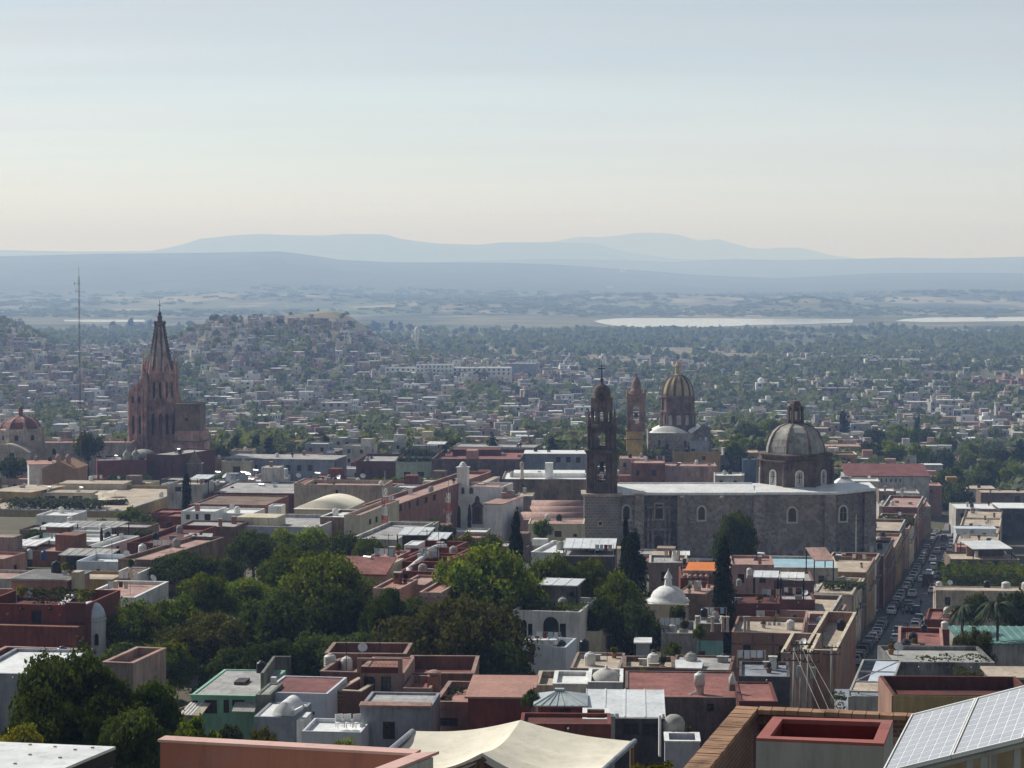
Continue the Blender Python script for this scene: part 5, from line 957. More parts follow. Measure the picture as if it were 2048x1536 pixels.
# ---------------------------------------------------------------- the white chapel group left of the bell tower
def chapel():
    H = house('white_chapel', 'chapel', 'white chapel with a small bell tower and dark stone niche portal', 912, 1003, 972, 13, d=475, dep=10, yaw=14, wall='white', roof='roofpink', par=.5)
    A = H.hit(914, 936, 0, .4); B = H.hit(934, 936, 0, .4); z0 = H.h - .3
    mb = MB(); mb.box(A.x, B.x, .3, 2.2, z0, A.z); mb.obj('bell_tower', 'white', H.root); c = MB(); c.box(A.x - .2, B.x + .2, .1, 2.4, A.z, A.z + .25); c.lathe([(.85, A.z + .25), (.8, A.z + .6), (.5, A.z + 1.1), (.15, A.z + 1.3)], 8, (A.x + B.x) / 2, 1.2); c.obj('tower_cap', 'white', H.root)
    for px, w, hh in ((926, 5, 14), (943, 6, 14)): q = H.hit(px, 988); arch_window(H.root, (q.x, 0, q.z), 0, w / F * 475 * 1.5, hh / F * 475, 'palestone', 'dark', t=.12)
    q = H.hit(955, 1048); arch_window(H.root, (q.x, 0, q.z), 0, 2.2, 4.7, 'darkstone', 'door_wood', t=.5, name='portal'); mb = MB(); mb.lathe([(1.4, q.z + 3.6), (1.2, q.z + 4), (.5, q.z + 4.3), (.5, q.z + 5.4), (.2, q.z + 5.9)], 8, q.x, -.15, sy=.4); mb.obj('portal_crest', 'darkstone', H.root)
    q = H.hit(931, 1001); part(H, MB().box(q.x - 2.2, q.x + .9, -.3, .1, q.z - .35, q.z), 'ledge', 'white')
    house('chapel_nave', 'chapel', 'white chapel side with pinkish vault and sloping pale ridge', 968, 1004, 1008, 9, d=462, dep=16, yaw=16, wall='white', roof='roofpink', par=0)
    o = H.world(H.w * .92, 3, H.h - 2.2); e = empty('chapel_vault', o, -R(14)); tag(e, 'weathered pink ribbed chapel vault behind the white wall', 'vault'); MB().lathe([(3.2, -3), (3.3, -1.2), (3.0, .3), (2.2, 1.3), (1.0, 1.8), (.5, 2.3)], 10).obj('shell', 'roofpink', e)
    for a, b, y0_, y1_, dd in ((993, 1033, 1008, 988, 470), (960, 994, 968, 953, 482)):
        p, q = P(a, y0_, dd), P(b, y1_, dd + 12); o = empty('stone_gable', (p.x, p.y, gz(p.x, p.y) - 1)); z = p.z - o.location.z; v = q - p; v2 = Vector((v.y, -v.x, 0)).normalized() * .7
        mb = MB(); mb.slab([Vector((0, 0, z)) - v2, Vector((0, 0, z)) + v2, v + v2 + Vector((0, 0, z)), v - v2 + Vector((0, 0, z))], .5); mb.obj('ridge', 'rooftan', o); w = v2 * .8; W = MB()
        W.add([(*(-w).xy, 0), (*w.xy, 0), (*(v + w).xy, 0), (*(v - w).xy, 0), (*(-w).xy, z - .5), (*w.xy, z - .5), (*(v + w).xy, z + v.z - .5), (*(v - w).xy, z + v.z - .5)], [(3, 2, 1, 0), (4, 5, 6, 7), (0, 1, 5, 4), (1, 2, 6, 5), (2, 3, 7, 6), (3, 0, 4, 7)]); W.obj('wall', 'palestone', o); tag(o, 'sloping stone gable with pale ridge ' + ('at the right end of the white chapel' if a > 970 else 'on top of the white chapel'), 'gable wall')
chapel()
H = house('stone_church', 'church', 'long brown stone church flank with white roof works left of the dark bell tower', 1003, 1176, 958, 13, d=505, dep=20, yaw=2, wall='brownstone', roof='roofwhite', par=.4, win=[(1044, 1048, 969, 977)])
box_part(H, 'lantern', 'white', 1090, 1106, 926, 5, 7); box_part(H, 'roof_ridge', 'roofwhite', 1026, 1170, 946, 8, 16)
o = empty('roof_pillar', H.world(*H.hit(1044, 950, 0, 3)[:2], H.zr)); tag(o, 'weathered grey pillar with rounded top on the white church roof', 'pillar'); MB().lathe([(.5, 0), (.42, 1.5), (.32, 2.2), (.5, 3.0), (.42, 3.8), (.2, 4)], 10).obj('shaft', 'palestone', o)
for i in range(3):
    H = house('vaulted_wing', 'chapel wing', ['rear pink vaulted wing left of the bell tower base', 'middle pink vaulted wing left of the bell tower base', 'front pink vaulted wing left of the bell tower base'][i], 1062 - 14 * i, 1166, 1017 + 12 * i, 8, d=478 - 8 * i, dep=7, yaw=3, wall='pink', roof='roofpink', par=0)
    part(H, MB().tube((0, 3.5, H.h - 1.6), (H.w, 3.5, H.h - 1.6), 3.0, 20), 'vault', 'roofpink', True)
house('cream_house', 'house', 'cream house with dark doorway at the foot of the bell tower', 1056, 1168, 1047, 7, d=432, dep=9, yaw=3, wall='cream', roof='roofpink', par=.2, win=[(1109, 1123, 1062, 1074, 'd'), (1147, 1154, 1068, 1074)])
house('grey_house', 'house', 'dark grey nave wall in the shadow left of the vaulted wings', 1034, 1066, 992, 9, d=490, dep=8, yaw=3, wall='grey', roof='rooftan', par=.2)
H = house('white_house', 'house', 'white house with bright roof and a framed roof box below the bell tower', 1062, 1126, 1105, 8, d=325, dep=14, yaw=14, wall='white', roof='roofwhite', par=.4, cop='white'); box_part(H, 'roof_frame', 'white', 1064, 1092, 1078, 11, 12.5)
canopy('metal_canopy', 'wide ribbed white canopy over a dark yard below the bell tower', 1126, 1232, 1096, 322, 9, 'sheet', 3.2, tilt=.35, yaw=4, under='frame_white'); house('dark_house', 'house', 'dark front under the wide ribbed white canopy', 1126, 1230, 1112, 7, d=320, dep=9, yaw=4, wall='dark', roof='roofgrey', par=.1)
# ---------------------------------------------------------------- below the church: brick and painted houses
house('brown_house', 'house', 'plain brown rendered house behind the white lantern dome', 1298, 1374, 1126, 8, d=335, dep=9, yaw=4, wall='pinkbrown', roof='roofgrey', par=.3, cop='pale'); canopy('roof_canopy', 'striped tan roof sheet on the brown house near the church portal', 1302, 1350, 1117, 350, 6, 'rooftan', 2.5, yaw=3); canopy('roof_canopy', 'narrow white roof sheet beside the striped tan sheet', 1348, 1382, 1110, 352, 2, 'roofwhite', 2.5, yaw=3)
H = house('red_house', 'house', 'dark red house with bright orange sunshade roof', 1361, 1434, 1156, 8, d=312, dep=12, yaw=3, wall='red', roof='roofpink', par=.3)
mb = MB(); a = H.hit(1369, 1141, 0, 1.0); b = H.hit(1434, 1141, 0, 1.0); mb.slab([(a.x, 1, a.z), (b.x, 1, a.z), (b.x, 9, a.z + .15), (a.x + .8, 9, a.z + .15)], .1); part(H, mb, 'sunshade', 'orange'); mb = MB(); mb.box(a.x - .2, b.x, .75, .98, a.z - .35, a.z + .05); part(H, mb, 'sunshade_edge', 'roofpink'); part(H, MB().box(a.x + .5, b.x, 1.5, 8, H.h + .005, a.z - .4), 'upper_room', 'salmon')
for i in range(5): q = H.hit(1370 + 11 * i, 1154); part(H, MB().lathe([(.3, H.h), (.35, H.h + .3), (.1, H.h + .55)], 8, q.x, .2), 'parapet_ball', 'roofpink')
house('brick_house', 'house', 'rough brick house with barred window right of the cypress', 1462, 1628, 1160, 8, d=310, dep=11, yaw=4, wall='brick_dark', roof='roofgrey', par=.4, win=[(1494, 1530, 1166, 1183)])
house('pink_house', 'house', 'pink roofed low house between the cypress and the pale blue roof', 1462, 1548, 1130, 7, d=340, dep=11, yaw=4, wall='pink', roof='roofpink', par=.35, cop='roofpink'); canopy('roof_canopy', 'white roof sheet with two white tanks beyond the brick house', 1506, 1560, 1154, 314, 4, 'sheet', 2)
house('blue_roofed_house', 'house', 'house with long pale blue roof at the foot of the church', 1504, 1676, 1135, 8, d=343, dep=15, yaw=5, wall='pale', roof='lblue', par=.35, cop='cream'); canopy('sloping_roof', 'slanting salmon roof sheet against the church wall', 1628, 1672, 1121, 372, 6, 'roofpink', 2.5, yaw=-6, tilt=1.4)
house('white_house', 'house', 'white house with a single small square window by the street', 1672, 1742, 1141, 8, d=335, dep=12, yaw=14, wall='bluewhite', roof='roofgrey', par=.5, win=[(1698, 1705, 1146, 1153)])
house('brown_house', 'house', 'brown shed between the pale blue roof and the white street house', 1612, 1668, 1148, 7, d=318, dep=6, yaw=4, wall='brown', roof='dark', par=.1); canopy('roof_canopy', 'small pale roof sheet beside the rusty brown shed', 1560, 1612, 1155, 313, 3, 'roofwhite', 2)
house('maroon_house', 'house', 'long maroon wall house right of the dark cypress', 1463, 1560, 1206, 7, d=278, dep=9, yaw=4, wall='maroon', roof='maroon', par=.4); house('maroon_house', 'house', 'taller maroon block with pale clutter on its roof', 1558, 1630, 1200, 8, d=280, dep=7, yaw=4, wall='maroon', roof='roofgrey', par=.3, cop='maroon')
H = house('ochre_house', 'house', 'ochre house with pale roof edge beside the street', 1629, 1704, 1186, 9, d=288, dep=16, yaw=13, wall='ochre', roof='rooftan', par=.6, cop='pale', win=[(1661, 1703, 1192, 1197)])
for i, (a, b, y, dd, wl, rf) in enumerate(((1512, 1612, 1243, 262, 'roofpink', 'roofpink'), (1612, 1688, 1250, 262, 'salmon', 'rooftan'), (1524, 1598, 1262, 252, 'cream', 'rooftan'))): house('walled_house', 'house', ['low house with pink coping behind the big brick wall', 'roofless looking tan walled house by the street', 'cream walled yard behind the big brick wall'][i], a, b, y, 6, d=dd, dep=10, yaw=9, wall=wl, roof=rf, par=.9, cop=['roofpink', 'pink', 'cream'][i])
H = house('brick_house', 'house', 'large unfinished brick house with concrete frame bands', 1463, 1606, 1264, 9, d=243, dep=13, yaw=9, wall='brick', roof='rooftan', par=.6)
for px in (1505, 1546): q = H.hit(px, 1300); part(H, MB().box(q.x - .13, q.x + .13, -.05, .02, 0, H.h - .02), 'concrete_column', 'brown')
z = H.hit(1500, 1288).z; part(H, MB().box(.02, H.w - .02, -.035, .02, z - .12, z + .12), 'concrete_beam', 'brown')
H = house('cream_house', 'house', 'cream walled roof terrace with low pale wall right of the brick house', 1562, 1622, 1306, 7, d=236, dep=13, yaw=12, wall='pink', roof='rooftan', par=.9, cop='cream')
H = house('salmon_house', 'house', 'salmon corner house with tan roof terrace and cream rim on the street', 1606, 1672, 1300, 10, d=238, dep=27, yaw=13, wall='salmon_dull', roof='rooftan', par=1.2, cop='cream')
H = house('street_block', 'house', 'brick block with turquoise lower wall beside a black tank', 1392, 1447, 1248, 8, d=248, dep=6, yaw=4, wall='brown', roof='roofgrey', par=.2, cop='pale'); q = H.hit(1400, 1281); part(H, MB().box(.03, H.w - .03, -.04, .02, 0, q.z), 'painted_wall', 'turq'); q = H.hit(1396, 1300); fill('door', H.root, (0, -.26, 0), (1, 0, 0), (0, -1, 0), (.3, 1.1, H.h - 5.2, H.h - 3.2), 'door_wood', pane='door_green')
house('grey_house', 'house', 'grey roof terrace house with hanging laundry left of the turquoise block', 1322, 1393, 1266, 7, d=252, dep=9, yaw=4, wall='grey', roof='roofgrey', par=1.0)
for i_, px in enumerate((1394, 1425, 1446, 1455, 1490, 1497)): o = P(px, 1246, 252); e = empty('stone_post', (o.x, o.y, o.z - 1)); MB().lathe([(.28, 0), (.22, .2), (.2, 1.5), (.3, 1.6), (.3, 1.75)], 4, rot=math.pi / 4).obj('shaft', 'palestone', e); tag(e, 'pale square stone post behind the turquoise block, ' + LR[i_], 'post', 'stone posts behind the turquoise block')
H = house('domed_chapel', 'chapel', 'cream chapel with a white dome and small lantern by the cypress', 1290, 1378, 1208, 8, d=292, dep=6.2, yaw=3, wall='cream', roof='roofwhite', par=.1)
cx, cyy = H.w / 2 + .2, 3; s_ = 292 / F; part(H, MB().lathe([(44 * s_, H.h - .05), (43 * s_, H.h + .15), (36 * s_, H.h + .35), (35 * s_, H.h + .7), (30 * s_, H.h + 1.25), (20 * s_, H.h + 1.75), (9 * s_, H.h + 2.0)], 16, cx, cyy), 'dome', 'white', True)
part(H, MB().lathe([(9 * s_, H.h + 1.9), (8 * s_, H.h + 2.1), (6.5 * s_, H.h + 2.9), (9 * s_, H.h + 3.0), (6 * s_, H.h + 3.4), (1.5 * s_, H.h + 3.9), (.5 * s_, H.h + 4.3)], 8, cx, cyy), 'lantern', 'white'); house('pink_house', 'house', 'brown tile roofed house touching the white chapel dome', 1352, 1412, 1186, 7, d=302, dep=9, yaw=16, wall='brown', roof='roofpink', par=.1)
H = house('arched_house', 'house', 'white arched house with roof garden and white topped pavilion among trees', 1026, 1160, 1220, 11, d=248, dep=11, yaw=12, wall='palewhite', roof='roofgrey', par=.5)
for a, b, y0_, y1_ in ((1039, 1056, 1270, 1237), (1084, 1120, 1270, 1231)): q = H.hit((a + b) / 2, y0_); arch_window(H.root, (q.x, 0, q.z), 0, (b - a) / F * 250, (y0_ - y1_) / F * 250, 'palewhite', 'glass', t=.12, proud=.08)
hedge('roof_garden', 1030, 1165, 1208, 250, .9, 3, 'tangled roof garden of shrubs on the white arched house', 'leaf_dark', 'roof garden', 12); hedge('balcony_plants', 1040, 1128, 1274, 241, .9, 1.6, 'dark plants hanging over the terrace below the arched windows', 'leaf_dark', 'plants', 12)
canopy('roof_pavilion', 'roof pavilion with flat white top on the arched house', 1076, 1156, 1169, 254, 5, 'sheet', 3.2, yaw=12, tilt=.1, under='grey')
house('lilac_house', 'house', 'lilac terrace wall with white planters below the arched house', 1025, 1132, 1291, 7, d=235, dep=6, yaw=12, wall='bluewhite', roof='roofgrey', par=.9, win=[(1054, 1068, 1303, 1325, 'd')])
for i in range(4): p = P(1056 + 17 * i, 1290, 234.8); e = empty('planter', (p.x, p.y + .1, p.z)); MB().lathe([(.3, 0), (.42, .1), (.46, .55), (.4, .6)], 10).obj('pot', 'white', e); MB().lathe([(.36, .55), (.34, .57)], 10).obj('earth', 'soil', e); tag(e, 'round white planter on the lilac terrace wall, ' + LR[i]  , 'planter', 'white planters on the lilac terrace wall')
house('cream_house', 'house', 'bare cream wall right of the arched house behind the black tank', 1160, 1200, 1262, 7, d=250, dep=8, yaw=12, wall='cream', roof='rooftan', par=.4); house('brown_house', 'house', 'low brown walled yard behind the black tank', 1200, 1300, 1282, 6, d=256, dep=9, yaw=4, wall='brown', roof='rooftan', par=.7)
house('shed', 'shed', 'small grey metal clad shed in the brown yard', 1272, 1299, 1287, 5, d=246, dep=3, yaw=4, wall='metalpanel', roof='roofwhite', par=0)
# ---------------------------------------------------------------- near houses
def lattice(H, px0, px1, py0, py1, mat='roofpink', off=0):
    """open tile lattice: rows of little arched tiles"""
    A = H.hit(px0, py1, 0, off); B = H.hit(px1, py0, 0, off); mb = MB(); w, h = B.x - A.x, B.z - A.z; nx, nz = max(2, int(w / .34)), max(1, int(h / .26))
    for i in range(nx):
        for j in range(nz):
            cx, cz = A.x + w * (i + .5 + .5 * (j % 2)) / (nx + .5), A.z + h * (j + .5) / nz; r0, r1 = .16, .125
            for k in range(6):
                a, b = math.pi * k / 6, math.pi * (k + 1) / 6
                mb.face([(cx + r0 * math.cos(a), off - .06, cz - .1 + r0 * math.sin(a)), (cx + r0 * math.cos(b), off - .06, cz - .1 + r0 * math.sin(b)), (cx + r1 * math.cos(b), off - .06, cz - .1 + r1 * math.sin(b)), (cx + r1 * math.cos(a), off - .06, cz - .1 + r1 * math.sin(a))])
                mb.face([(cx + r1 * math.cos(a), off - .06, cz - .1 + r1 * math.sin(a)), (cx + r1 * math.cos(b), off - .06, cz - .1 + r1 * math.sin(b)), (cx + r1 * math.cos(b), off + .06, cz - .1 + r1 * math.sin(b)), (cx + r1 * math.cos(a), off + .06, cz - .1 + r1 * math.sin(a))])
    o = part(H, mb, 'tile_lattice', mat); o['kind'] = 'stuff'; return o
H = house('red_house', 'house', 'deep red stepped house with a planted terrace and dark door', -40, 169, 1206, 12, d=228, dep=11, yaw=9, wall='red', roof='maroon', par=1.0, win=[(63, 83, 1221, 1250, 'door_blue')])
z = H.hit(100, 1254, 0, -2.2).z; q0 = H.hit(-40, 1254, 0, -2.2); part(H, MB().box(q0.x, H.w - .02, -2.2, -.003, 0, z), 'lower_terrace', 'red'); part(H, MB().box(q0.x, H.w + .05, -2.28, -2.0, z + .003, z + .1), 'coping', 'salmon')
part(H, MB().box(H.hit(131, 1230).x, H.w + .06, -.14, .3, z + .11, H.h + .25), 'corner_wall', 'maroon')
o = H.hit(43, 1236); 
for px in (44, 101): q = H.hit(px, 1219); part(H, MB().lathe([(.16, 0), (.2, .12), (.12, .22)], 8, q.x, -.15), 'wall_lamp', 'iron').location = (0, 0, q.z)
U = house('red_house', 'roof room', 'salmon roof room with grey corrugated roof on the deep red house', 22, 134, 1160, 14, d=238, dep=7, yaw=9, wall='salmon', roof='roofgrey', par=0); part(U, MB().box(U.w + .3, U.w + 1.15, .5, 2.2, 0, U.h + .9), 'pillar', 'cream')
rb = MB()
for i in range(22): x = U.w * (i + .5) / 22; rb.box(x - .07, x + .07, -.25, 7.2, U.h + .163, U.h + .21)
part(U, rb, 'roof_rib', 'roofgrey'); part(U, MB().box(U.hit(0, 1190).x, U.hit(30, 1190).x, -.4, .0, 0, U.h - .9), 'side_wall', 'salmon')
hedge('terrace_shrubs', 52, 136, 1178, 231, 1.9, 2.2, 'dark bank of shrubs on the terrace of the deep red house', 'leaf_dark', 'shrubs', 9); hedge('terrace_shrub', 150, 168, 1180, 234, 1.7, 1.5, 'pale green shrub behind the cream pillar', 'leaf', 'shrub', 9)
p = P(44, 1198, 231); plant('potted_bush', 'shrub1', (p.x, p.y, p.z), .9, 1.3, 1, 'yellowish bush at the terrace edge of the deep red house', 'bush')
def round_bay():
    a = P(178, 1205, 228.6); g = gz(a.x, a.y) - 2; o = empty('round_bay', (a.x, a.y + 1, g)); h = P(178, 1236, 229.6).z - g; r = 1.5
    MB().lathe([(r, 0), (r, h)], 20).obj('wall', 'palewhite', o, True); MB().lathe([(r, h + .003), (r * .98, h + .35), (r * .85, h + .9), (r * .6, h + 1.4), (r * .3, h + 1.65), (.05, h + 1.75)], 20, sx=1).obj('dome', 'bluewhite', o, True); MB().lathe([(r + .07, h - .12), (r + .07, h)], 20).obj('rim', 'white', o)
    arch_window(o, (.75, -r * .87, P(188, 1290, 229).z - g), .5, .6, 1.35, 'palewhite', 'glass', t=.07, proud=.08)
    MB().box(-1.4, 1.25, .3, 4, 0, h - .8).obj('block', 'palewhite', o); tag(o, 'white rounded bay with half dome beside the deep red house', 'bay')
round_bay()
H = house('lilac_house', 'house', 'lilac grey house with white roof edge behind the dark near tree', -60, 104, 1346, 8, d=168, dep=11, yaw=5, wall='bluegrey', roof='roofwhite', par=.25); part(H, MB().box(0, H.w, -.06, .0, H.h - 2.6, H.h - 2.45), 'band', 'grey')
house('red_house', 'house', 'terrace wall with potted plants at the foot of the deep red house', -60, 120, 1326, 8, d=190, dep=8, yaw=9, wall='maroon', roof='roofwhite', par=.5, cop='roofpink')
for i, x in enumerate((48, 66, 82, 98)): p = P(x, 1320, 188.5); e = empty('flower_pot', p); MB().lathe([(.2, 0), (.3, .45), (.34, .5)], 10).obj('pot', 'pot', e); inst('plant', TREES['flowers'][0], e, (0, 0, .45), i, (.35, .35, .4)); tag(e, 'terracotta flower pot below the deep red house, ' + LR[i], 'flower pot', 'flower pots below the deep red house')
H = house('pink_house', 'house', 'pinkish brown house with red inner parapet behind the dark near tree', 205, 266, 1326, 7, d=172, dep=7, yaw=12, wall='pinkbrown', roof='roofpink', par=.6, cop='roofpink')
# mint house
H = house('mint_house', 'house', 'mint green house with concrete roof and dark windows', 382, 513, 1389, 8, d=188, dep=12, yaw=6, wall='mint', roof='roofgrey', par=.1, win=[(385, 396, 1401, 1415), (409, 434, 1400, 1427), (447, 458, 1400, 1426, 'door_wood'), (464, 490, 1400, 1412)], frame='frame_dark')
part(H, MB().slab([(-.1, -.25, H.h + .04), (H.w + .1, -.25, H.h + .04), (H.w + .1, -.02, H.h + .04), (-.1, -.02, H.h + .04)], .12), 'eave', 'mint'); a, b = H.hit(464, 1422, 0, -1.2), H.hit(509, 1422, 0, -1.2); part(H, MB().slab([(a.x, -1.3, a.z), (b.x, -1.3, a.z), (b.x, -.02, a.z + .55), (a.x, -.02, a.z + .55)], .08), 'awning', 'roofgrey')
a = H.hit(358, 1428, 0, -2.0); aw = part(H, MB().slab([(a.x, -2.4, a.z), (a.x + 1.95, -2.4, a.z), (a.x + 2.2, -.05, a.z + .6), (a.x + .45, -.05, a.z + .6)], .05), 'striped_awning', 'rooftan')
for i in range(4): x = a.x + .1 + .30 * i; part(H, MB().slab([(x, -2.41, a.z + .03), (x + .15, -2.41, a.z + .03), (x + .55, -.05, a.z + .63), (x + .40, -.05, a.z + .63)], .026), 'awning_stripe', 'white')
part(H, MB().box(H.w * .45, H.w * .62, 5, 7, H.h - .07, H.h + .2), 'skylight', 'dark'); part(H, MB().add([(-2.2, -.3, 3), (.0, -.3, 3), (.0, .0, 3), (-2.2, .0, 3), (-2.2, -.3, H.h - 1.6), (0, -.3, H.h - .8), (0, 0, H.h - .8), (-2.2, 0, H.h - 1.6)], [(3, 2, 1, 0), (4, 5, 6, 7), (0, 1, 5, 4), (1, 2, 6, 5), (2, 3, 7, 6), (3, 0, 4, 7)]), 'curved_wall', 'pink')
def wall_slab(label, pts, dr, mat='greenish'):
    q = [P(*p) for p in pts]; o = empty('concrete_wall', (q[0].x, q[0].y, gz(q[0].x, q[0].y))); MB().add([v for p, nx in zip(q, [Vector(dr)] * len(q)) for v in ((p.x - q[0].x, p.y - q[0].y, -1), (p.x - q[0].x, p.y - q[0].y, p.z - o.location.z), (p.x - q[0].x + nx.x, p.y - q[0].y + nx.y, p.z - o.location.z), (p.x - q[0].x + nx.x, p.y - q[0].y + nx.y, -1))], [f for k in range(len(q) - 1) for f in ((4 * k, 4 * k + 4, 4 * k + 5, 4 * k + 1), (4 * k + 1, 4 * k + 5, 4 * k + 6, 4 * k + 2), (4 * k + 2, 4 * k + 6, 4 * k + 7, 4 * k + 3))] + [(0, 1, 2, 3), (4 * len(q) - 1, 4 * len(q) - 2, 4 * len(q) - 3, 4 * len(q) - 4)]).obj('slab', mat, o); tag(o, label, 'wall')
wall_slab('tall bare concrete wall slab rising behind the maroon roof', ((545, 1313, 203), (581, 1313, 203)), (0, .3, 0)); wall_slab('sloping concrete wall stepping down towards the mint house roof', ((521, 1346, 189), (545, 1313.5, 202.9)), (.25, 0, 0))
H = house('white_house', 'house', 'white house with maroon roof and one small window', 524, 655, 1384, 10, d=184, dep=7.5, yaw=8, wall='bluewhite_wall', roof='roofmaroon', par=.12, win=[(625, 629, 1423, 1430)], pt=.2)
box_part(H, 'chimney', 'white', 541, 551, 1355, 3.2, 3.7); house('grey_house', 'house', 'narrow grey concrete house between the mint and the white houses', 511, 540, 1389, 9, d=182, dep=5, yaw=6, wall='greenish', roof='concrete', par=.1)
H = house('grey_house', 'house', 'grey rendered low house with a white shell vault on its roof', 508, 593, 1433, 7, d=176, dep=6, yaw=6, wall='bluegrey', roof='roofwhite', par=.1); box_part(H, 'side_pier', 'white', 593, 607, 1440, -.2, 3, z0=0)
V = []; n = 10; mb = MB(); x0, x1 = H.hit(541, 1430).x, H.hit(588, 1430).x
for j in range(6):
    t = j / 5
    for k in range(n + 1): s = k / n; V.append((x0 + (x1 - x0) * s, .4 + 4 * t, H.h + .02 + (1.05 - .15 * t) * math.sin(math.pi * s) ** .8))
mb.add(V, [(j * (n + 1) + k, j * (n + 1) + k + 1, (j + 1) * (n + 1) + k + 1, (j + 1) * (n + 1) + k) for j in range(5) for k in range(n)] + [tuple(range(n, -1, -1))]); part(H, mb, 'shell_vault', 'white', True); part(H, MB().slab([(x1 - .1, .3, H.h + .45), (x1 + .5, .3, H.h + .75), (x1 + .5, 1.2, H.h + .75), (x1 - .1, 1.2, H.h + .45)], .3), 'vent', 'white')
H = house('terrace_wall', 'wall', 'white terrace wall with grey panel in front of the white house', 604, 722, 1462, 6, d=171, dep=5, yaw=6, wall='bluewhite_wall', roof='roofwhite', par=.35, pt=.15)
for i_, x in enumerate((680, 697, 716)): p = P(x, 1455, 173); e = empty('terrace_chair', p, .4); MB().box(-.3, .3, -.3, .3, .35, .45).obj('seat', 'white', e); MB().box(-.3, .3, .22, .3, .45, 1.0).obj('backrest', 'white', e); [MB().box(sx * .25 - .03, sx * .25 + .03, sy * .25 - .03, sy * .25 + .03, 0, .35).obj('leg', 'white', e) for sx in (-1, 1) for sy in (-1, 1)]; tag(e, 'white chair on the terrace beside the white house, ' + LR[i_], 'chair', 'white terrace chairs')
# terracotta group
H = house('terracotta_house', 'house', 'pinkish terracotta house with two shuttered windows under a tile lattice', 720, 808, 1346, 9, d=190, dep=8, yaw=4, wall='pinkstucco', roof='terra', par=.1, win=[(727, 747, 1353, 1381), (762, 782, 1353, 1383)]); q = H.hit(714, 1318, 0, .0)
part(H, MB().box(H.hit(714, 1330).x, H.hit(803, 1330).x, .003, .3, H.h + .003, H.h + .5), 'lattice_base', 'maroon'); lattice(H, 722, 796, 1325, 1338, 'roofpink', .1); part(H, MB().box(H.hit(714, 1330).x, H.hit(803, 1330).x, .0, .3, H.h + 1.05, H.hit(760, 1317, 0, 0).z), 'lattice_cap', 'pinkstucco'); part(H, MB().box(H.hit(741, 1330).x, H.hit(750, 1330).x, -.12, .0, H.h - 1.4, H.h - .4), 'lantern', 'iron')
for px in (714, 796): part(H, MB().box(H.hit(px, 1330).x, H.hit(px, 1330).x + .35, -.02, .33, H.h + .004, H.h + 1.15), 'lattice_pier', 'pinkstucco')
house('terracotta_house', 'house', 'long terracotta parapet wall behind the white tank', 650, 812, 1308, 8, d=207, dep=6, yaw=3, wall='terra_dark', roof='maroon', par=1.0, cop='pinkstucco'); house('terracotta_house', 'house', 'walled terracotta terrace just below the white tank', 640, 712, 1344, 8, d=200, dep=9, yaw=10, wall='terra_dark', roof='roofpink', par=.9, cop='pinkstucco')
H = house('terracotta_house', 'house', 'square terracotta terrace box with pierced flower wall beside the white house', 672, 722, 1382, 9, d=187, dep=6, yaw=14, wall='terra_dark', roof='maroon', par=1.1, cop='rooftan', pt=.3); lattice(H, 674, 690, 1388, 1408, 'yellow', -.06)
H = house('terracotta_house', 'house', 'broad sunken terracotta roof with sloping pale copings', 806, 948, 1348, 8, d=196, dep=9, yaw=2, wall='terra_dark', roof='roofred', par=1.1, cop='pinkstucco'); house('terracotta_house', 'house', 'low terracotta terrace with lattice strip and hanging plants', 806, 862, 1376, 8, d=188, dep=6, yaw=4, wall='pinkstucco', roof='roofred', par=.6)
H = house('terracotta_house', 'house', 'terracotta stair house with tile lattice beside the red house', 868, 936, 1405, 8, d=180, dep=9, yaw=6, wall='pinkstucco', roof='salmon', par=.5, cop='pinkstucco', win=[(876, 915, 1436, 1452)]); lattice(H, 874, 922, 1412, 1426, 'roofpink', -.06)
p = P(868, 1372, 190); e = empty('terracotta_urn_pier', p); MB().box(-.55, .55, -.55, .55, -1, .9).obj('pier', 'terra', e); MB().lathe([(.3, .9), (.55, 1.05), (.6, 1.2), (.3, 1.35)], 10).obj('cap', 'pinkstucco', e); tag(e, 'square terracotta pier with pale rounded cap on the sunken roof', 'pier')
for i, (a, b, y, dd) in enumerate(((862, 900, 1395, 182), (880, 925, 1376, 186))): hedge('roof_plants', a, b, y, dd, 1.0, 1.5, ['straggling plants in front of the tile lattice stair house', 'climbing shrub on the sunken terracotta roof'][i], 'leaf_grey', 'plants', 4)
H = house('grey_house', 'house', 'grey rendered house with tiled coping and painted lower corner', 720, 862, 1412, 8, d=174, dep=6, yaw=5, wall='bluegrey', roof='roofgrey', par=.2)
tl = MB().tube((0, -.3, 0), (0, .5, .14), .1, 6).mesh('coping_tile', 'roofpink')
for i in range(46): inst('coping_tile', tl, H.root, ((i + .5) * H.w / 46, 0, H.h + .06))
H = house('red_house', 'house', 'dark red house with flat salmon roof above the cream awning', 936, 1062, 1396, 9, d=176, dep=9, yaw=3, wall='red', roof='salmon', par=0)
a, b = H.hit(934, 1398, 0, -.3), H.hit(1063, 1398, 0, -.3); part(H, MB().slab([(a.x, -.35, H.h + .17), (b.x, -.35, H.h + .17), (b.x, 3.9, H.h + .45), (a.x, 3.9, H.h + .45)], .14), 'roof_slab', 'salmon'); q = H.hit(1020, 1400); part(H, MB().box(q.x - .06, q.x + .06, -.1, .02, 0, H.h - .02), 'drain_pipe', 'red'); house('terrace_wall', 'wall', 'pinkish side wall strip right of the salmon roofed red house', 1048, 1068, 1393, 7, d=182, dep=3, yaw=3, wall='pinkbrown', roof='roofpink', par=.1)
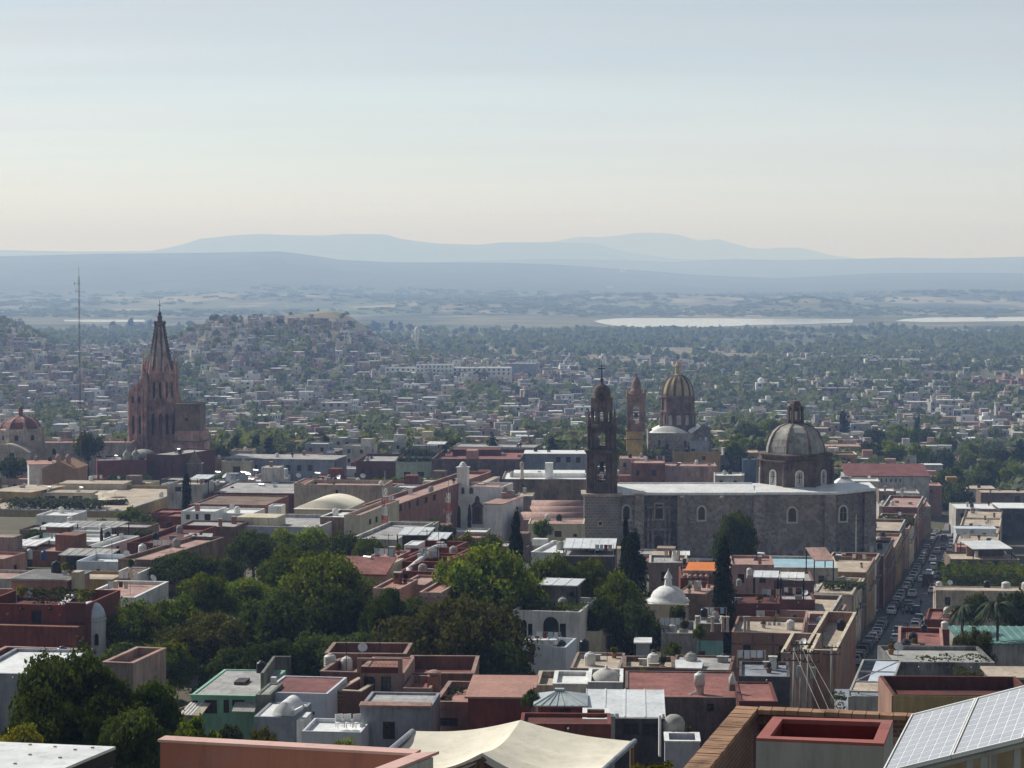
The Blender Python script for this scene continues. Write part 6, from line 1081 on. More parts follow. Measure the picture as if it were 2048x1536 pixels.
def kiosk():
    H = house('red_kiosk', 'roof pavilion', 'small red pavilion with pale hipped metal roof and folded shutters', 1076, 1166, 1411, 8, d=168, dep=4.2, yaw=2, wall='red', roof='dark', par=.1, win=[(1100, 1114, 1418, 1443, 'd'), (1116, 1142, 1417, 1443)])
    w = H.w; z = H.h + .06; e = .35; ap = (w * .47, 2.1, z + .62); cn = [(-e, -e, z), (w + e, -e, z), (w + e, 4.2 + e, z), (-e, 4.2 + e, z)]; t = [(ap[0] - .3, 1.9, ap[2]), (ap[0] + .3, 1.9, ap[2]), (ap[0] + .3, 2.3, ap[2]), (ap[0] - .3, 2.3, ap[2])]
    mb = MB().add(cn + t + [(x, y, zz - .1) for x, y, zz in cn], [(0, 1, 5, 4), (1, 2, 6, 5), (2, 3, 7, 6), (3, 0, 4, 7), (4, 5, 6, 7), (1, 0, 8, 9), (2, 1, 9, 10), (3, 2, 10, 11), (0, 3, 11, 8), (8, 11, 10, 9)]); part(H, mb, 'hipped_roof', 'metal_roof')
    rb = MB()
    for i in range(8): k = i / 7; rb.tube((-e + (w + 2 * e) * k, -e, z + .03), (ap[0] - .3 + .6 * k, 1.9, ap[2] + .03), .035, 4)
    part(H, rb, 'roof_seam', 'metal_roof'); part(H, MB().box(ap[0] - .35, ap[0] + .35, 1.85, 2.35, ap[2] + .003, ap[2] + .22), 'roof_cap', 'metal_roof')
kiosk()
house('red_house', 'house', 'long low dark red wall below the red pavilion', 1040, 1222, 1447, 7, d=160, dep=4, yaw=2, wall='red', roof='maroon', par=.3); H = house('terrace_wall', 'wall', 'white edged curved terrace parapet right of the red pavilion', 1166, 1218, 1440, 7, d=163, dep=4, yaw=2, wall='red', roof='roofgrey', par=.5, cop='white')
PV = canopy('roof_canopy', 'long white corrugated canopy over a dark glazed room', 1168, 1334, 1433, 166, 8.5, 'sheet', 3, yaw=3, tilt=.45); house('glazed_house', 'house', 'dark glazed room under the long white canopy', 1230, 1332, 1437, 7, d=165, dep=4, yaw=3, wall='dark', roof='roofgrey', par=.1, win=[(1245, 1278, 1446, 1470), (1284, 1322, 1446, 1472)])
H = house('terrace_wall', 'wall', 'grey yard wall with pale rim right of the glazed room', 1330, 1400, 1484, 6, d=158, dep=3, yaw=3, wall='lilac', roof='concrete', par=.4, cop='white')
for x, l in ((1348, 'larger'),): p = P(x, 1470, 162); e = empty('grey_tank', p); MB().lathe([(.7, 0), (.72, .2), (.8, .9), (.65, 1.25), (.35, 1.45), (.1, 1.5)], 16).obj('body', 'concrete', e, True); MB().box(-1.1, -.95, -.4, .4, -1.5, 1.5).obj('side_post', 'white', e); tag(e, 'bulky round grey tank by the end of the long white canopy', 'tank')
H = house('white_house', 'house', 'white house with low dome and bright parapet', 1176, 1245, 1366, 9, d=184, dep=6.2, yaw=3, wall='palewhite', roof='pink', par=.5, win=[(1192, 1236, 1397, 1410), (1207, 1211, 1384, 1390)], pt=.2, cop='white'); part(H, MB().lathe([(1.35, H.h - .48), (1.3, H.h - .2), (1.05, H.h + .25), (.6, H.h + .55), (.12, H.h + .68), (.1, H.h + .9)], 16, H.w * .52, 3.1), 'dome', 'palewhite', True)
H = house('white_house', 'house', 'low white house wing with bright roof left of the white dome', 1106, 1177, 1369, 8, d=187, dep=6, yaw=3, wall='palewhite', roof='roofwhite', par=.3, win=[(1119, 1126, 1386, 1396)], cop='white')
H = house('red_roofed_house', 'house', 'long grey house with patchy red roof and round white tower tank', 1250, 1480, 1393, 8, d=186, dep=12, yaw=3, wall='brownwall', roof='roofred', par=.12, win=[(1414, 1428, 1408, 1423)])
p = P(1398, 1391, 187); 
house('red_roofed_house', 'house', 'small red roof with raised red rim beside the pole cluster', 1478, 1556, 1402, 8, d=180, dep=8.5, yaw=3, wall='maroon', roof='roofred', par=.15)
house('brown_house', 'house', 'brown brick house with plants and clutter behind the long red roof', 1246, 1350, 1336, 8, d=206, dep=6, yaw=3, wall='brick_dark', roof='rooftan', par=.4, cop='brown'); H = house('brown_house', 'house', 'brown house with pale tin roof strip left of the black tank', 1340, 1462, 1338, 8, d=212, dep=8, yaw=8, wall='brick_dark', roof='roofgrey', par=.2); part(H, MB().slab([(.3, .2, H.h + .1), (H.w * .52, .2, H.h + .1), (H.w * .52, 3.2, H.h + .35), (.3, 3.2, H.h + .35)], .08), 'tin_roof', 'sheet')
house('tan_house', 'house', 'low tan yard house with thin pillars left of the white house', 1070, 1110, 1372, 7, d=196, dep=7, yaw=4, wall='rooftan', roof='rooftan', par=.5, cop='rooftan'); house('brown_house', 'house', 'pinkish brown low house with flat roof under the black tank', 1140, 1240, 1336, 7, d=214, dep=9, yaw=6, wall='pinkbrown', roof='rooftan', par=.3)
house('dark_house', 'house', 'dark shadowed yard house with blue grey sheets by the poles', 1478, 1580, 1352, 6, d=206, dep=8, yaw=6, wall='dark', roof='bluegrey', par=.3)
# right side
H = house('grey_house', 'house', 'long stained grey concrete wall topped with potted plants', 1780, 1990, 1324, 9, d=205, dep=9, yaw=2, wall='stained', roof='concrete', par=.4); house('grey_house', 'house', 'grey concrete stair block with white cap at the picture edge', 1983, 2080, 1300, 9, d=200, dep=5, yaw=2, wall='grey', roof='roofwhite', par=0)
H = house('yellow_house', 'house', 'yellow house with sunken maroon roof behind the solar panels', 1786, 2070, 1389, 8, d=150, dep=7, yaw=2, wall='maroon', roof='maroon', par=.9, pt=.2); part(H, MB().box(-.03, H.w + .03, -.09, -.004, 0, H.h - .06), 'painted_front', 'yellow_dull'); part(H, MB().box(-.10, -.004, -.09, 7, 0, H.h - .06), 'painted_side', 'salmon_dull'); house('brick_house', 'house', 'small brick chimney block with two white vents at the picture edge', 1988, 2075, 1358, 8, d=158, dep=4, yaw=2, wall='brick_dark', roof='rooftan', par=0)
def glass_pergola():
    d = 196; o = empty('pergola', P(1700, 1385, d)); a = Vector((0, 0, 0)); w, dp = 3.3, 9.5; u = Vector((1, -.1, 0)); v = Vector((.27, .96, .12))
    f = MB(); q = lambda s, t: a + u * (w * s) + v * (dp * t) + Vector((0, 0, .1))
    for s in (0, 1): f.tube(q(s, 0), q(s, 1), .12, 4)
    for t in (0, .3, .62, 1): f.tube(q(0, t), q(1, t), .10, 4)
    f.tube(q(0, .3), q(1, 1), .06, 4)
    for s in (0, 1):
        for t in (0, .62): f.tube(q(s, t), q(s, t) + Vector((0, 0, -3)), .1, 4)
    f.obj('frame', 'roofgrey', o); MB().slab([q(.35, .3), q(.98, .3), q(.98, .98), q(.35, .98)], .05).obj('glass_panel', 'bluewhite', o); MB().slab([q(.04, .02), q(.98, .02), q(.98, .28), q(.04, .28)], .05).obj('floor_panel', 'rooftan', o); MB().box(-.2, 3.6, -.3, .0, -1.6, -.3).obj('front_wall', 'concrete', o); MB().box(-.2, 3.6, 0, 8, -4, -1.2).obj('base', 'bluegrey', o); tag(o, 'roof pergola with pale blue translucent sheet beside the street corner', 'pergola')
glass_pergola()
house('red_house', 'house', 'red parapet house with bright red roof right of the parked cars', 1796, 1886, 1290, 7, d=262, dep=13, yaw=10, wall='red', roof='roofred', par=.5, cop='salmon'); house('red_house', 'house', 'small dark red roof block behind the bright red roof', 1850, 1906, 1238, 7, d=310, dep=10, yaw=13, wall='red', roof='roofred', par=.4)
house('low_house', 'house', 'low house with white roof sheets under the bright red roof', 1790, 1900, 1310, 6, d=232, dep=6, yaw=6, wall='concrete', roof='roofwhite', par=.3)
def green_roof():
    d = 255; H = house('green_roofed_hall', 'building', 'hall with dark green sheet roof and paler strips', 1925, 2090, 1288, 6, d=d, dep=12, yaw=4, wall='grey', roof='greenroof', par=0); rb = MB()
    for i in range(10): x = H.w * (i + .5) / 10; rb.box(x - .12, x + .12, -.2, 12.2, H.h + .163, H.h + .22)
    part(H, rb, 'roof_strip', 'green_strip')
green_roof()
house('street_house', 'house', 'white house with bluish sloping front and big grey wall beyond the cars', 1912, 1998, 1017, 9, d=505, dep=16, yaw=4, wall='pale', roof='roofwhite', par=.3); H = FP[-1]
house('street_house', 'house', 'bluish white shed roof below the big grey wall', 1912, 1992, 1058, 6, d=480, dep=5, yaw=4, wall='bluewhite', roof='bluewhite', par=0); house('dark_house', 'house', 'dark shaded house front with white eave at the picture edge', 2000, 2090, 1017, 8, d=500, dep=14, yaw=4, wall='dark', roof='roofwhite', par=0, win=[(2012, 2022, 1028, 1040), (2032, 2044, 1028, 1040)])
canopy('white_canopy', 'big tilted white canopy over a shaded terrace', 1946, 2030, 1098, 408, 10, 'sheet', 4, yaw=-4, tilt=.5, under='brown'); house('brown_house', 'house', 'brown terrace house under the big white canopy', 1900, 2040, 1118, 6, d=400, dep=12, yaw=5, wall='brown', roof='rooftan', par=.4, win=[(1952, 1964, 1122, 1136), (1985, 2000, 1122, 1136)]); house('low_house', 'house', 'long thin tan roof edge above the garden wall on the right of the street', 1872, 2090, 1180, 5, d=345, dep=5, yaw=5, wall='rooftan', roof='rooftan', par=.2)
house('pink_house', 'house', 'salmon roof block near the top of the garden hedge', 1913, 1950, 1094, 6, d=415, dep=7, yaw=8, wall='salmon', roof='salmon', par=.3); house('brown_house', 'house', 'brown house with planted roof right of the street end', 1962, 2090, 985, 8, d=545, dep=12, yaw=4, wall='brown', roof='rooftan', par=.4, win=[(2030, 2040, 992, 1004)]); house('cream_house', 'house', 'cream porch house with pale eave at the far end of the street', 1932, 1990, 978, 7, d=570, dep=10, yaw=5, wall='cream', roof='rooftan', par=0)
# left side of the street: a terrace of façades running away
def facades():
    rows = [(318, 24, 'brown', 'rooftan', 7.5), (343, 15, 'pinkbrown', 'roofpink', 7), (359, 20, 'cream', 'rooftan', 7.5), (380, 16, 'brown', 'roofgrey', 8), (397, 22, 'ochre', 'rooftan', 8), (420, 20, 'terra_dark', 'roofpink', 9), (441, 26, 'red', 'rooftan', 11), (468, 16, 'stained', 'roofpink', 9), (485, 26, 'ochre', 'roofpink', 9), (512, 24, 'terra_dark', 'rooftan', 9), (537, 26, 'cream', 'roofpink', 9), (564, 24, 'terra_dark', 'roofgrey', 9.5), (590, 30, 'brickwall', 'roofpink', 10), (622, 30, 'red', 'rooftan', 9)]
    nm = ['nearest brown', 'pinkish', 'cream', 'brown stone', 'ochre', 'terracotta', 'tall deep red', 'narrow grey', 'long ochre', 'dull terracotta', 'far cream', 'grey roofed terracotta', 'far brick', 'farthest red']
    for i, (y, ln, wl, rf, h) in enumerate(rows):
        h += (0, -1.2, .9, -.5, 1.4)[i % 5]; xr = xs_at(y) - 5.5 + (0, -.5, .35, -.25)[i % 4]; w = 9.0; ax, ay = xr - w * math.cos(R(13.2)), y + w * math.sin(R(13.2)); z = gz(xs_at(y), y) + h + 1; px, py = proj((ax, ay, z)); px1, _ = proj((xr, y, z))
        sd = []
        for k in range(int(ln / 5)):
            for lv in (2.2, h - 2.6):
                a = xr + (5 * k + 2) * .2284; b = y + (5 * k + 2) * .9736; z0 = z - h + lv - .2; u0, v0 = proj((a, b, z0)); u1, v1 = proj((a + .25, b + 1.07, z0 + 1.7)); sd.append((u0, u1, v1, v0))
        B_ = house('street_house', 'house', nm[i] + ' house front in the row on the shaded side of the parked cars', px, px1, py, h, d=ay, dep=ln - .3, yaw=13.2, wall=wl, roof=rf, par=.6, cop=['pale', 'roofpink', 'rooftan'][i % 3], side=sd)
        for k in range(int(ln / 6)):
            yb = 2 + 6 * k; zb = B_.h - 3.6; part(B_, MB().box(B_.w + .005, B_.w + .75, yb, yb + 1.9, zb, zb + .18), 'balcony', 'pale'); part(B_, MB().box(B_.w + .68, B_.w + .74, yb, yb + 1.9, zb + .19, zb + 1.05), 'railing', 'iron')
        part(B_, MB().box(B_.w + .004, B_.w + .3, 0, .55, 0, B_.h - .1), 'pilaster', ['pale', 'rooftan', 'roofpink'][i % 3]); part(B_, MB().box(B_.w + .003, B_.w + .28, .56, ln - .4, B_.h - .75, B_.h - .45), 'cornice', ['rooftan', 'pale'][i % 2])
    rows = [(470, 18, 'brown', 5), (530, 22, 'pale', 7), (556, 24, 'terra', 7), (584, 26, 'cream', 7), (614, 28, 'brown', 7)]
    for i, (y, ln, wl, h) in enumerate(rows):
        x0 = xs_at(y) + 5.6; z = gz(xs_at(y), y) + h; px, py = proj((x0, y, z)); px1, _ = proj((x0 + 10, y - 2, z))
        house('street_house', 'house', ['low brown', 'pale', 'terracotta', 'cream', 'distant brown'][i] + ' house on the sunny side of the far street', px, px1, py, h, d=y, dep=ln, yaw=13.2, wall=wl, roof='rooftan', par=.5)
facades()
hedge('garden_hedge', 1888, 2080, 1138, 372, 5.0, 13, 'deep green overgrown garden filling the plot right of the street', 'leaf', 'hedge', 5, 40); hedge('roof_creeper', 1760, 1832, 1040, 455, 1.6, 10, 'yellow green creeper covering a roof beside the church end', 'leaf_olive', 'creeper', 8); hedge('wall_plants', 1835, 1985, 1312, 206, 1.3, 1.6, 'ragged plants growing along the top of the stained concrete wall', 'leaf_dark', 'plants', 2, 14)
hedge('roof_plants', 1648, 1735, 1166, 318, 1.0, 3, 'strip of bushes behind the ochre house', 'leaf_dark', 'plants', 8); hedge('dry_shrubs', 1915, 2000, 1345, 178, 2.2, 3, 'dry yellowish scrub against the stained concrete wall', 'leaf_olive', 'shrubs', 2); hedge('corner_shrub', 1668, 1700, 1392, 170, 1.8, 2.2, 'spiky bush at the street corner below the pergola', 'leaf_grey', 'shrub', 2)
hedge('plaza_laurels', 405, 470, 951, 640, 3.4, 9, 'clipped green plaza laurels right of the square stone tower', 'leaf', 'hedge', 4, 30); hedge('plaza_laurels', 742, 915, 962, 610, 3.0, 10, 'band of green plaza laurels in front of the dark palace', 'leaf', 'hedge', 2, 26); hedge('plaza_laurels', 215, 300, 955, 610, 3.2, 8, 'dark laurels below the wavy red chapel wall', 'leaf_dark', 'hedge', -8, 30)
# ---------------------------------------------------------------- foreground roofs
def foreground():
    # white flat roof, lower left
    z = -8.4; Q = [(px, py) for px, py in ((-80, 1480), (231, 1493), (100, 1548), (-80, 1600))]; w = []
    for px, py in Q: r = ray(px, py); w.append(r * (z / r.z))
    o = empty('white_roof', (w[1].x, w[1].y, z - 3.2)); tag(o, 'white flat porch roof with dark steel edge', 'roof'); L_ = [q - o.location for q in w]
    MB().slab([L_[0], L_[3], L_[2], L_[1]], .05).obj('sheet', 'roofwhite', o); mb = MB(); mb.slab([(q.x, q.y, q.z - .053) for q in (L_[0], L_[3], L_[2], L_[1])], .28); mb.obj('edge_beam', 'iron', o)
    a, b = L_[1], L_[2]
    for t in (.02, .8): p = a + (b - a) * t; MB().box(p.x - .12, p.x - .02, p.y - .15, p.y - .05, 0, 2.86).obj('post', 'steel', o)
    rv = MB().lathe([(.035, 0), (.03, .02)], 8).mesh('rivet', 'rooftan')
    for px, py in ((60, 1490), (110, 1494), (150, 1500), (60, 1510), (120, 1516), (30, 1528), (185, 1496)): r = ray(px, py); q = r * (z / r.z) - o.location; inst('rivet', rv, o, (q.x, q.y, q.z + .001))
    back = MB().box(-7, 0.5, -9.0, -8.9, -2, 2.6).obj('back_wall', 'brown', o)
    # coral parapet
    def at(px, py, zz): r = ray(px, py); return r * (zz / r.z)
    z = -6.92; A = at(320, 1484, z); B = at(831, 1512, z); C = at(752, 1542, z); o = empty('coral_parapet', (A.x, A.y, z - 2.4)); tag(o, 'coral pink terrace parapet with pale pink coping', 'parapet wall')
    u = (B - A).normalized(); v = Vector((-u.y, u.x, 0)); t = (C - B); t.z = 0; t.normalize(); n = Vector((t.y, -t.x, 0)); E = B + t * 5; loc = lambda p, zz: (p.x - A.x, p.y - A.y, zz)
    def wall(p, q, k, z0, z1, nm, mt): MB().slab([loc(p, z1), loc(q, z1), loc(q + k, z1), loc(p + k, z1)], z1 - z0).obj(nm, mt, o)
    wall(A, B - u * .003, v * .24, 0, 2.40, 'far_wall', 'coral'); wall(B + u * .26, E + u * .26, -u * .26, 0, 2.395, 'side_wall', 'palewhite')
    MB().slab([loc(A - u * .03 - v * .02, 2.44), loc(B - u * .02 - v * .02, 2.44), loc(B + v * .27, 2.44), loc(A - u * .03 + v * .27, 2.44)], .038).obj('coping', 'copingpink', o); MB().slab([loc(B - u * .015, 2.442), loc(E - u * .015, 2.442), loc(E + u * .29, 2.442), loc(B + u * .29 + v * .2, 2.442)], .04).obj('coping', 'copingpink', o)
    # cream awning
    RF, RN = P(1041, 1440, 48), P(964, 1506, 44.8); LF, LN = P(831, 1462, 48), P(772, 1512, 45.7); GF, GN = P(1264, 1484, 47.3), P(1194, 1548, 44.3)
    o = empty('awning', (RF.x, RF.y - 2, RF.z - 3.4)); O = o.location; tag(o, 'cream fabric awning stretched to a peak over a terrace', 'awning')
    def sheet(a, b, c, d, nm, folds):
        n1, n2 = 40, 24; V = []
        for i in range(n1 + 1):
            for j in range(n2 + 1):
                s, t = i / n1, j / n2; p = a.lerp(b, s).lerp(d.lerp(c, s), t); sag = -.30 * math.sin(math.pi * s) * (.35 + .65 * t) - .16 * math.sin(math.pi * t) * (1 - .4 * s)
                fo = sum(am * math.sin(k * t + ph + s * tw) for am, k, ph, tw in folds) * (s * (1.15 - s)) * 1.8; V.append(p + Vector((0, 0, sag + fo)) - O)
        m = n2 + 1; Q = [(i * m + j, i * m + j + 1, (i + 1) * m + j + 1, (i + 1) * m + j) for i in range(n1) for j in range(n2)]
        MB().add(V, Q).obj(nm, 'canvas', o, True)
        hem = MB(); e0 = [V[i * m + n2] for i in range(n1 + 1)]
        for i in range(n1): hem.face([e0[i], e0[i + 1], e0[i + 1] + Vector((0, .02, -.16)), e0[i] + Vector((0, .02, -.16))])
        hem.obj('hem', 'frame_white', o)
    sheet(RF, LF, LN, RN, 'left_panel', ((.012, 9, 0, 2), (.008, 23, 1, 3))); sheet(RF, GF, GN, RN, 'right_panel', ((.035, 19, 0, 1.2), (.022, 34, 2, -1), (.02, 52, .5, 2)))
    fr = MB().tube(GF - O + Vector((.06, 0, .02)), GN - O + Vector((.06, 0, .02)), .055, 8).obj('side_pole', 'bluegrey', o); fr = MB().tube(LF - O + Vector((-.06, 0, 0)), LN - O + Vector((-.06, 0, 0)), .055, 8); fr.obj('side_pole', 'bluegrey', o)
    rg = MB(); rg.tube(RF - O - Vector((0, 0, .3)), RN - O - Vector((0, 0, .3)), .05, 6)
    for p in (RF, RN, LF, LN, GF, GN): rg.tube(p - O - Vector((0, 0, .1)), Vector((p.x - O.x, p.y - O.y, -1)), .05, 6)
    k = RN - O
    for dx_, dz in ((-1.0, -.55), (1.0, -.7), (-.5, -.9)): rg.tube(k - Vector((0, 0, .1)), k + Vector((dx_, .3, dz)), .035, 6)
    rg.obj('frame', 'brown', o); MB().box(-3.2, 3.4, -3.5, 2, -1.4, -1.2).obj('deck', 'brown', o)
    p = P(1205, 1536, 43.5); p = P(1318, 1536, 41)
    plant('bush', 'yellow', (p.x, p.y, p.z - .7), .66, .85, 0, 'yellow green leafy bush between the awning and the brick parapet', 'bush')
    # brick parapet with coping
    z = -6.97; A = at(1476, 1411, z); B = at(1362, 1545, z); C = at(1870, 1428, z); o = empty('brick_parapet', (A.x, A.y, z - 1.6)); tag(o, 'L-shaped brick parapet with a row of flat coping bricks', 'parapet wall'); rng = random.Random(3)
    def run(p, q, inner, nb, wd, hh):
        u = (q - p); ln = u.length; u.normalize(); bl = ln / nb; MB().slab([p - A, q - A, q - A + inner * (wd - .08), p - A + inner * (wd - .08)][::1] if u.cross(inner).z > 0 else [p - A + inner * (wd - .08), q - A + inner * (wd - .08), q - A, p - A], hh).obj('wall', 'brickwall_fine', o).location = (0, 0, 1.6 - .075)
        me = MB().box(-bl / 2 + .006, bl / 2 - .006, -.02, wd, -.07, 0).mesh('coping_brick', 'brickcap'); ang = math.atan2(u.y, u.x)
        if (Vector((-u.y, u.x, 0)) - inner).length > 1: ang += math.pi
        for i in range(nb): c = p - A + u * (bl * (i + .5)); b = inst('coping_brick', me, o, (c.x, c.y, 1.6 + rng.uniform(-.006, .006)), ang + rng.uniform(-.012, .012)); b.rotation_euler.x = rng.uniform(-.012, .012)
    u1 = (B - A).normalized(); n1 = Vector((-u1.y, u1.x, 0)); n1 = n1 if n1.x > 0 else -n1; u2 = (C - A).normalized(); n2 = Vector((u2.y, -u2.x, 0)); n2 = n2 if n2.y < 0 else -n2
    run(A + u2 * .0, B, n1, 38, .33, 1.5); run(A + u2 * .34, C, n2, 13, .26, .28)
    for i in range(8):        # open tile work below the back run
        c = A + u2 * (.75 + .28 * i) + n2 * .12; mb = MB(); q = c - A; mb.tube((q.x - .11, q.y, 1.03), (q.x, q.y, 1.24), .022, 5); mb.tube((q.x + .11, q.y, 1.03), (q.x, q.y, 1.24), .022, 5); mb.obj('open_tile', 'roofpink', o)
    c = A + u2 * .45 - A; mb = MB(); pts = [Vector((c.x + (.05 + .021 * k * .55) * math.cos(k * .55 + 1.2), c.y - .22, 1.34 + (.05 + .021 * k * .55) * math.sin(k * .55 + 1.2) - .04)) for k in range(15)]
    for a, b in zip(pts[:-1], pts[1:]): mb.tube(a, b, .028, 6)
    mb.obj('scroll', 'maroon', o); MB().slab([(c.x + .1, c.y - .02, 1.02), (C - A).to_tuple()[:2] + (1.02,), ((C - A).x, (C - A).y - .12, 1.02), (c.x + .1, c.y - .14, 1.02)][::-1], 1.5).obj('lower_wall', 'brickwall_fine', o)
    fl = MB(); fl.slab([(-.9, -6, .35), (4, -6, .35), (4, -.25, .35), (.1, -.25, .35)], .2); fl.obj('terrace_floor', 'bluegrey', o)
    # concrete planter with red rim
    z = -6.23; c4 = [at(1512, 1476, z), at(1768, 1487, z), at(1786, 1440, z), at(1546, 1433, z)]; i4 = [at(1540, 1472, z), at(1747, 1479.5, z), at(1762, 1444.5, z), at(1565, 1438, z)]; o = empty('concrete_planter', (c4[0].x, c4[0].y, z - 1.5)); tag(o, 'empty square concrete box with red painted rim and inside', 'planter')
    b = lambda p, zz: (p.x - c4[0].x, p.y - c4[0].y, zz); mb = MB()
    for k in range(4): j = (k + 1) % 4; mb.face([b(c4[k], 0), b(c4[j], 0), b(c4[j], 1.46), b(c4[k], 1.46)])
    mb.obj('wall', 'concrete_light', o); mb = MB()
    for k in range(4): j = (k + 1) % 4; mb.face([b(c4[k], 1.5), b(c4[j], 1.5), b(i4[j], 1.5), b(i4[k], 1.5)]); mb.face([b(c4[k], 1.46), b(c4[j], 1.46), b(c4[j], 1.5), b(c4[k], 1.5)]); mb.face([b(i4[k], 1.5), b(i4[j], 1.5), b(i4[j], 1.44), b(i4[k], 1.44)])
    mb.obj('rim', 'rim_red', o); mb = MB()
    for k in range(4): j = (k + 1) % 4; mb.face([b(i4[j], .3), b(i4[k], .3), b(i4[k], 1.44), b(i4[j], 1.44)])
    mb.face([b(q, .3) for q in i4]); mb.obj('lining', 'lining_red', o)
    # solar panels
    TL = P(1824, 1431, 29.0); TR = P(2049, 1373.5, 28.3); BL = P(1764, 1547, 27.0); a = (TR - TL) * .58; bb = BL - TL; o = empty('solar_array', (BL.x, BL.y, BL.z - 1.3)); tag(o, 'tilted array of pale glaring solar panels on posts', 'solar panels'); nrm = a.cross(-bb).normalized(); nrm = nrm if nrm.z > 0 else -nrm
    for k in range(3):
        s0 = TL + a * k * 1.012 - o.location; e = empty('solar_panel', s0); e.parent = o; q = lambda s, t, h=0: a * s + bb * t + nrm * h
        fm = MB().slab([q(0, 1), q(1, 1), q(1, 0), q(0, 0)], .03); fm.obj('backsheet', 'panel_white', e)
        rim = MB()
        for (s0_, s1_, t0_, t1_) in ((0, .022, 0, 1), (.978, 1, 0, 1), (.022, .978, 0, .012), (.022, .978, .988, 1)): rim.slab([q(s0_, t1_, .02), q(s1_, t1_, .02), q(s1_, t0_, .02), q(s0_, t0_, .02)], .019)
        rim.obj('frame', 'frame_white', e)
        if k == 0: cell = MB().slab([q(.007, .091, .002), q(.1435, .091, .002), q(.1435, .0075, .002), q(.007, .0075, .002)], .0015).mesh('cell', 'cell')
        for i in range(6):
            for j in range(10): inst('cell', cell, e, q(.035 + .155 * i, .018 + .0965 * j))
    for s, t in ((1.25, .95), (1.45, .95), (1.9, .9), (1.3, .1), (2.6, .9)): p = TL + a * s + bb * t - o.location; MB().box(p.x - .04, p.x + .04, p.y - .04, p.y + .04, -1.5, p.z - .04).obj('post', 'steel', o)
    p0 = TL + a * .2 + bb * .97 - o.location; p1 = TL + a * 3 + bb * .97 - o.location; MB().tube(p0 - nrm * .08, p1 - nrm * .08, .04, 6).obj('rail', 'steel', o); MB().box(.1, 4, .5, .8, -1.5, .9).obj('back_wall', 'brown', o)
for k, v in (('copingpink', ((.66, .42, .36), .75, .08)), ('concrete_light', ((.38, .37, .34), .85, .12)), ('lining_red', ((.20, .035, .03), .8, .12)), ('panel_white', ((.74, .75, .76), .35, .04)), ('cell', ((.44, .455, .475), .22, .04))): PAL[k] = v  # cell is paler than real cells: the glare is put into its colour
brick_mat('brickwall_fine', (.17, .085, .06), (.22, .115, .08), (.22, .18, .15), .24, .075, .012)
foreground()
# ---------------------------------------------------------------- trees of the old town
G1 = 'trees of the park between the houses'
for key, px, pt, pb, w, d, lab, seed in (
    ('big0', 268, 1208, 1330, 135, 232, 'yellow green round tree nearest the deep red house', 1), ('big1', 345, 1206, 1340, 130, 236, 'bright green tree crown between the red house and the olive crown', 2),
    ('olive1', 415, 1238, 1372, 190, 224, 'broad olive brown crown in front of the park trees', 3), ('big2', 408, 1152, 1250, 120, 262, 'sunlit green crown rising behind the olive brown one', 4),
    ('big3', 492, 1162, 1300, 130, 268, 'green crown in the middle of the park above the mint house', 5), ('dark0', 560, 1190, 1372, 170, 238, 'deep shaded tree right behind the white water tank', 6),
    ('big4', 655, 1118, 1340, 175, 262, 'tallest dense green tree of the park', 7), ('big1', 590, 1100, 1280, 120, 292, 'green crown left of the tallest park tree', 8), ('dark1', 690, 1185, 1360, 130, 240, 'dark tree below the brown tile roof', 9),
    ('dark2', 506, 1066, 1190, 95, 330, 'dark green crown at the back edge of the park', 10), ('big0', 566, 1062, 1180, 90, 335, 'rounded crown below the grey flat roof', 11), ('big3', 625, 1060, 1170, 95, 338, 'leafy crown at the back of the park near the grey flat roof', 12),
    ('dark3', 690, 1072, 1150, 80, 322, 'dark crown left of the white lamp post roof', 13), ('dark4', 738, 1082, 1150, 70, 315, 'small dark crown by the red and white pylon foot', 14), ('dark2', 365, 1108, 1230, 130, 300, 'thin dark tree against the windowless brown wall', 15),
    ('dark3', 440, 1120, 1230, 90, 300, 'shaded tree with white shed seen behind it', 16), ('dark0', 775, 1185, 1370, 95, 232, 'dark tree between the park and the olive crown', 17), ('dark4', 820, 1200, 1340, 80, 238, 'small dark tree by the square terrace posts', 18),
    ('olive0', 912, 1208, 1385, 225, 220, 'large olive green spreading tree beside the arched house', 19), ('big2', 968, 1100, 1260, 190, 255, 'big round sunlit tree behind the arched house', 20), ('dark1', 1000, 1160, 1290, 130, 252, 'shaded lower half crown beside the arched house', 21),
    ('big3', 1110, 1118, 1190, 110, 272, 'pale green crown just behind the white topped pavilion', 22), ('big4', 1185, 1124, 1200, 80, 272, 'green crown right of the white topped pavilion', 23), ('big0', 1238, 1152, 1290, 110, 258, 'green tree between the arched house and the white lantern dome', 24), ('dark0', 1262, 1200, 1300, 100, 255, 'dark tree left of the cream domed chapel', 25),
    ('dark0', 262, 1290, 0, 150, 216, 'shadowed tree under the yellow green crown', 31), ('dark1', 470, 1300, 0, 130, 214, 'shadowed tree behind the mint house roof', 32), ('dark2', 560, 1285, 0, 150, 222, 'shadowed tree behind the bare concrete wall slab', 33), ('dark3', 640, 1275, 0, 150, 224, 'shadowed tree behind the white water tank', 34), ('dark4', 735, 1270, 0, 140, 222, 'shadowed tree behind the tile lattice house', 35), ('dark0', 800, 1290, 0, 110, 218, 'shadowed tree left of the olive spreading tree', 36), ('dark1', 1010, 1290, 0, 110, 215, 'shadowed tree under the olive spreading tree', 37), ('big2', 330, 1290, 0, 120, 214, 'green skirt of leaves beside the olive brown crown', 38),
    ('dark1', 1205, 1200, 1300, 60, 252, 'dark small crown behind the arched house corner', 26)):
    tree_at('park_tree', key, px, pt, pb, w * 1.15, d, lab, group=G1, seed=seed)
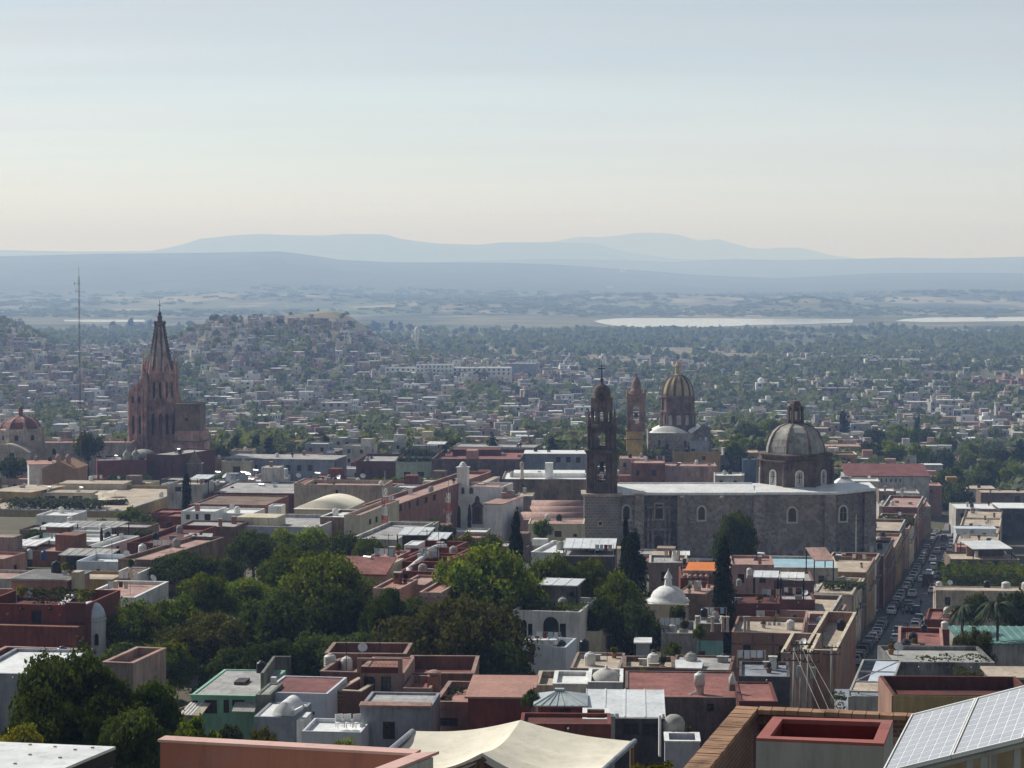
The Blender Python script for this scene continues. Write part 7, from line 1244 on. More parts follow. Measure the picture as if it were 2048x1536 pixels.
for key, px, pt, pb, w, d, lab in (('dark3', 130, 1312, 1520, 195, 120, 'big dark loquat-like tree in front of the lilac grey house'), ('dark4', 298, 1370, 1500, 140, 122, 'dark leafy tree left of the mint house'), ('dark1', 215, 1400, 1536, 150, 112, 'dark tree just above the white porch roof'), ('dark2', 60, 1440, 1536, 120, 108, 'low dark tree behind the white porch roof at the picture edge'), ('dark0', 95, 1395, 0, 170, 112, 'lower dark tree left under the loquat-like tree'), ('dark1', 205, 1340, 0, 120, 120, 'dark tree beside the loquat-like tree'), ('dark4', 262, 1430, 0, 150, 108, 'low dark tree left of the coral parapet'), ('mid2', 385, 1440, 1500, 110, 118, 'olive round bush tree below the mint house')):
    tree_at('garden_tree', key, px, pt, pb, w, d, lab)
tree_at('bush', 'yellow', 40, 1452, 1500, 95, 104, 'yellow green bush above the white porch roof', 'bush'); tree_at('bush', 'olive1', 528, 1462, 1500, 75, 120, 'round green bush under the white shell vault', 'bush'); tree_at('bush', 'big1', 686, 1486, 1510, 85, 110, 'low green bush above the coral parapet', 'bush'); tree_at('bush', 'shrub2', 455, 1452, 1490, 60, 150, 'thin grey green shrub on the yard of the mint house', 'bush')
tree_at('bush', 'yellow', 1290, 1340, 1370, 40, 200, 'yellow green bush beside the thin pillars', 'bush'); tree_at('bush', 'shrub2', 1370, 1452, 1480, 40, 165, 'spindly shrub beside the bulky round grey tank', 'bush'); tree_at('bush', 'dark1', 1062, 1380, 1420, 36, 170, 'dark agave like shrub by the red pavilion', 'bush')
tree_at('cypress', 'cypress', 1447, 1084, 1235, 33, 285, 'tall dark cypress standing in front of the church', 'cypress'); tree_at('cypress', 'cypress', 373, 952, 1018, 17, 470, 'dark cypress left of the white roof canopies', 'cypress'); tree_at('cypress', 'cypress', 918, 1014, 1052, 6, 468, 'slim cypress at the white chapel wall nearer the pylon', 'cypress'); tree_at('cypress', 'cypress', 939, 1010, 1052, 6, 468, 'slim cypress beside the dark chapel portal', 'cypress'); tree_at('cypress', 'cypress', 203, 1058, 1108, 6, 360, 'thin cypress at the corner of the long white house', 'cypress'); tree_at('cypress', 'cypress', 136, 1084, 1110, 6, 355, 'thin cypress in front of the long white house', 'cypress')
tree_at('conifer_tree', 'conifer', 1265, 1072, 1195, 120, 300, 'broad dark conifer in front of the bell tower base', 'conifer'); tree_at('conifer_tree', 'conifer', 1252, 1040, 1130, 44, 306, 'narrow dark conifer tip beside the bell tower base', 'conifer'); tree_at('conifer_tree', 'conifer', 1032, 1030, 1112, 62, 312, 'dark conifer below the white chapel', 'conifer'); tree_at('cedar_tree', 'cedar', 1474, 1032, 1135, 108, dsolve(1474, 1032, 15), 'wide layered dark cedar against the church wall', 'cedar'); tree_at('conifer_tree', 'conifer', 474, 1072, 1140, 36, 335, 'dark conifer at the left end of the park back row', 'conifer')
for i, (key, px, pt, w, d, lab) in enumerate((('yellow', 935, 1070, 70, 330, 'yellow green creeper covered tree below the white chapel'), ('dark2', 980, 1072, 56, 328, 'dark round tree beside the yellow green creeper tree'), ('mid3', 868, 1040, 46, 400, 'grey green tree right of the terracotta palace'), ('shrub2', 900, 1050, 40, 395, 'pale willow like tree by the white chapel'), ('mid0', 1084, 1040, 40, 415, 'small round tree by the cream house below the vaulted wings'), ('midd0', 200, 1040, 50, 420, 'dark tree at the corner of the yellow hotel wall'), ('mid1', 262, 1015, 60, 455, 'loose green tree beside the end of the yellow hotel'), ('mid3', 290, 1030, 50, 440, 'grey green tree below the receding terrace wall'), ('midd1', 20, 915, 70, 625, 'large dark tree in front of the tan gable'), ('midd0', 176, 866, 58, 650, 'dark rounded tree behind the radio mast'), ('midd1', 68, 1060, 40, 380, 'bushy tree behind the small white topped pergola'),
    ('midd0', 1950, 1188, 70, 300, 'dark tree behind the palms by the red roofs'), ('midd1', 2035, 1185, 90, 290, 'dark tree at the picture edge beside the palms'), ('olive1', 1945, 1262, 90, 215, 'dusty olive tree above the stained concrete wall'), ('mid1', 1400, 1250, 30, 250, 'small green tree left of the turquoise wall'), ('midd1', 1356, 1212, 36, 280, 'dark bush tree at the foot of the white domed chapel'), ('mid3', 1346, 1285, 36, 246, 'pale leafy tree in the brown yard'))):
    tree_at('garden_tree', key, px, pt, 0, w, d, lab)
palm(1925, 1192, 262, 'shaggy palm left of the taller palm by the green sheet roof', 95); palm(1996, 1186, 256, 'taller shaggy palm beside the green sheet roof', 100)
PARK2 = [(1752, 858, 60, 640), (1795, 850, 66, 650), (1843, 858, 70, 640), (1890, 872, 62, 630), (1940, 886, 66, 640), (1992, 892, 70, 630), (2040, 900, 64, 640), (1742, 884, 50, 610), (1786, 884, 60, 605), (1836, 888, 66, 600), (1886, 900, 72, 595), (1938, 910, 74, 590), (1985, 922, 70, 585), (2030, 928, 76, 580), (1905, 935, 60, 572), (1960, 944, 60, 566), (1876, 950, 50, 566), (1915, 968, 54, 560),
    (1498, 846, 74, 640), (1478, 868, 56, 625), (1540, 838, 70, 640), (1515, 878, 60, 610), (1560, 862, 50, 600), (1470, 884, 44, 600), (690, 862, 60, 830), (640, 868, 60, 840), (590, 880, 50, 820), (735, 872, 60, 800), (770, 880, 40, 790), (905, 872, 66, 790), (945, 880, 50, 780), (860, 876, 50, 800), (1110, 880, 50, 760), (1240, 850, 46, 700), (1232, 878, 50, 690), (1248, 830, 40, 720), (415, 880, 40, 760), (440, 890, 40, 740)]
# ---------------------------------------------------------------- labels for the many alike things of the far town
MARKS = [(42, 'red dome'), (162, 'radio mast'), (320, 'pink spire'), (478, 'long plaza roof'), (600, 'dish-covered roofs'), (752, 'maroon palace'), (826, 'pale green house'), (940, 'dark stone palace'), (1110, 'white church roof works'), (1203, 'dark bell tower'), (1272, 'yellow-based bell tower'), (1355, 'striped dome'), (1480, 'blue box building'), (1590, 'grey dome'), (1690, 'pinkish broad roof'), (1780, 'red ribbed roof'), (1900, 'street end'), (2000, 'park at the street end')]
ORD = ['nearest', 'second nearest', 'third nearest', 'fourth nearest', 'fifth nearest', 'sixth nearest', 'seventh nearest', 'eighth nearest', 'ninth nearest', 'tenth nearest', 'eleventh nearest', 'twelfth nearest', 'thirteenth nearest', 'fourteenth nearest', 'fifteenth nearest'] + [w + ' nearest' for w in 'sixteenth seventeenth eighteenth nineteenth twentieth'.split()] + ['twenty-%s nearest' % w for w in 'first second third fourth fifth sixth seventh eighth ninth'.split()]
def singled(items):
    """items: (look, px, d, object): give each a label that names its look, the landmark it stands beyond and its rank there"""
    b = {}
    for look, px, d, o in items:
        m = min(MARKS, key=lambda q: abs(q[0] - px)); b.setdefault((look, m[1]), []).append((d, o))
    for (look, m), v in b.items():
        v.sort(key=lambda q: q[0])
        for i, (d, o) in enumerate(v): o['label'] = look + ' beyond the ' + m if len(v) == 1 else ORD[min(i, 28)] + ' ' + look + ' beyond the ' + m
frng = random.Random(77)
LOOKS = [('white', 'palewhite', 'roofwhite'), ('cream', 'cream', 'rooftan'), ('grey', 'bluegrey', 'roofwhite'), ('brown', 'brown', 'sheet'), ('grey', 'grey', 'roofgrey'), ('pale', 'pale', 'roofgrey'), ('pink', 'pink', 'roofpink'), ('salmon', 'salmon', 'roofpink'), ('ochre', 'ochre', 'rooftan'), ('brick', 'brown', 'roofgrey'), ('white', 'bluewhite_wall', 'sheet'), ('brown', 'pinkbrown', 'roofred'), ('tan', 'rooftan', 'sheet'), ('grey', 'concrete', 'roofwhite'), ('pale', 'pale', 'roofpink')]
def far_proto(w, dp, st, room, nwin):
    """walls with true window openings, roof slab with parapet, optional rooftop room"""
    h = 3.1 * st + .5; mb = MB(); ops = []; so = []; bay = w / nwin
    for s in range(st):
        for i in range(nwin): ops.append((bay * (i + .5) - .55, bay * (i + .5) + .55, 1.5 + 3.1 * s + 1.0, 1.5 + 3.1 * s + 2.3))
        so.append((dp * .45, dp * .45 + 1, 1.5 + 3.1 * s + 1, 1.5 + 3.1 * s + 2.3))
    H = h + 1.5; ops = facade(mb, (0, 0, 0), (1, 0, 0), (0, -1, 0), w, 0, H, ops); so = facade(mb, (w, 0, 0), (0, 1, 0), (1, 0, 0), dp, 0, H, so); facade(mb, (w, dp, 0), (-1, 0, 0), (0, 1, 0), w, 0, H, []); facade(mb, (0, dp, 0), (0, -1, 0), (-1, 0, 0), dp, 0, H, [])
    for A, B, C, D in (((0, 0), (w, 0), (w - .2, .2), (.2, .2)), ((w, 0), (w, dp), (w - .2, dp - .2), (w - .2, .2)), ((w, dp), (0, dp), (.2, dp - .2), (w - .2, dp - .2)), ((0, dp), (0, 0), (.2, .2), (.2, dp - .2))): mb.face([(*A, H), (*B, H), (*C, H), (*D, H)]); mb.face([(*C, H - .4), (*D, H - .4), (*D, H), (*C, H)])
    wall = mb.mesh('wall', 'white'); roof = MB().box(.203, w - .203, .203, dp - .203, H - .6, H - .38).mesh('roof', 'roofgrey'); rm = None
    if room: rm = MB().box(w * .55, w * .95, dp * .45, dp * .9, H - .375, H + 2.0).mesh('roof_room', 'white')
    return dict(w=w, dp=dp, wall=wall, roof=roof, room=rm, H=H, wins=[((q[0] + q[1]) / 2, -0.0, q[2], 0) for q in ops] + [(w, (q[0] + q[1]) / 2, q[2], math.pi / 2) for q in so], st=st)
win_me = MB().box(-.54, .54, .12, .16, .01, 1.29).mesh('window', 'glass')
PROT = [far_proto(7, 7, 1, False, 2), far_proto(8.5, 8, 1, True, 2), far_proto(8, 8, 2, False, 2), far_proto(9, 8, 2, True, 2), far_proto(6, 7, 2, False, 2), far_proto(11, 7.5, 1, False, 3)]
cells = set(); far = []
def try_far(px, d, rad=9):
    p = P(px, 700, d); x, y = p.x, p.y; k = (int(x // rad), int(y // rad))
    if any((k[0] + i, k[1] + j) in cells for i in (-1, 0, 1) for j in (-1, 0, 1)): return None
    cells.add(k); return x, y
def town(px, d):      # how likely a house is at this spot
    if px < 1150:
        t = .95 if d < 2300 else .55 if px < 560 and d < 2700 else .2 if d < 2500 else .05
        if 455 < px < 790 and d > 2290: t *= .03
        if px < 150 and d > 2150: t *= .05
        if 380 < px < 620 and 800 < d < 900: t *= .45
        return t
    return .72 if d < 1250 else .5 if d < 1900 else .14 if d < 2600 else .03
N_TRY = 30000
for i in range(N_TRY):
    t = frng.random(); d = 1 / (1 / 745 + (1 / 2900 - 1 / 745) * t); px = frng.uniform(-60, 2110)
    if 1875 < px and d < 900: continue
    if frng.random() > town(px, d): continue
    q = try_far(px, d, 6.6 if d < 1400 else 6.4)
    if q: far.append((d, px, q))
far.sort()
NEAR = 115; named = []
for d, px, (x, y) in far[:NEAR]:
    pr = frng.choice(PROT); lk = frng.choice(LOOKS); rz = -R(frng.choice([4, 8, 13, 18, -6]) + frng.uniform(-3, 3)); o = empty('town_house', (x, y, gz(x, y) - 1.6), rz); st = pr['st']; inst('wall', pr['wall'], o, mat=lk[1]); inst('roof', pr['roof'], o, mat=lk[2])
    if pr['room']: inst('roof_room', pr['room'], o, mat=lk[1])
    for wx, wy, wz, a in pr['wins']: inst('window', win_me, o, (wx, wy, wz), a)
    look = lk[0] + ' ' + ['', 'one-storey', 'two-storey', 'three-storey'][st] + ' house' + (' with a rooftop room' if pr['room'] else ''); tag(o, None, 'house', 'houses of the lower town'); named.append((look, px, d, o))
singled(named)
def distant():
    mats = ['white', 'pale', 'cream', 'grey', 'pink', 'pinkbrown', 'roofwhite', 'rooftan', 'roofgrey', 'roofpink', 'sheet', 'glass', 'brown']; wl = [0, 1, 1, 2, 3, 3, 3, 4, 5, 5, 12, 8]; rl = [6, 6, 7, 8, 8, 9, 10, 3]; mb = MB()
    gg = ground(np.array([q[2][0] for q in far[NEAR:]]), np.array([q[2][1] for q in far[NEAR:]]))
    for (d, px, (x, y)), gq in zip(far[NEAR:], gg):
        w, dp, st = frng.uniform(4.5, 9.5), frng.uniform(5, 8), frng.choice([1, 1, 1, 2, 2]); h = 3.1 * st + .4; a = R(frng.choice([-8, 0, 8, 15]) + frng.uniform(-5, 5)); c, s = math.cos(a), -math.sin(a); g = float(gq) - 1; T = lambda u, v, z: (x + c * u - s * v, y + s * u + c * v, g + z); H = h + 1
        W = frng.choice(wl); mb.mi = W
        for A, B in (((0, 0), (w, 0)), ((w, 0), (w, dp)), ((w, dp), (0, dp)), ((0, dp), (0, 0))): mb.face([T(*A, 0), T(*B, 0), T(*B, H), T(*A, H)])
        mb.mi = frng.choice(rl); e = .2 if frng.random() < .4 else -.25; z = H + .1 if e > 0 else H - .3; mb.face([T(-e, -e, z), T(w + e, -e, z), T(w + e, dp + e, z), T(-e, dp + e, z)])
        if e > 0: mb.face([T(-e, -e, z - .15), T(w + e, -e, z - .15), T(w + e, -e, z), T(-e, -e, z)])
        if frng.random() < .35:
            mb.mi = W; u0 = frng.uniform(0, w - 3); b = MB(); 
            for A, B in (((u0, 3), (u0 + 3, 3)), ((u0 + 3, 3), (u0 + 3, 6)), ((u0 + 3, 6), (u0, 6)), ((u0, 6), (u0, 3))): mb.face([T(*A, z), T(*B, z), T(*B, z + 2.3), T(*A, z + 2.3)])
            mb.face([T(u0, 3, z + 2.3), T(u0 + 3, 3, z + 2.3), T(u0 + 3, 6, z + 2.3), T(u0, 6, z + 2.3)])
        mb.mi = 11; n = max(1, int(w / 3.2))
        for k in range(st):
            for i in range(n):
                if frng.random() < .75: u = w * (i + .5) / n; z0 = 1 + 3.1 * k + 1; V = [(u - .5, -.03, z0), (u + .5, -.03, z0), (u + .5, -.03, z0 + 1.3), (u - .5, -.03, z0 + 1.3)]; mb.face([T(*q) for q in V])
    o = mb.obj('distant_houses', mats); tag(o, kind='stuff')
distant()
# ---------------------------------------------------------------- large buildings of the valley
def big(nm, label, x0, x1, yt, d, h, dep, wall, roof, nw=0, rows=1, yaw=3, cat='building', group=None):
    ws = []; d = dsolve(x0, yt, h)
    for r_ in range(rows):
        for i in range(nw): a = x0 + (x1 - x0) * (i + .3) / nw; k = F / d; ws.append((a, a + (x1 - x0) * .4 / nw, yt + (1.0 + 3 * r_) * k, yt + (2.4 + 3 * r_) * k))
    return house(nm, cat, label, x0, x1, yt, h, d=d, dep=dep, yaw=yaw, wall=wall, roof=roof, par=.3, win=ws, group=group)
big('long_building', 'long white school like building with rows of windows halfway up the slope', 832, 905, 729, 1640, 12, 16, 'white', 'roofgrey', 9, 3); big('long_building', 'long white wing with bright flat roof right of the windowed block', 905, 1022, 735, 1600, 9, 14, 'white', 'roofwhite', 12, 2); big('long_building', 'low white annex left of the windowed block', 770, 832, 735, 1650, 9, 12, 'white', 'roofgrey', 6, 1)
big('warehouse', 'big grey windowless warehouse right of the long white wing', 1020, 1072, 727, 1720, 14, 20, 'bluegrey', 'roofgrey', yaw=5); big('warehouse', 'pinkish block in front of the grey warehouse', 1028, 1054, 748, 1480, 9, 10, 'pink', 'pale', 0)
for i, (a, b, y, d, wl, rf, lab) in enumerate(((1566, 1612, 718, 1900, 'white', 'roofwhite', 'flat white building left of the valley factory'), (1612, 1648, 707, 1920, 'pale', 'roofwhite', 'boxy pale building with raised roof left of the valley factory'), (1680, 1760, 712, 1850, 'pale', 'roofgrey', 'domed roof hall of the valley factory'), (1730, 1840, 718, 1830, 'white', 'sheet', 'long white shed in front of the valley factory'), (1776, 1854, 700, 1960, 'white', 'sheet', 'upper white shed of the valley factory'), (1750, 1840, 760, 1500, 'grey', 'sheet', 'long grey shed with white roof strips in the valley'), (1640, 1700, 776, 1400, 'brown', 'roofgrey', 'low brown shed among valley trees'), (1870, 1930, 800, 1300, 'pale', 'sheet', 'white roofed shed right of the cypress in the valley'))): big('valley_shed', lab, a, b, y, d, 7, 14, wl, rf, 4)
H = big('white_dome_building', 'white building with a round white dome far beyond the striped dome', 1512, 1558, 766, 1300, 10, 12, 'white', 'roofwhite', 3); part(H, MB().lathe([(2.6, H.h - .3), (2.6, H.h + 1.5), (2.3, H.h + 2.6), (1.4, H.h + 3.6), (.2, H.h + 4)], 14, 4, 5), 'dome', 'white', True)
for i in range(9): a = 1945 + 13 * i; big('red_villa', ['first', 'second', 'third', 'fourth', 'fifth', 'sixth', 'seventh', 'eighth', 'ninth'][i] + ' red villa from the valley side in the red housing row', a, a + 12, 758 + (i * 7) % 11 - i, 1450 + (i * 37) % 90, 8, 9, ['terra', 'salmon', 'red'][i % 3], 'roofpink', 2, group='red villas on the far right slope', cat='house')
for i, (a, b, y, d, wl) in enumerate(((452, 502, 762, 1150, 'white'), (540, 560, 828, 1000, 'white'), (700, 715, 800, 1080, 'white'), (806, 838, 768, 1120, 'white'), (998, 1060, 812, 1050, 'pale'), (640, 700, 805, 1060, 'pale'), (1148, 1190, 813, 1080, 'white'), (560, 600, 800, 1040, 'pale'))): big('town_block', ['white block right of the pink spire with rows of windows', 'tall plain white house amid the lower town', 'small bright white block in the lower town', 'white tower house with receding side below the long white school', 'ochre pale block under dark trees left of the dark bell tower', 'wide pale block in the middle of the lower town', 'white arcaded block left of the dark bell tower', 'pale two-storey block right of the yellow wall'][i], a, b, y, d, 8, 10, wl, 'roofwhite', 4, 2)
p = P(834, 690, 2350); g = gz(p.x, p.y); o = empty('water_tower', (p.x, p.y, g)); z = P(834, 655, 2350).z - g; MB().lathe([(1.5, 0), (1.4, z * .6), (2.3, z * .66), (2.4, z * .92), (1.8, z), (.3, z + 1)], 14).obj('tank', 'white', o, True); tag(o, 'pale water tower among cypresses beyond the barren hilltop', 'water tower')
# ---------------------------------------------------------------- trees of the lower town and the valley
trng = np.random.RandomState(9); tl = []
for i in range(42000):
    t = trng.uniform(); d = 1 / (1 / 735 + (1 / 4300 - 1 / 735) * t) if i < 17000 else trng.uniform(1300, 4350); px = trng.uniform(-60, 2110)
    if px < 1150: pr = .19 if d < 2300 else .26 if d < 3000 else .32
    else: pr = .6 if d < 2400 else .45
    if 490 < px < 780 and 2280 < d < 2900: pr *= .3
    if px < 150 and 2150 < d < 2900: pr = .6
    pr *= .55 + .75 * math.sin(px * .011 + d * .004) * math.sin(d * .006 + px * .004 + 1)
    if px < 1150 and d < 2300 and math.sin(px * .021 + d * .0043) + math.sin(px * .0087 - d * .0061 + 2) > 1.3: pr = .95
    if trng.uniform() < pr:
        p = P(px, 700, d); x, y = p.x, p.y
        if y > 4230: continue
        k = (int(x // 9), int(y // 9))
        if d < 2900 and k in cells: continue
        tl.append((d, px, x, y))
tl.sort(); NT = 175 - len(PARK2); items = []
FK = ['far0', 'far1', 'far2', 'far3', 'far4']
for i, (px, pt, w, d) in enumerate(PARK2):
    k = ['midd0', 'mid1', 'midd1', 'mid0', 'mid2'][i % 5] if 1460 > px or px > 1570 else ['mid0', 'mid1', 'midd0', 'mid3'][i % 4]
    d = dsolve(px, pt, 12, lo=d); o = tree_at('park_tree', k, px, pt, 0, w, d, None, group='trees around the old town', seed=i); items.append((('dark green' if k.startswith('midd') else 'light green') + ' round tree', px, d, o))
for i, (d, px, x, y) in enumerate(tl[:NT]):
    rad = trng.uniform(2.6, 5.2); cyp = trng.uniform() < .10; k = 'farcypress' if cyp else FK[i % 5]; o = plant('cypress' if cyp else 'town_tree', k, (x, y, gz(x, y) - .3), 1.3 if cyp else rad, 1 if cyp else trng.uniform(.8, 1.25), trng.uniform(0, 6.28), None, 'cypress' if cyp else 'tree', 'trees of the lower town'); items.append(('slim cypress' if cyp else ('small' if rad < 3.5 else 'large') + ' round tree', px, d, o))
singled(items)
tree_at('cypress', 'farcypress', 1687, 824, 0, 17, dsolve(1687, 824, 16), 'tall cypress right of the grey dome lantern', 'cypress'); tree_at('cypress', 'farcypress', 1836, 832, 0, 9, dsolve(1836, 832, 13), 'thin cypress above the park trees by the street end', 'cypress'); tree_at('cypress', 'farcypress', 2040, 880, 0, 22, dsolve(2040, 880, 16), 'dark cypress at the picture edge in the park', 'cypress'); tree_at('cypress', 'farcypress', 1466, 830, 0, 10, dsolve(1466, 830, 11), 'small cypress between the striped and the grey dome', 'cypress')
def woodland():
    Vs, Qs, n0 = [], [], 0; rest = tl[NT:]; r = trng
    protoV = []
    for s in range(6):
        for n, sz in ((46, .38), (20, .62), (9, .95)):
            rr = np.random.RandomState(s); dd = rr.normal(0, 1, (n, 3)); dd /= np.linalg.norm(dd, axis=1)[:, None]; dd[:, 2] = np.abs(dd[:, 2]) * .95 - .1; C = dd * rr.uniform(.45, 1.0, (n, 1)) + np.array([0, 0, .45]); V, Q = leaf_quads(C, dd, sz, rr, .6); protoV.append((V, Q))
    for d, px, x, y in rest:
        lv = 0 if d < 1500 else 1 if d < 2700 else 2; V, Q = protoV[r.randint(6) * 3 + lv]; rad = r.uniform(2.6, 6.0) * (1.15 if d > 2600 else 1) * (.6 if y > 3980 and px > 1050 or px < 790 and 2200 < y < 2950 else 1); a = r.uniform(0, 6.28); c, s = math.cos(a), math.sin(a); h = rad * r.uniform(.9, 1.3)
        if r.uniform() < .05 and d < 2600: rad, h = 1.5, r.uniform(4, 6)
        W = np.stack([(V[:, 0] * c - V[:, 1] * s) * rad + x, (V[:, 0] * s + V[:, 1] * c) * rad + y, V[:, 2] * h], 1); Vs.append((W, x, y)); Qs.append(Q + n0); n0 += len(V)
    for i in range(5200):       # hedgerows and groves of the far plain
        d = 1 / (1 / 5150 + (1 / 9000 - 1 / 5150) * r.uniform()); px = r.uniform(-40, 2090); q = P(px, 700, d)
        if math.sin(q.x * .0031 + d * .0011) + math.sin(d * .0047 - q.x * .0008) + r.uniform(-1.3, 1.3) < .35: continue
        V, Q = protoV[r.randint(6) * 3 + 2]; rad = r.uniform(4, 9) * d / 6500; Vs.append((V * np.array([rad * r.uniform(1, 3), rad, rad * .55]) + np.array([q.x, q.y, 0]), q.x, q.y)); Qs.append(Q + n0); n0 += len(V)
    g = ground(np.array([q[1] for q in Vs]), np.array([q[2] for q in Vs]))
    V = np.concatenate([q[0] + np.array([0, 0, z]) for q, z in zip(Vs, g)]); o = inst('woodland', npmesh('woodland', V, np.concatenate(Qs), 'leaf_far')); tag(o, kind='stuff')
woodland()
def undergrowth():
    r = trng; Vs, Qs, n0 = [], [], 0
    for i in range(900):
        d = r.uniform(48, 178) if i < 380 else r.uniform(170, 330); x = r.uniform(-.27, .27) * d if i < 380 else r.uniform(-.2, .03) * d
        if any(abs(f[0].x + 4 - x) < 8 and abs(f[0].y + 4 - d) < 8 for f in FP): continue
        s = r.uniform(.6, 1.7); dd = r.normal(0, 1, (60, 3)); dd /= np.linalg.norm(dd, axis=1)[:, None]; dd[:, 2] = np.abs(dd[:, 2]); V, Q = leaf_quads(dd * r.uniform(.4, 1, (60, 1)), dd, .2, r, .7); Vs.append(V * np.array([s, s, s * .9]) + np.array([x, d, gz(x, d)])); Qs.append(Q + n0); n0 += len(V)
    o = inst('undergrowth', npmesh('undergrowth', np.concatenate(Vs), np.concatenate(Qs), 'leaf_dark')); tag(o, kind='stuff')
undergrowth()
for i, (px, y, w) in enumerate(((748, 650, 12), (790, 652, 9), (800, 648, 8), (783, 645, 8), (757, 655, 10), (820, 652, 26), (850, 655, 22), (700, 645, 14), (560, 640, 16), (432, 632, 24), (470, 634, 18), (380, 645, 18), (262, 640, 12), (300, 642, 14), (225, 648, 12))): tree_at('hill_tree', 'farcypress' if w < 13 else FK[i % 5], px, y - 4, 0, w, dsolve(px, y - 4, 11, lo=1500), ['slim dark cypress nearest the barren hilltop', 'slim cypress in the middle of the hilltop row', 'tallest slim cypress of the hilltop row', 'thin cypress left of the pale water tower', 'short cypress on the shoulder of the barren hill', 'rounded dark tree in front of the pale water tower', 'rounded dark tree right of the pale water tower', 'lone tree on top of the barren hill', 'small tree on the crest left of the barren hilltop', 'broad crest tree right of the pink spire', 'second crest tree right of the pink spire', 'small crest tree beside the pink spire', 'thin crest tree left of the pink spire', 'round crest tree just left of the pink spire', 'small tree between the lake strip and the pink spire'][i], 'tree', 'trees on the crest behind the town')
# ---------------------------------------------------------------- filler houses of the old town where the photograph shows only crowded roofs
def filler():
    pts = np.array([(q.x, q.y) for f in FP for q in f]); fr = random.Random(4); n = 0; placed = []; its = []
    for y in np.arange(205, 730, 13.5):
        for x in np.arange(-.24 * y, .24 * y, 14.0):
            X, Y = x + fr.uniform(-2, 2), y + fr.uniform(-2, 2)
            if abs(X - xs_at(Y)) < 15 or (X > xs_at(Y) and Y < 330): continue
            if np.min((pts[:, 0] - X) ** 2 + (pts[:, 1] - Y) ** 2) < 8.5 ** 2: continue
            px, py = proj((X, Y, gz(X, Y))); 
            if 200 < px < 1300 and 212 < Y < 300: continue           # the park
            if 1720 < px and Y > 545 or px < 330 and 425 < Y < 520: continue
            if any((a - X) ** 2 + (b - Y) ** 2 < 150 for a, b in placed): continue
            placed.append((X, Y))
    for X, Y in placed:
        pr = PROT[fr.choice([0, 1, 0, 5])]; lk = fr.choice(LOOKS + [('red', 'red', 'roofred'), ('terracotta', 'terra', 'roofpink'), ('brown', 'brown', 'roofgrey')] * 2); a = -R(9 + fr.uniform(-4, 5)); o = empty('town_house', (X - 4, Y - 3, gz(X, Y) - 2.4), a); inst('wall', pr['wall'], o, mat=lk[1]); inst('roof', pr['roof'], o, mat=lk[2])
        if pr['room']: inst('roof_room', pr['room'], o, mat=lk[1])
        for wx, wy, wz, aa in pr['wins']: inst('window', win_me, o, (wx, wy, wz), aa)
        tag(o, None, 'house', 'small houses filling the old town'); px, py = proj((X, Y, gz(X, Y) + 3)); its.append(('small flat %s house' % lk[0], px, Y, o, py))
    return its
FILL = filler()
NM = [(P(px, py, d), nm) for px, py, d, nm in ((100, 1030, 480, 'yellow hotel'), (240, 940, 610, 'wavy red chapel'), (376, 940, 650, 'square stone tower'), (560, 925, 660, 'long grey plaza roof'), (640, 1005, 420, 'cream vault'), (690, 985, 490, 'tan arched house'), (830, 930, 640, 'pale green house'), (790, 1010, 430, 'terracotta palace'), (950, 1000, 470, 'white chapel'), (1100, 960, 505, 'brown stone church'), (1203, 1000, 450, 'dark bell tower'), (1355, 940, 560, 'pale brick house'), (1500, 1050, 440, 'grey church nave'), (1590, 930, 470, 'grey dome'), (1780, 950, 540, 'red ribbed roof'), (1960, 1040, 490, 'big grey wall'), (1340, 1200, 292, 'white lantern dome'), (1447, 1160, 285, 'dark cypress'), (1600, 1130, 343, 'pale blue roof'), (1500, 1290, 243, 'large brick house'), (1420, 1280, 248, 'turquoise wall'), (1110, 1250, 248, 'arched house'), (860, 1120, 290, 'red stepped roofs'), (90, 1230, 228, 'deep red house'), (120, 1090, 372, 'long white house'), (540, 1050, 385, 'large flat grey roof'), (300, 1080, 345, 'red roof deck'), (1660, 1330, 238, 'salmon corner house'), (1660, 1200, 288, 'ochre house'), (1840, 1290, 262, 'bright red roof'), (1980, 1100, 408, 'tilted white canopy'), (450, 1440, 188, 'mint house'), (600, 1420, 184, 'maroon roofed white house'), (760, 1370, 190, 'pinkish terracotta house'), (1000, 1420, 176, 'salmon roofed red house'), (1360, 1400, 186, 'long patchy red roof'))]
def near_label(look, x, y): return min(NM, key=lambda q: (q[0].x - x) ** 2 + (q[0].y - y) ** 2)[1]
def name_near(items):
    b = {}
    for look, o in items: b.setdefault((look, near_label(look, o.location.x, o.location.y)), []).append(o)
    for (look, m), v in b.items():
        v.sort(key=lambda o: o.location.y)
        for i, o in enumerate(v): o['label'] = look + ' close to the ' + m if len(v) == 1 else ORD[min(i, 28)] + ' ' + look + ' close to the ' + m
name_near([(a, o) for a, px, d, o, py in FILL])
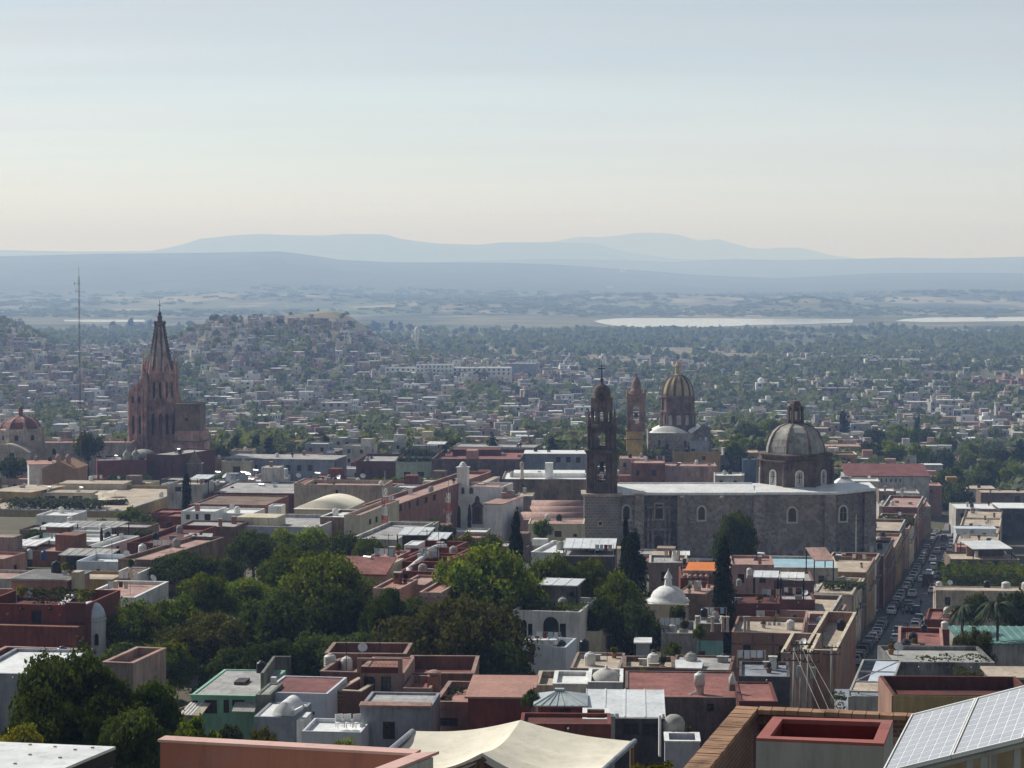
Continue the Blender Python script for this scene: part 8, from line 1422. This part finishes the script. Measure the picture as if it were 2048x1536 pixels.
# ---------------------------------------------------------------- tanks, heaters, dishes on the roofs
def hero_tanks():
    tank(660, 1333, 205, 'big pale water tank on the terracotta parapet behind the white house', 'tank_white', .56, 1.15, 0)
    p = P(1399, 1389, 187.5); e = empty('water_tower_tank', p); MB().lathe([(.36, -.3), (.36, .75), (.5, .8)], 12).obj('column', 'palestone', e); MB().lathe([(.46, .8), (.47, 1.6), (.43, 1.7), (.22, 1.83), (.12, 1.84), (.1, 1.9)], 16).obj('body', 'tank_white', e, True); MB().lathe([(.14, 1.88), (.14, 1.94)], 8).obj('lid', 'tank_white', e); tag(e, 'round white tank on a stone column on the long red roof', 'water tank'); MB().tube((-1.6, -.2, -.35), (-.3, 0, .25), .08, 6).obj('pipe', 'white', e)
    p = P(1464, 1369, 184); e = empty('gas_cylinder', p); MB().lathe([(.2, 0), (.26, .15), (.26, .6), (.12, .75), (.1, .85)], 12).obj('body', 'tank_white', e, True); MB().lathe([(.3, -.5), (.26, 0)], 10).obj('stand', 'brown', e); tag(e, 'small white rounded cylinder on the red roof by its ridge', 'gas cylinder')
    tank(1168, 1316, 243, 'black water tank on a concrete plinth below the arched house', 'tank_black', .55, 1.35, .7); tank(1447, 1334, 232, 'black water tank at the foot of the turquoise wall', 'tank_black', .52, 1.35, 0); tank(124, 1322, 186, 'black water tank below the deep red house corner', 'tank_black', .52, 1.2, 0); tank(522, 1345, 196, 'black water tank beside the bare concrete wall slab', 'tank_black', .42, 1.0, 0)
    tank(1408, 1240, 262, 'black water tank between pale posts by the cypress foot', 'tank_black', .45, 1.0, .4); tank(1600, 1192, 282, 'black water tank on the taller maroon block', 'tank_black', .4, 1.1, 0); tank(1625, 1170, 292, 'black tank with bright top beside the brick house', 'tank_black', .4, .8, 0)
    tank(1499, 1156, 312, 'white tank with ball top on the brick house roof', 'tank_white', .42, 1.0, .4); tank(1526, 1152, 313, 'rounder white tank right of the ball topped one', 'tank_white', .42, .9, .3)
    tank(402, 1104, 330, 'leftmost of three grey dome-topped tanks by the brown wall', 'concrete', .55, 1.5, .6); tank(411, 1101, 333, 'middle one of three grey dome-topped tanks by the brown wall', 'concrete', .55, 1.5, .6); tank(420, 1102, 336, 'rightmost of three grey dome-topped tanks by the brown wall', 'concrete', .55, 1.5, .6)
    tank(59, 1118, 330, 'white upright tank in front of the dark framed pergola', 'tank_white', .45, 1.5, 0); tank(88, 1120, 325, 'blue upright tank beside the white upright one', 'tank_blue', .45, 1.4, 0); tank(285, 1116, 318, 'grey white tank on the windowless brown house', 'tank_white', .6, 1.5, .5); tank(140, 1042, 410, 'pair of round white tanks on the broad pale canopy, nearer one', 'tank_white', .5, .8, 0); tank(670, 965, 520, 'dark tank on the red roofed block by the tan arched house', 'tank_black', .6, 1.2, 0)
    tank(1878, 1174, 350, 'big white ball tank at the corner of the garden wall', 'tank_white', .55, 1.0, 0); tank(1974, 1175, 350, 'black tank with a white lamp above the garden hedge', 'tank_black', .55, 1.1, 0); tank(2012, 1176, 350, 'paired pale horizontal tank above the garden hedge', 'tank_white', .7, 1.0, 0); tank(1848, 1262, 272, 'black tank on the bright red roof', 'tank_black', .4, .8, 0); tank(1890, 1258, 280, 'white tank on the dark red roof block', 'tank_white', .5, 1.0, 0); tank(1478, 1172, 309, 'pale tank at the left corner of the brick house', 'concrete', .4, 1.0, 0)
PAL['tank_blue'] = ((.04, .07, .16), .4, .1); hero_tanks()
def extra(H, c, its):
    p = H.world(c.uniform(.8, max(.9, H.w - .8)), c.uniform(.7, max(.8, H.dep - .8)), H.zr); t = c.random(); yw = -R(H.yaw)
    if t < .4:
        e = empty('potted_plant', p, c.uniform(0, 6)); s = c.uniform(.35, .7); MB().lathe([(.2, 0), (.3, .4), (.33, .45)], 8).obj('pot', c.choice(['pot', 'pale', 'terra']), e); inst('plant', TREES['shrub%d' % c.randrange(3)][0], e, (0, 0, .4), 0, (s, s, s * c.uniform(.9, 1.8))); l, g = 'potted shrub', 'potted plants'
    elif t < .6:
        e = empty('roof_antenna', p, c.uniform(0, 3)); h = c.uniform(2, 3.2); mb = MB().tube((0, 0, 0), (0, 0, h), .035, 5); mb.tube((-.7, 0, h - .2), (.7, 0, h - .2), .022, 4); mb.obj('pole', 'iron', e); l, g = 'thin roof antenna', 'roof antennas'
        for i in range(4): MB().tube((-.6 + .4 * i, -.3, h - .2), (-.6 + .4 * i, .3, h - .2), .015, 4).obj('rod', 'iron', e)
    elif t < .8:
        e = empty('roof_hatch', p, yw); MB().box(-.5, .5, -.4, .4, 0, .5).obj('curb', 'concrete', e); MB().slab([(-.58, -.48, .62), (.58, -.48, .62), (.58, .48, .52), (-.58, .48, .52)], .06).obj('lid', c.choice(['sheet', 'dark', 'rooftan']), e); l, g = 'low roof hatch', 'roof hatches'
    else:
        e = empty('clothes_line', p, yw); l, g = 'clothes line with washing', 'clothes lines'
        for x in (-1.3, 1.3): MB().tube((x, 0, 0), (x, 0, 1.7), .03, 5).obj('pole', 'steel', e)
        MB().tube((-1.3, 0, 1.65), (1.3, 0, 1.65), .012, 4).obj('line', 'white', e)
        for i in range(4): w = c.uniform(.2, .3); MB().box(-1.0 + .6 * i - w, -1.0 + .6 * i + w, -.01, .01, c.uniform(.7, 1.0), 1.64).obj('cloth', c.choice(['white', 'bluewhite', 'red', 'lblue', 'cream']), e)
    e['group'] = g; e['category'] = l.split(' with')[0].split(' ', 1)[1] if t < .8 else 'clothes line'; its.append((l, e))
def clutter():
    cr_ = random.Random(12); its = []; dish = MB().lathe([(.02, 0), (.25, .03), (.45, .12), (.46, .13), (.25, .05), (.03, .02)], 12).mesh('dish', 'white'); arm = MB().tube((0, 0, 0), (0, 0, 1.0), .03, 5).mesh('mast', 'steel'); tube_me = MB().tube((-.6, -.35, .25), (.6, -.35, .25), .2, 10).mesh('cylinder', 'steel_bright'); col_me = MB().slab([(-.6, -1.6, .05), (.6, -1.6, .05), (.6, -.4, .9), (-.6, -.4, .9)], .06).mesh('collector', 'glass')
    tb = [(MB().lathe([(.52, 0), (.55, .1), (.55, .9), (.42, 1.15), (.2, 1.25), (.18, 1.3)], 12).mesh('body', k), k) for k in ('tank_white', 'tank_black', 'concrete')]
    roofs = [H for H in HOUSES if H.d > 196 and H.dep > 4 and H.w > 3 and H.root.name.split('.')[0] not in ('concrete_wall', 'bell_gable', 'white_chapel', 'domed_chapel', 'vaulted_wing', 'vaulted_hall', 'arcaded_hall', 'red_kiosk', 'gabled', 'terrace_wall') and 'roof' not in H.root.name]
    for H in roofs:
        n = cr_.choice([2, 3, 4, 5]) if H.d < 340 else min(4, int(H.w * H.dep / 60) + 1)
        for k in range(n):
            if H.d < 340 and k or k > 1: extra(H, cr_, its); continue
            x, y = cr_.uniform(.9, max(1, H.w - .9)), cr_.uniform(H.dep * .3, H.dep - .9); p = H.world(x, y, H.zr); t = cr_.random()
            if t < .45:
                me, kd = cr_.choice(tb); e = empty('water_tank', p); inst('body', me, e, rz=0); e['group'] = 'rooftop water tanks'; e['category'] = 'water tank'; its.append(({'tank_white': 'white', 'tank_black': 'black', 'concrete': 'grey'}[kd] + ' roof water tank', e))
            elif t < .68:
                e = empty('satellite_dish', p, cr_.uniform(-1, 1)); inst('mast', arm, e); b = inst('dish', dish, e, (0, -.05, 1.0)); b.rotation_euler = (R(55), 0, 0); e['group'] = 'rooftop satellite dishes'; e['category'] = 'satellite dish'; its.append(('white satellite dish', e))
            elif t < .82:
                e = empty('solar_heater', p, -R(40)); inst('cylinder', tube_me, e, (0, 0, .75)); inst('collector', col_me, e); e['group'] = 'rooftop solar heaters'; e['category'] = 'solar heater'; its.append(('solar heater with bright cylinder', e))
            else:
                s = cr_.uniform(.5, .8); e = empty('chimney', p, -R(H.yaw)); MB().box(-s / 2, s / 2, -s / 2, s / 2, 0, 1.2).obj('shaft', cr_.choice(['white', 'pale', 'roofpink', 'terra']), e); MB().box(-s / 2 - .08, s / 2 + .08, -s / 2 - .08, s / 2 + .08, 1.2, 1.3).obj('cap', 'pale', e); e['group'] = 'square rooftop chimneys'; e['category'] = 'chimney'; its.append(('square plastered chimney', e))
    # the crowded roof of dishes and heaters below the plaza
    for i in range(46):
        px, py = cr_.uniform(420, 745), cr_.uniform(950, 985); d = 530 + (985 - py) * 2.2; p = P(px, py, d); 
        if i % 3 == 0: e = empty('satellite_dish', p, cr_.uniform(-1, 1)); inst('mast', arm, e); b = inst('dish', dish, e, (0, 0, 1)); b.rotation_euler = (R(50), 0, 0); b.scale = (1.6,) * 3; its.append(('white satellite dish', e)); e['category'] = 'satellite dish'; e['group'] = 'rooftop satellite dishes'
        elif i % 3 == 1: e = empty('solar_heater', p, -R(40)); inst('cylinder', tube_me, e, (0, 0, .75)); inst('collector', col_me, e); e.scale = (1.5,) * 3; its.append(('solar heater with bright cylinder', e)); e['category'] = 'solar heater'; e['group'] = 'rooftop solar heaters'
        else: me, kd = cr_.choice(tb); e = empty('water_tank', p); inst('body', me, e); its.append(({'tank_white': 'white', 'tank_black': 'black', 'concrete': 'grey'}[kd] + ' roof water tank', e)); e['category'] = 'water tank'; e['group'] = 'rooftop water tanks'
    name_near(its)
PAL['steel_bright'] = ((.75, .75, .74), .22, .05)
house('long_roof', 'house', 'wide low maroon house carrying the crowd of dishes and heaters', 420, 590, 985, 8, d=520, dep=26, yaw=6, wall='maroon', roof='roofgrey', par=.2); house('long_roof', 'house', 'wide low brown house with dishes left of the tan arched house', 590, 745, 983, 8, d=535, dep=20, yaw=5, wall='brown', roof='roofpink', par=.2); house('grey_block', 'roof room', 'tall pale roof block standing among the dishes', 522, 558, 935, 12, d=545, dep=6, yaw=6, wall='pale', roof='pale', par=.1)
clutter()
# ---------------------------------------------------------------- pylons and poles
mast(770, 975, 1085, 345, .42, 'red and white lattice pylon with dishes behind the white canopies', ['pylon', 'white'] * 3, 'lattice_pylon', ((.75, .5), (.6, .5))); mast(897, 985, 1085, 440, .42, 'red and white lattice pylon beside the white chapel', ['white', 'pylon', 'white', 'pylon', 'white'], 'lattice_pylon', ((.85, .6), (.62, .9), (.6, -.6)))
def poles():
    for i, (px, yt, yb, d, lab) in enumerate(((1588, 1296, 1410, 178, 'leftmost weathered concrete power pole of the cluster'), (1602, 1282, 1412, 181, 'tallest concrete power pole of the cluster with crossarms'), (1616, 1300, 1408, 184, 'rightmost concrete power pole with transformer in the cluster'), (1663, 1290, 1385, 232, 'slim power pole against the salmon corner house'), (1712, 1030, 1150, 420, 'thin lamp pole near the church end'))):
        b = P(px, yb, d); t = P(px, yt, d); h = t.z - b.z; o = empty('power_pole', b); MB().tube((0, 0, -1), (0, 0, h), .15, 8, .09).obj('shaft', 'concrete', o, True)
        for k, z in enumerate((h - .3, h - 1.0)): MB().box(-.9, .9, -.05, .05, z, z + .1).obj('crossarm', 'wood', o, loc=(0, -.14, 0)); mb = MB(); [mb.lathe([(.05, z + .1), (.06, z + .2), (.03, z + .26)], 6, x, -.14) for x in (-.8, -.4, .4, .8)]; mb.obj('insulator', 'iron', o)
        if i in (0, 2): MB().lathe([(.24, h - 2.3), (.26, h - 2.2), (.26, h - 1.5), (.2, h - 1.4)], 10, .35, -.1).obj('transformer', 'concrete', o)
        tag(o, lab, 'power pole')
    ws = [((1588, 1300, 178), (1640, 1420, 150)), ((1602, 1290, 181), (1660, 1425, 150)), ((1616, 1305, 184), (1680, 1420, 150)), ((1602, 1284, 181), (1663, 1292, 232)), ((1602, 1300, 181), (1398, 1340, 190)), ((1616, 1308, 184), (1700, 1200, 330))]
    for i, (a, b) in enumerate(ws):
        p, q = P(*a), P(*b); mb = MB(); prev = p
        for k in range(1, 11): t = k / 10; c = p.lerp(q, t) + Vector((0, 0, (-.6 if i > 2 else -.05) * math.sin(math.pi * t))); mb.tube(prev, c, .014, 4); prev = c
        tag(mb.obj('power_cable', 'concrete' if i < 3 else 'iron'), ['lower pale guy cable running down from the leftmost pole', 'middle pale guy cable running down from the tallest pole', 'pale guy cable running down from the transformer pole', 'dark cable from the tallest pole to the slim pole', 'dark cable from the tallest pole towards the round white tank', 'dark cable from the transformer pole along the street'][i], 'cable')
poles()
# ---------------------------------------------------------------- cars
def car_proto(kind):
    root = empty('parked_car', (0, 0, -500)); L_, W_ = (4.2, 1.72); 
    prof = {'sedan': [(-2.1, .35), (-2.1, .78), (-1.95, .92), (-1.25, .98), (-.75, 1.42), (.55, 1.44), (1.15, .98), (1.95, .86), (2.1, .7), (2.1, .35)], 'suv': [(-2.15, .4), (-2.15, .95), (-2.0, 1.1), (-1.75, 1.62), (.4, 1.68), (1.05, 1.12), (2.0, .98), (2.15, .8), (2.15, .4)], 'pickup': [(-2.5, .45), (-2.5, 1.0), (-.55, 1.02), (-.4, 1.62), (.65, 1.62), (1.2, 1.1), (2.3, 1.0), (2.45, .8), (2.45, .45)]}[kind]
    mb = MB(); n = len(prof); secs = []
    for sx, k in ((-1, 0), (1, 1)):
        s = []
        for y, z in prof: inset = max(0, z - .95) * .32; s.append((sx * (W_ / 2 - inset), y, z))
        secs.append(s)
    V = secs[0] + secs[1]; mb.add(V, [tuple(range(n)), tuple(range(2 * n - 1, n - 1, -1))] + [(k, n + k, n + (k + 1) % n, (k + 1) % n) for k in range(n)]); mb.obj('body', 'car_paint', root)
    def glaz(nm, i0, i1, f0, f1):
        a, b = prof[i0], prof[i1]; o = MB(); q = []
        for f, (y, z) in ((f0, None), (f1, None)) if False else ((f0, (0, 0)), (f1, (0, 0))): yy, zz = a[0] + (b[0] - a[0]) * f, a[1] + (b[1] - a[1]) * f; q.append((yy, zz, W_ / 2 - max(0, zz - .95) * .32 - .12))
        nrm = Vector((0, (b[1] - a[1]), -(b[0] - a[0]))).normalized(); nrm = nrm if nrm.z > 0 else -nrm; k = nrm * .012
        o.face([(-q[0][2], q[0][0] + k.y, q[0][1] + k.z), (q[0][2], q[0][0] + k.y, q[0][1] + k.z), (q[1][2], q[1][0] + k.y, q[1][1] + k.z), (-q[1][2], q[1][0] + k.y, q[1][1] + k.z)]); o.obj(nm, 'glass', root)
    i_rear = {'sedan': 3, 'suv': 2, 'pickup': 2}[kind]; i_front = {'sedan': 5, 'suv': 4, 'pickup': 4}[kind]; glaz('rear_window', i_rear, i_rear + 1, .12, .88); glaz('windscreen', i_front, i_front + 1, .1, .92)
    y0, y1, z0, z1 = {'sedan': (-.95, .75, 1.02, 1.36), 'suv': (-1.7, .55, 1.12, 1.55), 'pickup': (-.35, .8, 1.1, 1.52)}[kind]
    for sx in (-1, 1): x0, x1 = sx * (W_ / 2 - (z0 - .95) * .32 + .012), sx * (W_ / 2 - (z1 - .95) * .32 + .012); MB().face([(x0, y0, z0), (x0, y1 + .25, z0), (x1, y1 - .12, z1), (x1, y0 + .2, z1)]).obj('side_window', 'glass', root)
    wb = 1.32 if kind != 'pickup' else 1.55
    for sx in (-1, 1):
        for sy in (-1, 1): w = MB().tube((sx * (W_ / 2 - .2), sy * wb, .32), (sx * (W_ / 2 + .015), sy * wb, .32), .32, 14).obj('wheel', 'rubber', root); MB().tube((sx * (W_ / 2 + .0), sy * wb, .32), (sx * (W_ / 2 + .022), sy * wb, .32), .19, 10).obj('rim', 'steel', w)
    ye, zf = prof[-1][0], .68
    for sx in (-1, 1): MB().box(sx * .62 - .2, sx * .62 + .2, ye - .03, ye + .015, .60, .76).obj('headlight', 'lamp', root); MB().box(sx * .66 - .14, sx * .66 + .14, -ye - .015, -ye + .03, .64, .84).obj('tail_light', 'lampred', root)
    MB().box(-.8, .8, ye - .02, ye + .06, .36, .52).obj('bumper', 'iron', root); MB().box(-.26, .26, -ye - .02, -ye, .5, .62).obj('number_plate', 'white', root)
    return root
PAL['car_paint'] = ((.5, .5, .5), .3, 0)
def cars():
    CP_ = {k: car_proto(k) for k in ('sedan', 'suv', 'pickup')}; [remember(r) for r in CP_.values()]; cr_ = random.Random(8)
    PC = [('white', (.75, .75, .74)), ('silver', (.45, .46, .47)), ('grey', (.20, .21, .22)), ('black', (.025, .026, .03)), ('dark blue', (.03, .05, .10)), ('maroon', (.18, .03, .035)), ('beige', (.48, .42, .33))]; PM = {n: paint('paint_' + n.replace(' ', '_'), c) for n, c in PC}
    spots = []      # (distance, offset from the street's middle, heading away?, role)
    y = 338.0
    while y < 412: spots.append((y, -3.4, True, 'parked car at the left kerb')); y += 5.4 + cr_.uniform(-.3, .7)
    y = 430.0
    while y < 660: spots.append((y, -3.4, True, 'parked car at the left kerb')); y += 6.0 + cr_.uniform(-.4, 2.6)
    y = 396.0
    for yy in (398, 405, 413, 478, 486, 515, 545, 552, 560, 568, 590, 598, 612, 640): spots.append((yy, 3.4, False, 'parked car at the right kerb'))
    for yy, of, aw in ((352, 2.9, False), (364, 2.9, False), (376, 1.1, True), (447, -.6, True), (508, -.8, True), (540, .8, True), (560, -.3, False), (388, .9, True), (437, .4, False), (432, 1.9, True), (470, -.9, True), (522, .4, True), (585, -.2, True), (600, 1.0, False), (632, .1, True)): spots.append((yy, of, aw, 'car driving along the street'))
    first = {k: True for k in CP_}; its = []
    for yy, of, away, role in spots:
        k = cr_.choice(['sedan', 'sedan', 'suv', 'suv', 'pickup']); c, _ = cr_.choice(PC[:2] + PC + PC[2:5]); x = xs_at(yy) + of * .88 + cr_.uniform(-.15, .2); z = gz(xs_at(yy), yy) + .185; a = -R(12.7 + cr_.uniform(-2.5, 2.5)) + (0 if away else math.pi); sl = math.atan2(gz(xs_at(yy + 3), yy + 3) - gz(xs_at(yy - 3), yy - 3), 6.15)
        if first[k]: o = CP_[k]; o.location = (x, yy, z); first[k] = False
        else: o = dup(CP_[k], (x, yy, z), a)
        o.rotation_euler = (sl if away else -sl, 0, a); o['category'] = 'car'; o['group'] = 'cars along the street'
        for ch in o.children:
            if ch.name.startswith('body'): ch.material_slots[0].link = 'OBJECT'; ch.material_slots[0].material = PM[c]
        its.append((c + ' ' + k + ' ' + role[role.index('car'):] if False else c + ' ' + {'sedan': 'saloon', 'suv': 'tall', 'pickup': 'pickup'}[k] + ' ' + role, yy, o))
    b = {}
    for look, yy, o in its: b.setdefault(look, []).append((yy, o))
    for look, v in b.items():
        v.sort(key=lambda q: q[0])
        for i, (yy, o) in enumerate(v): o['label'] = look if len(v) == 1 else ORD[i] + ' ' + look
    # a dark box truck standing in the street
    yy = 497; x = xs_at(yy) + 1.3; o = empty('delivery_truck', (x, yy, gz(xs_at(yy), yy) + .185), -R(12.7)); MB().box(-1.1, 1.1, -3.2, 1.6, .75, 3.0).obj('cargo_box', 'maroon', o); MB().box(-1.15, 1.15, -3.25, 1.65, 3.0, 3.12).obj('roof', 'roofgrey', o); mb = MB(); mb.prism([(-1.0, 1.7), (1.0, 1.7), (.95, 3.3), (-.95, 3.3)], .6, 2.3); mb.obj('cab', 'maroon', o); MB().box(-.9, .9, -3.23, -3.2, .95, 2.8).obj('rear_door', 'brown', o); MB().box(-.85, .85, 3.2, 3.32, 1.4, 2.1).obj('windscreen', 'glass', o)
    for sx in (-1, 1):
        for sy in (-2.2, 2.4): MB().tube((sx * .8, sy, .42), (sx * 1.08, sy, .42), .42, 12).obj('wheel', 'rubber', o)
        MB().box(sx * .85 - .12, sx * .85 + .12, -3.24, -3.2, .8, .92).obj('tail_light', 'lampred', o)
    tag(o, 'dark red box truck standing in the middle of the street', 'truck')
cars()
# ---------------------------------------------------------------- people
def person(x, y, z, rz, label, shirt, stride=.25):
    root = empty('person', (x, y, z), rz); V = [(0, 0, .95), (0, 0, 1.18), (0, 0, 1.42), (0, .01, 1.52), (0, .02, 1.66), (.10, 0, .90), (.11, stride * .5, .50), (.11, stride * .6, .08), (.11, stride * .6 + .16, .04), (-.10, 0, .90), (-.11, -stride * .3, .50), (-.11, -stride, .10), (-.11, -stride + .15, .04), (.20, 0, 1.40), (.25, -.06, 1.12), (.24, .06, .88), (-.20, 0, 1.40), (-.25, .06, 1.12), (-.24, .14, .90)]
    E = [(0, 1), (1, 2), (2, 3), (3, 4), (0, 5), (5, 6), (6, 7), (7, 8), (0, 9), (9, 10), (10, 11), (11, 12), (2, 13), (13, 14), (14, 15), (2, 16), (16, 17), (17, 18)]; rad = [.15, .14, .15, .06, .105, .10, .07, .05, .04, .10, .07, .05, .04, .07, .05, .04, .07, .05, .04]
    me = bpy.data.meshes.new('body'); me.from_pydata(V, E, []); b = inst('body', me, root); me.materials.append(M('cloth')); me.materials.append(M('skin')); md = b.modifiers.new('skin', 'SKIN'); sv = me.skin_vertices[0].data
    for i, r_ in enumerate(rad): sv[i].radius = (r_, r_ * .8)
    sv[0].use_root = True; s2 = b.modifiers.new('smooth', 'SUBSURF'); s2.levels = 1; s2.render_levels = 1
    MB().lathe([(.19, .94), (.2, 1.1), (.21, 1.36), (.12, 1.46)], 10, sy=.75).obj('shirt', shirt, root, True); MB().lathe([(.1, 1.68), (.115, 1.74), (.08, 1.80), (.01, 1.82)], 8).obj('hair', 'iron', root, True); return tag(root, label, 'person')
for yy, of, lab, sh in ((447, 2.0, 'pedestrian in dark clothes walking in the middle of the street', 'cloth'), (428, -.6, 'person in dark clothes crossing between the parked cars', 'bluegrey'), (425, -5.4, 'person in white shirt on the shaded pavement', 'white'), (470, -5.5, 'person in red shirt farther along the shaded pavement', 'red')): person(xs_at(yy) + of, yy, gz(xs_at(yy), yy) + (.185 if abs(of) < 4.6 else .325), -R(13) + (math.pi if of < 0 else 0), lab, sh)
# ---------------------------------------------------------------- leave out what stands wholly behind other things
def cull(groups):
    bpy.context.view_layer.update(); dg = bpy.context.evaluated_depsgraph_get(); hz = bpy.data.objects['haze']; kids = {}
    for o in COL.objects:
        if o.parent: kids.setdefault(o.parent, []).append(o)
    def tree(o): return [o] + [q for c in kids.get(o, ()) for q in tree(c)]
    gone = []
    for r in [o for o in COL.objects if o.parent is None and o.get('group') in groups]:
        t = tree(r); own = set(o.name for o in t); seen = False
        for o in [q for q in t if q.type == 'MESH'][:4]:
            me = o.data; n = len(me.polygons); mw = o.matrix_world
            for i in range(0, n, max(1, n // 5)):
                p = mw @ me.polygons[i].center; px, py = proj(p)
                if not (-8 < px < 2056 and py < 1544): continue
                d = p.normalized(); hit, loc, nn, ix, ob, mm = SC.ray_cast(dg, (0, 0, 0), d, distance=p.length + 1)
                if not hit or ob.name in own or ob == hz or (loc - p).length < .3: seen = True; break
            if seen: break
        if not seen: gone += t
    bpy.data.batch_remove(gone)
cull({'small houses filling the old town', 'rooftop water tanks', 'rooftop satellite dishes', 'rooftop solar heaters', 'square rooftop chimneys', 'potted plants', 'roof antennas', 'roof hatches', 'clothes lines'})
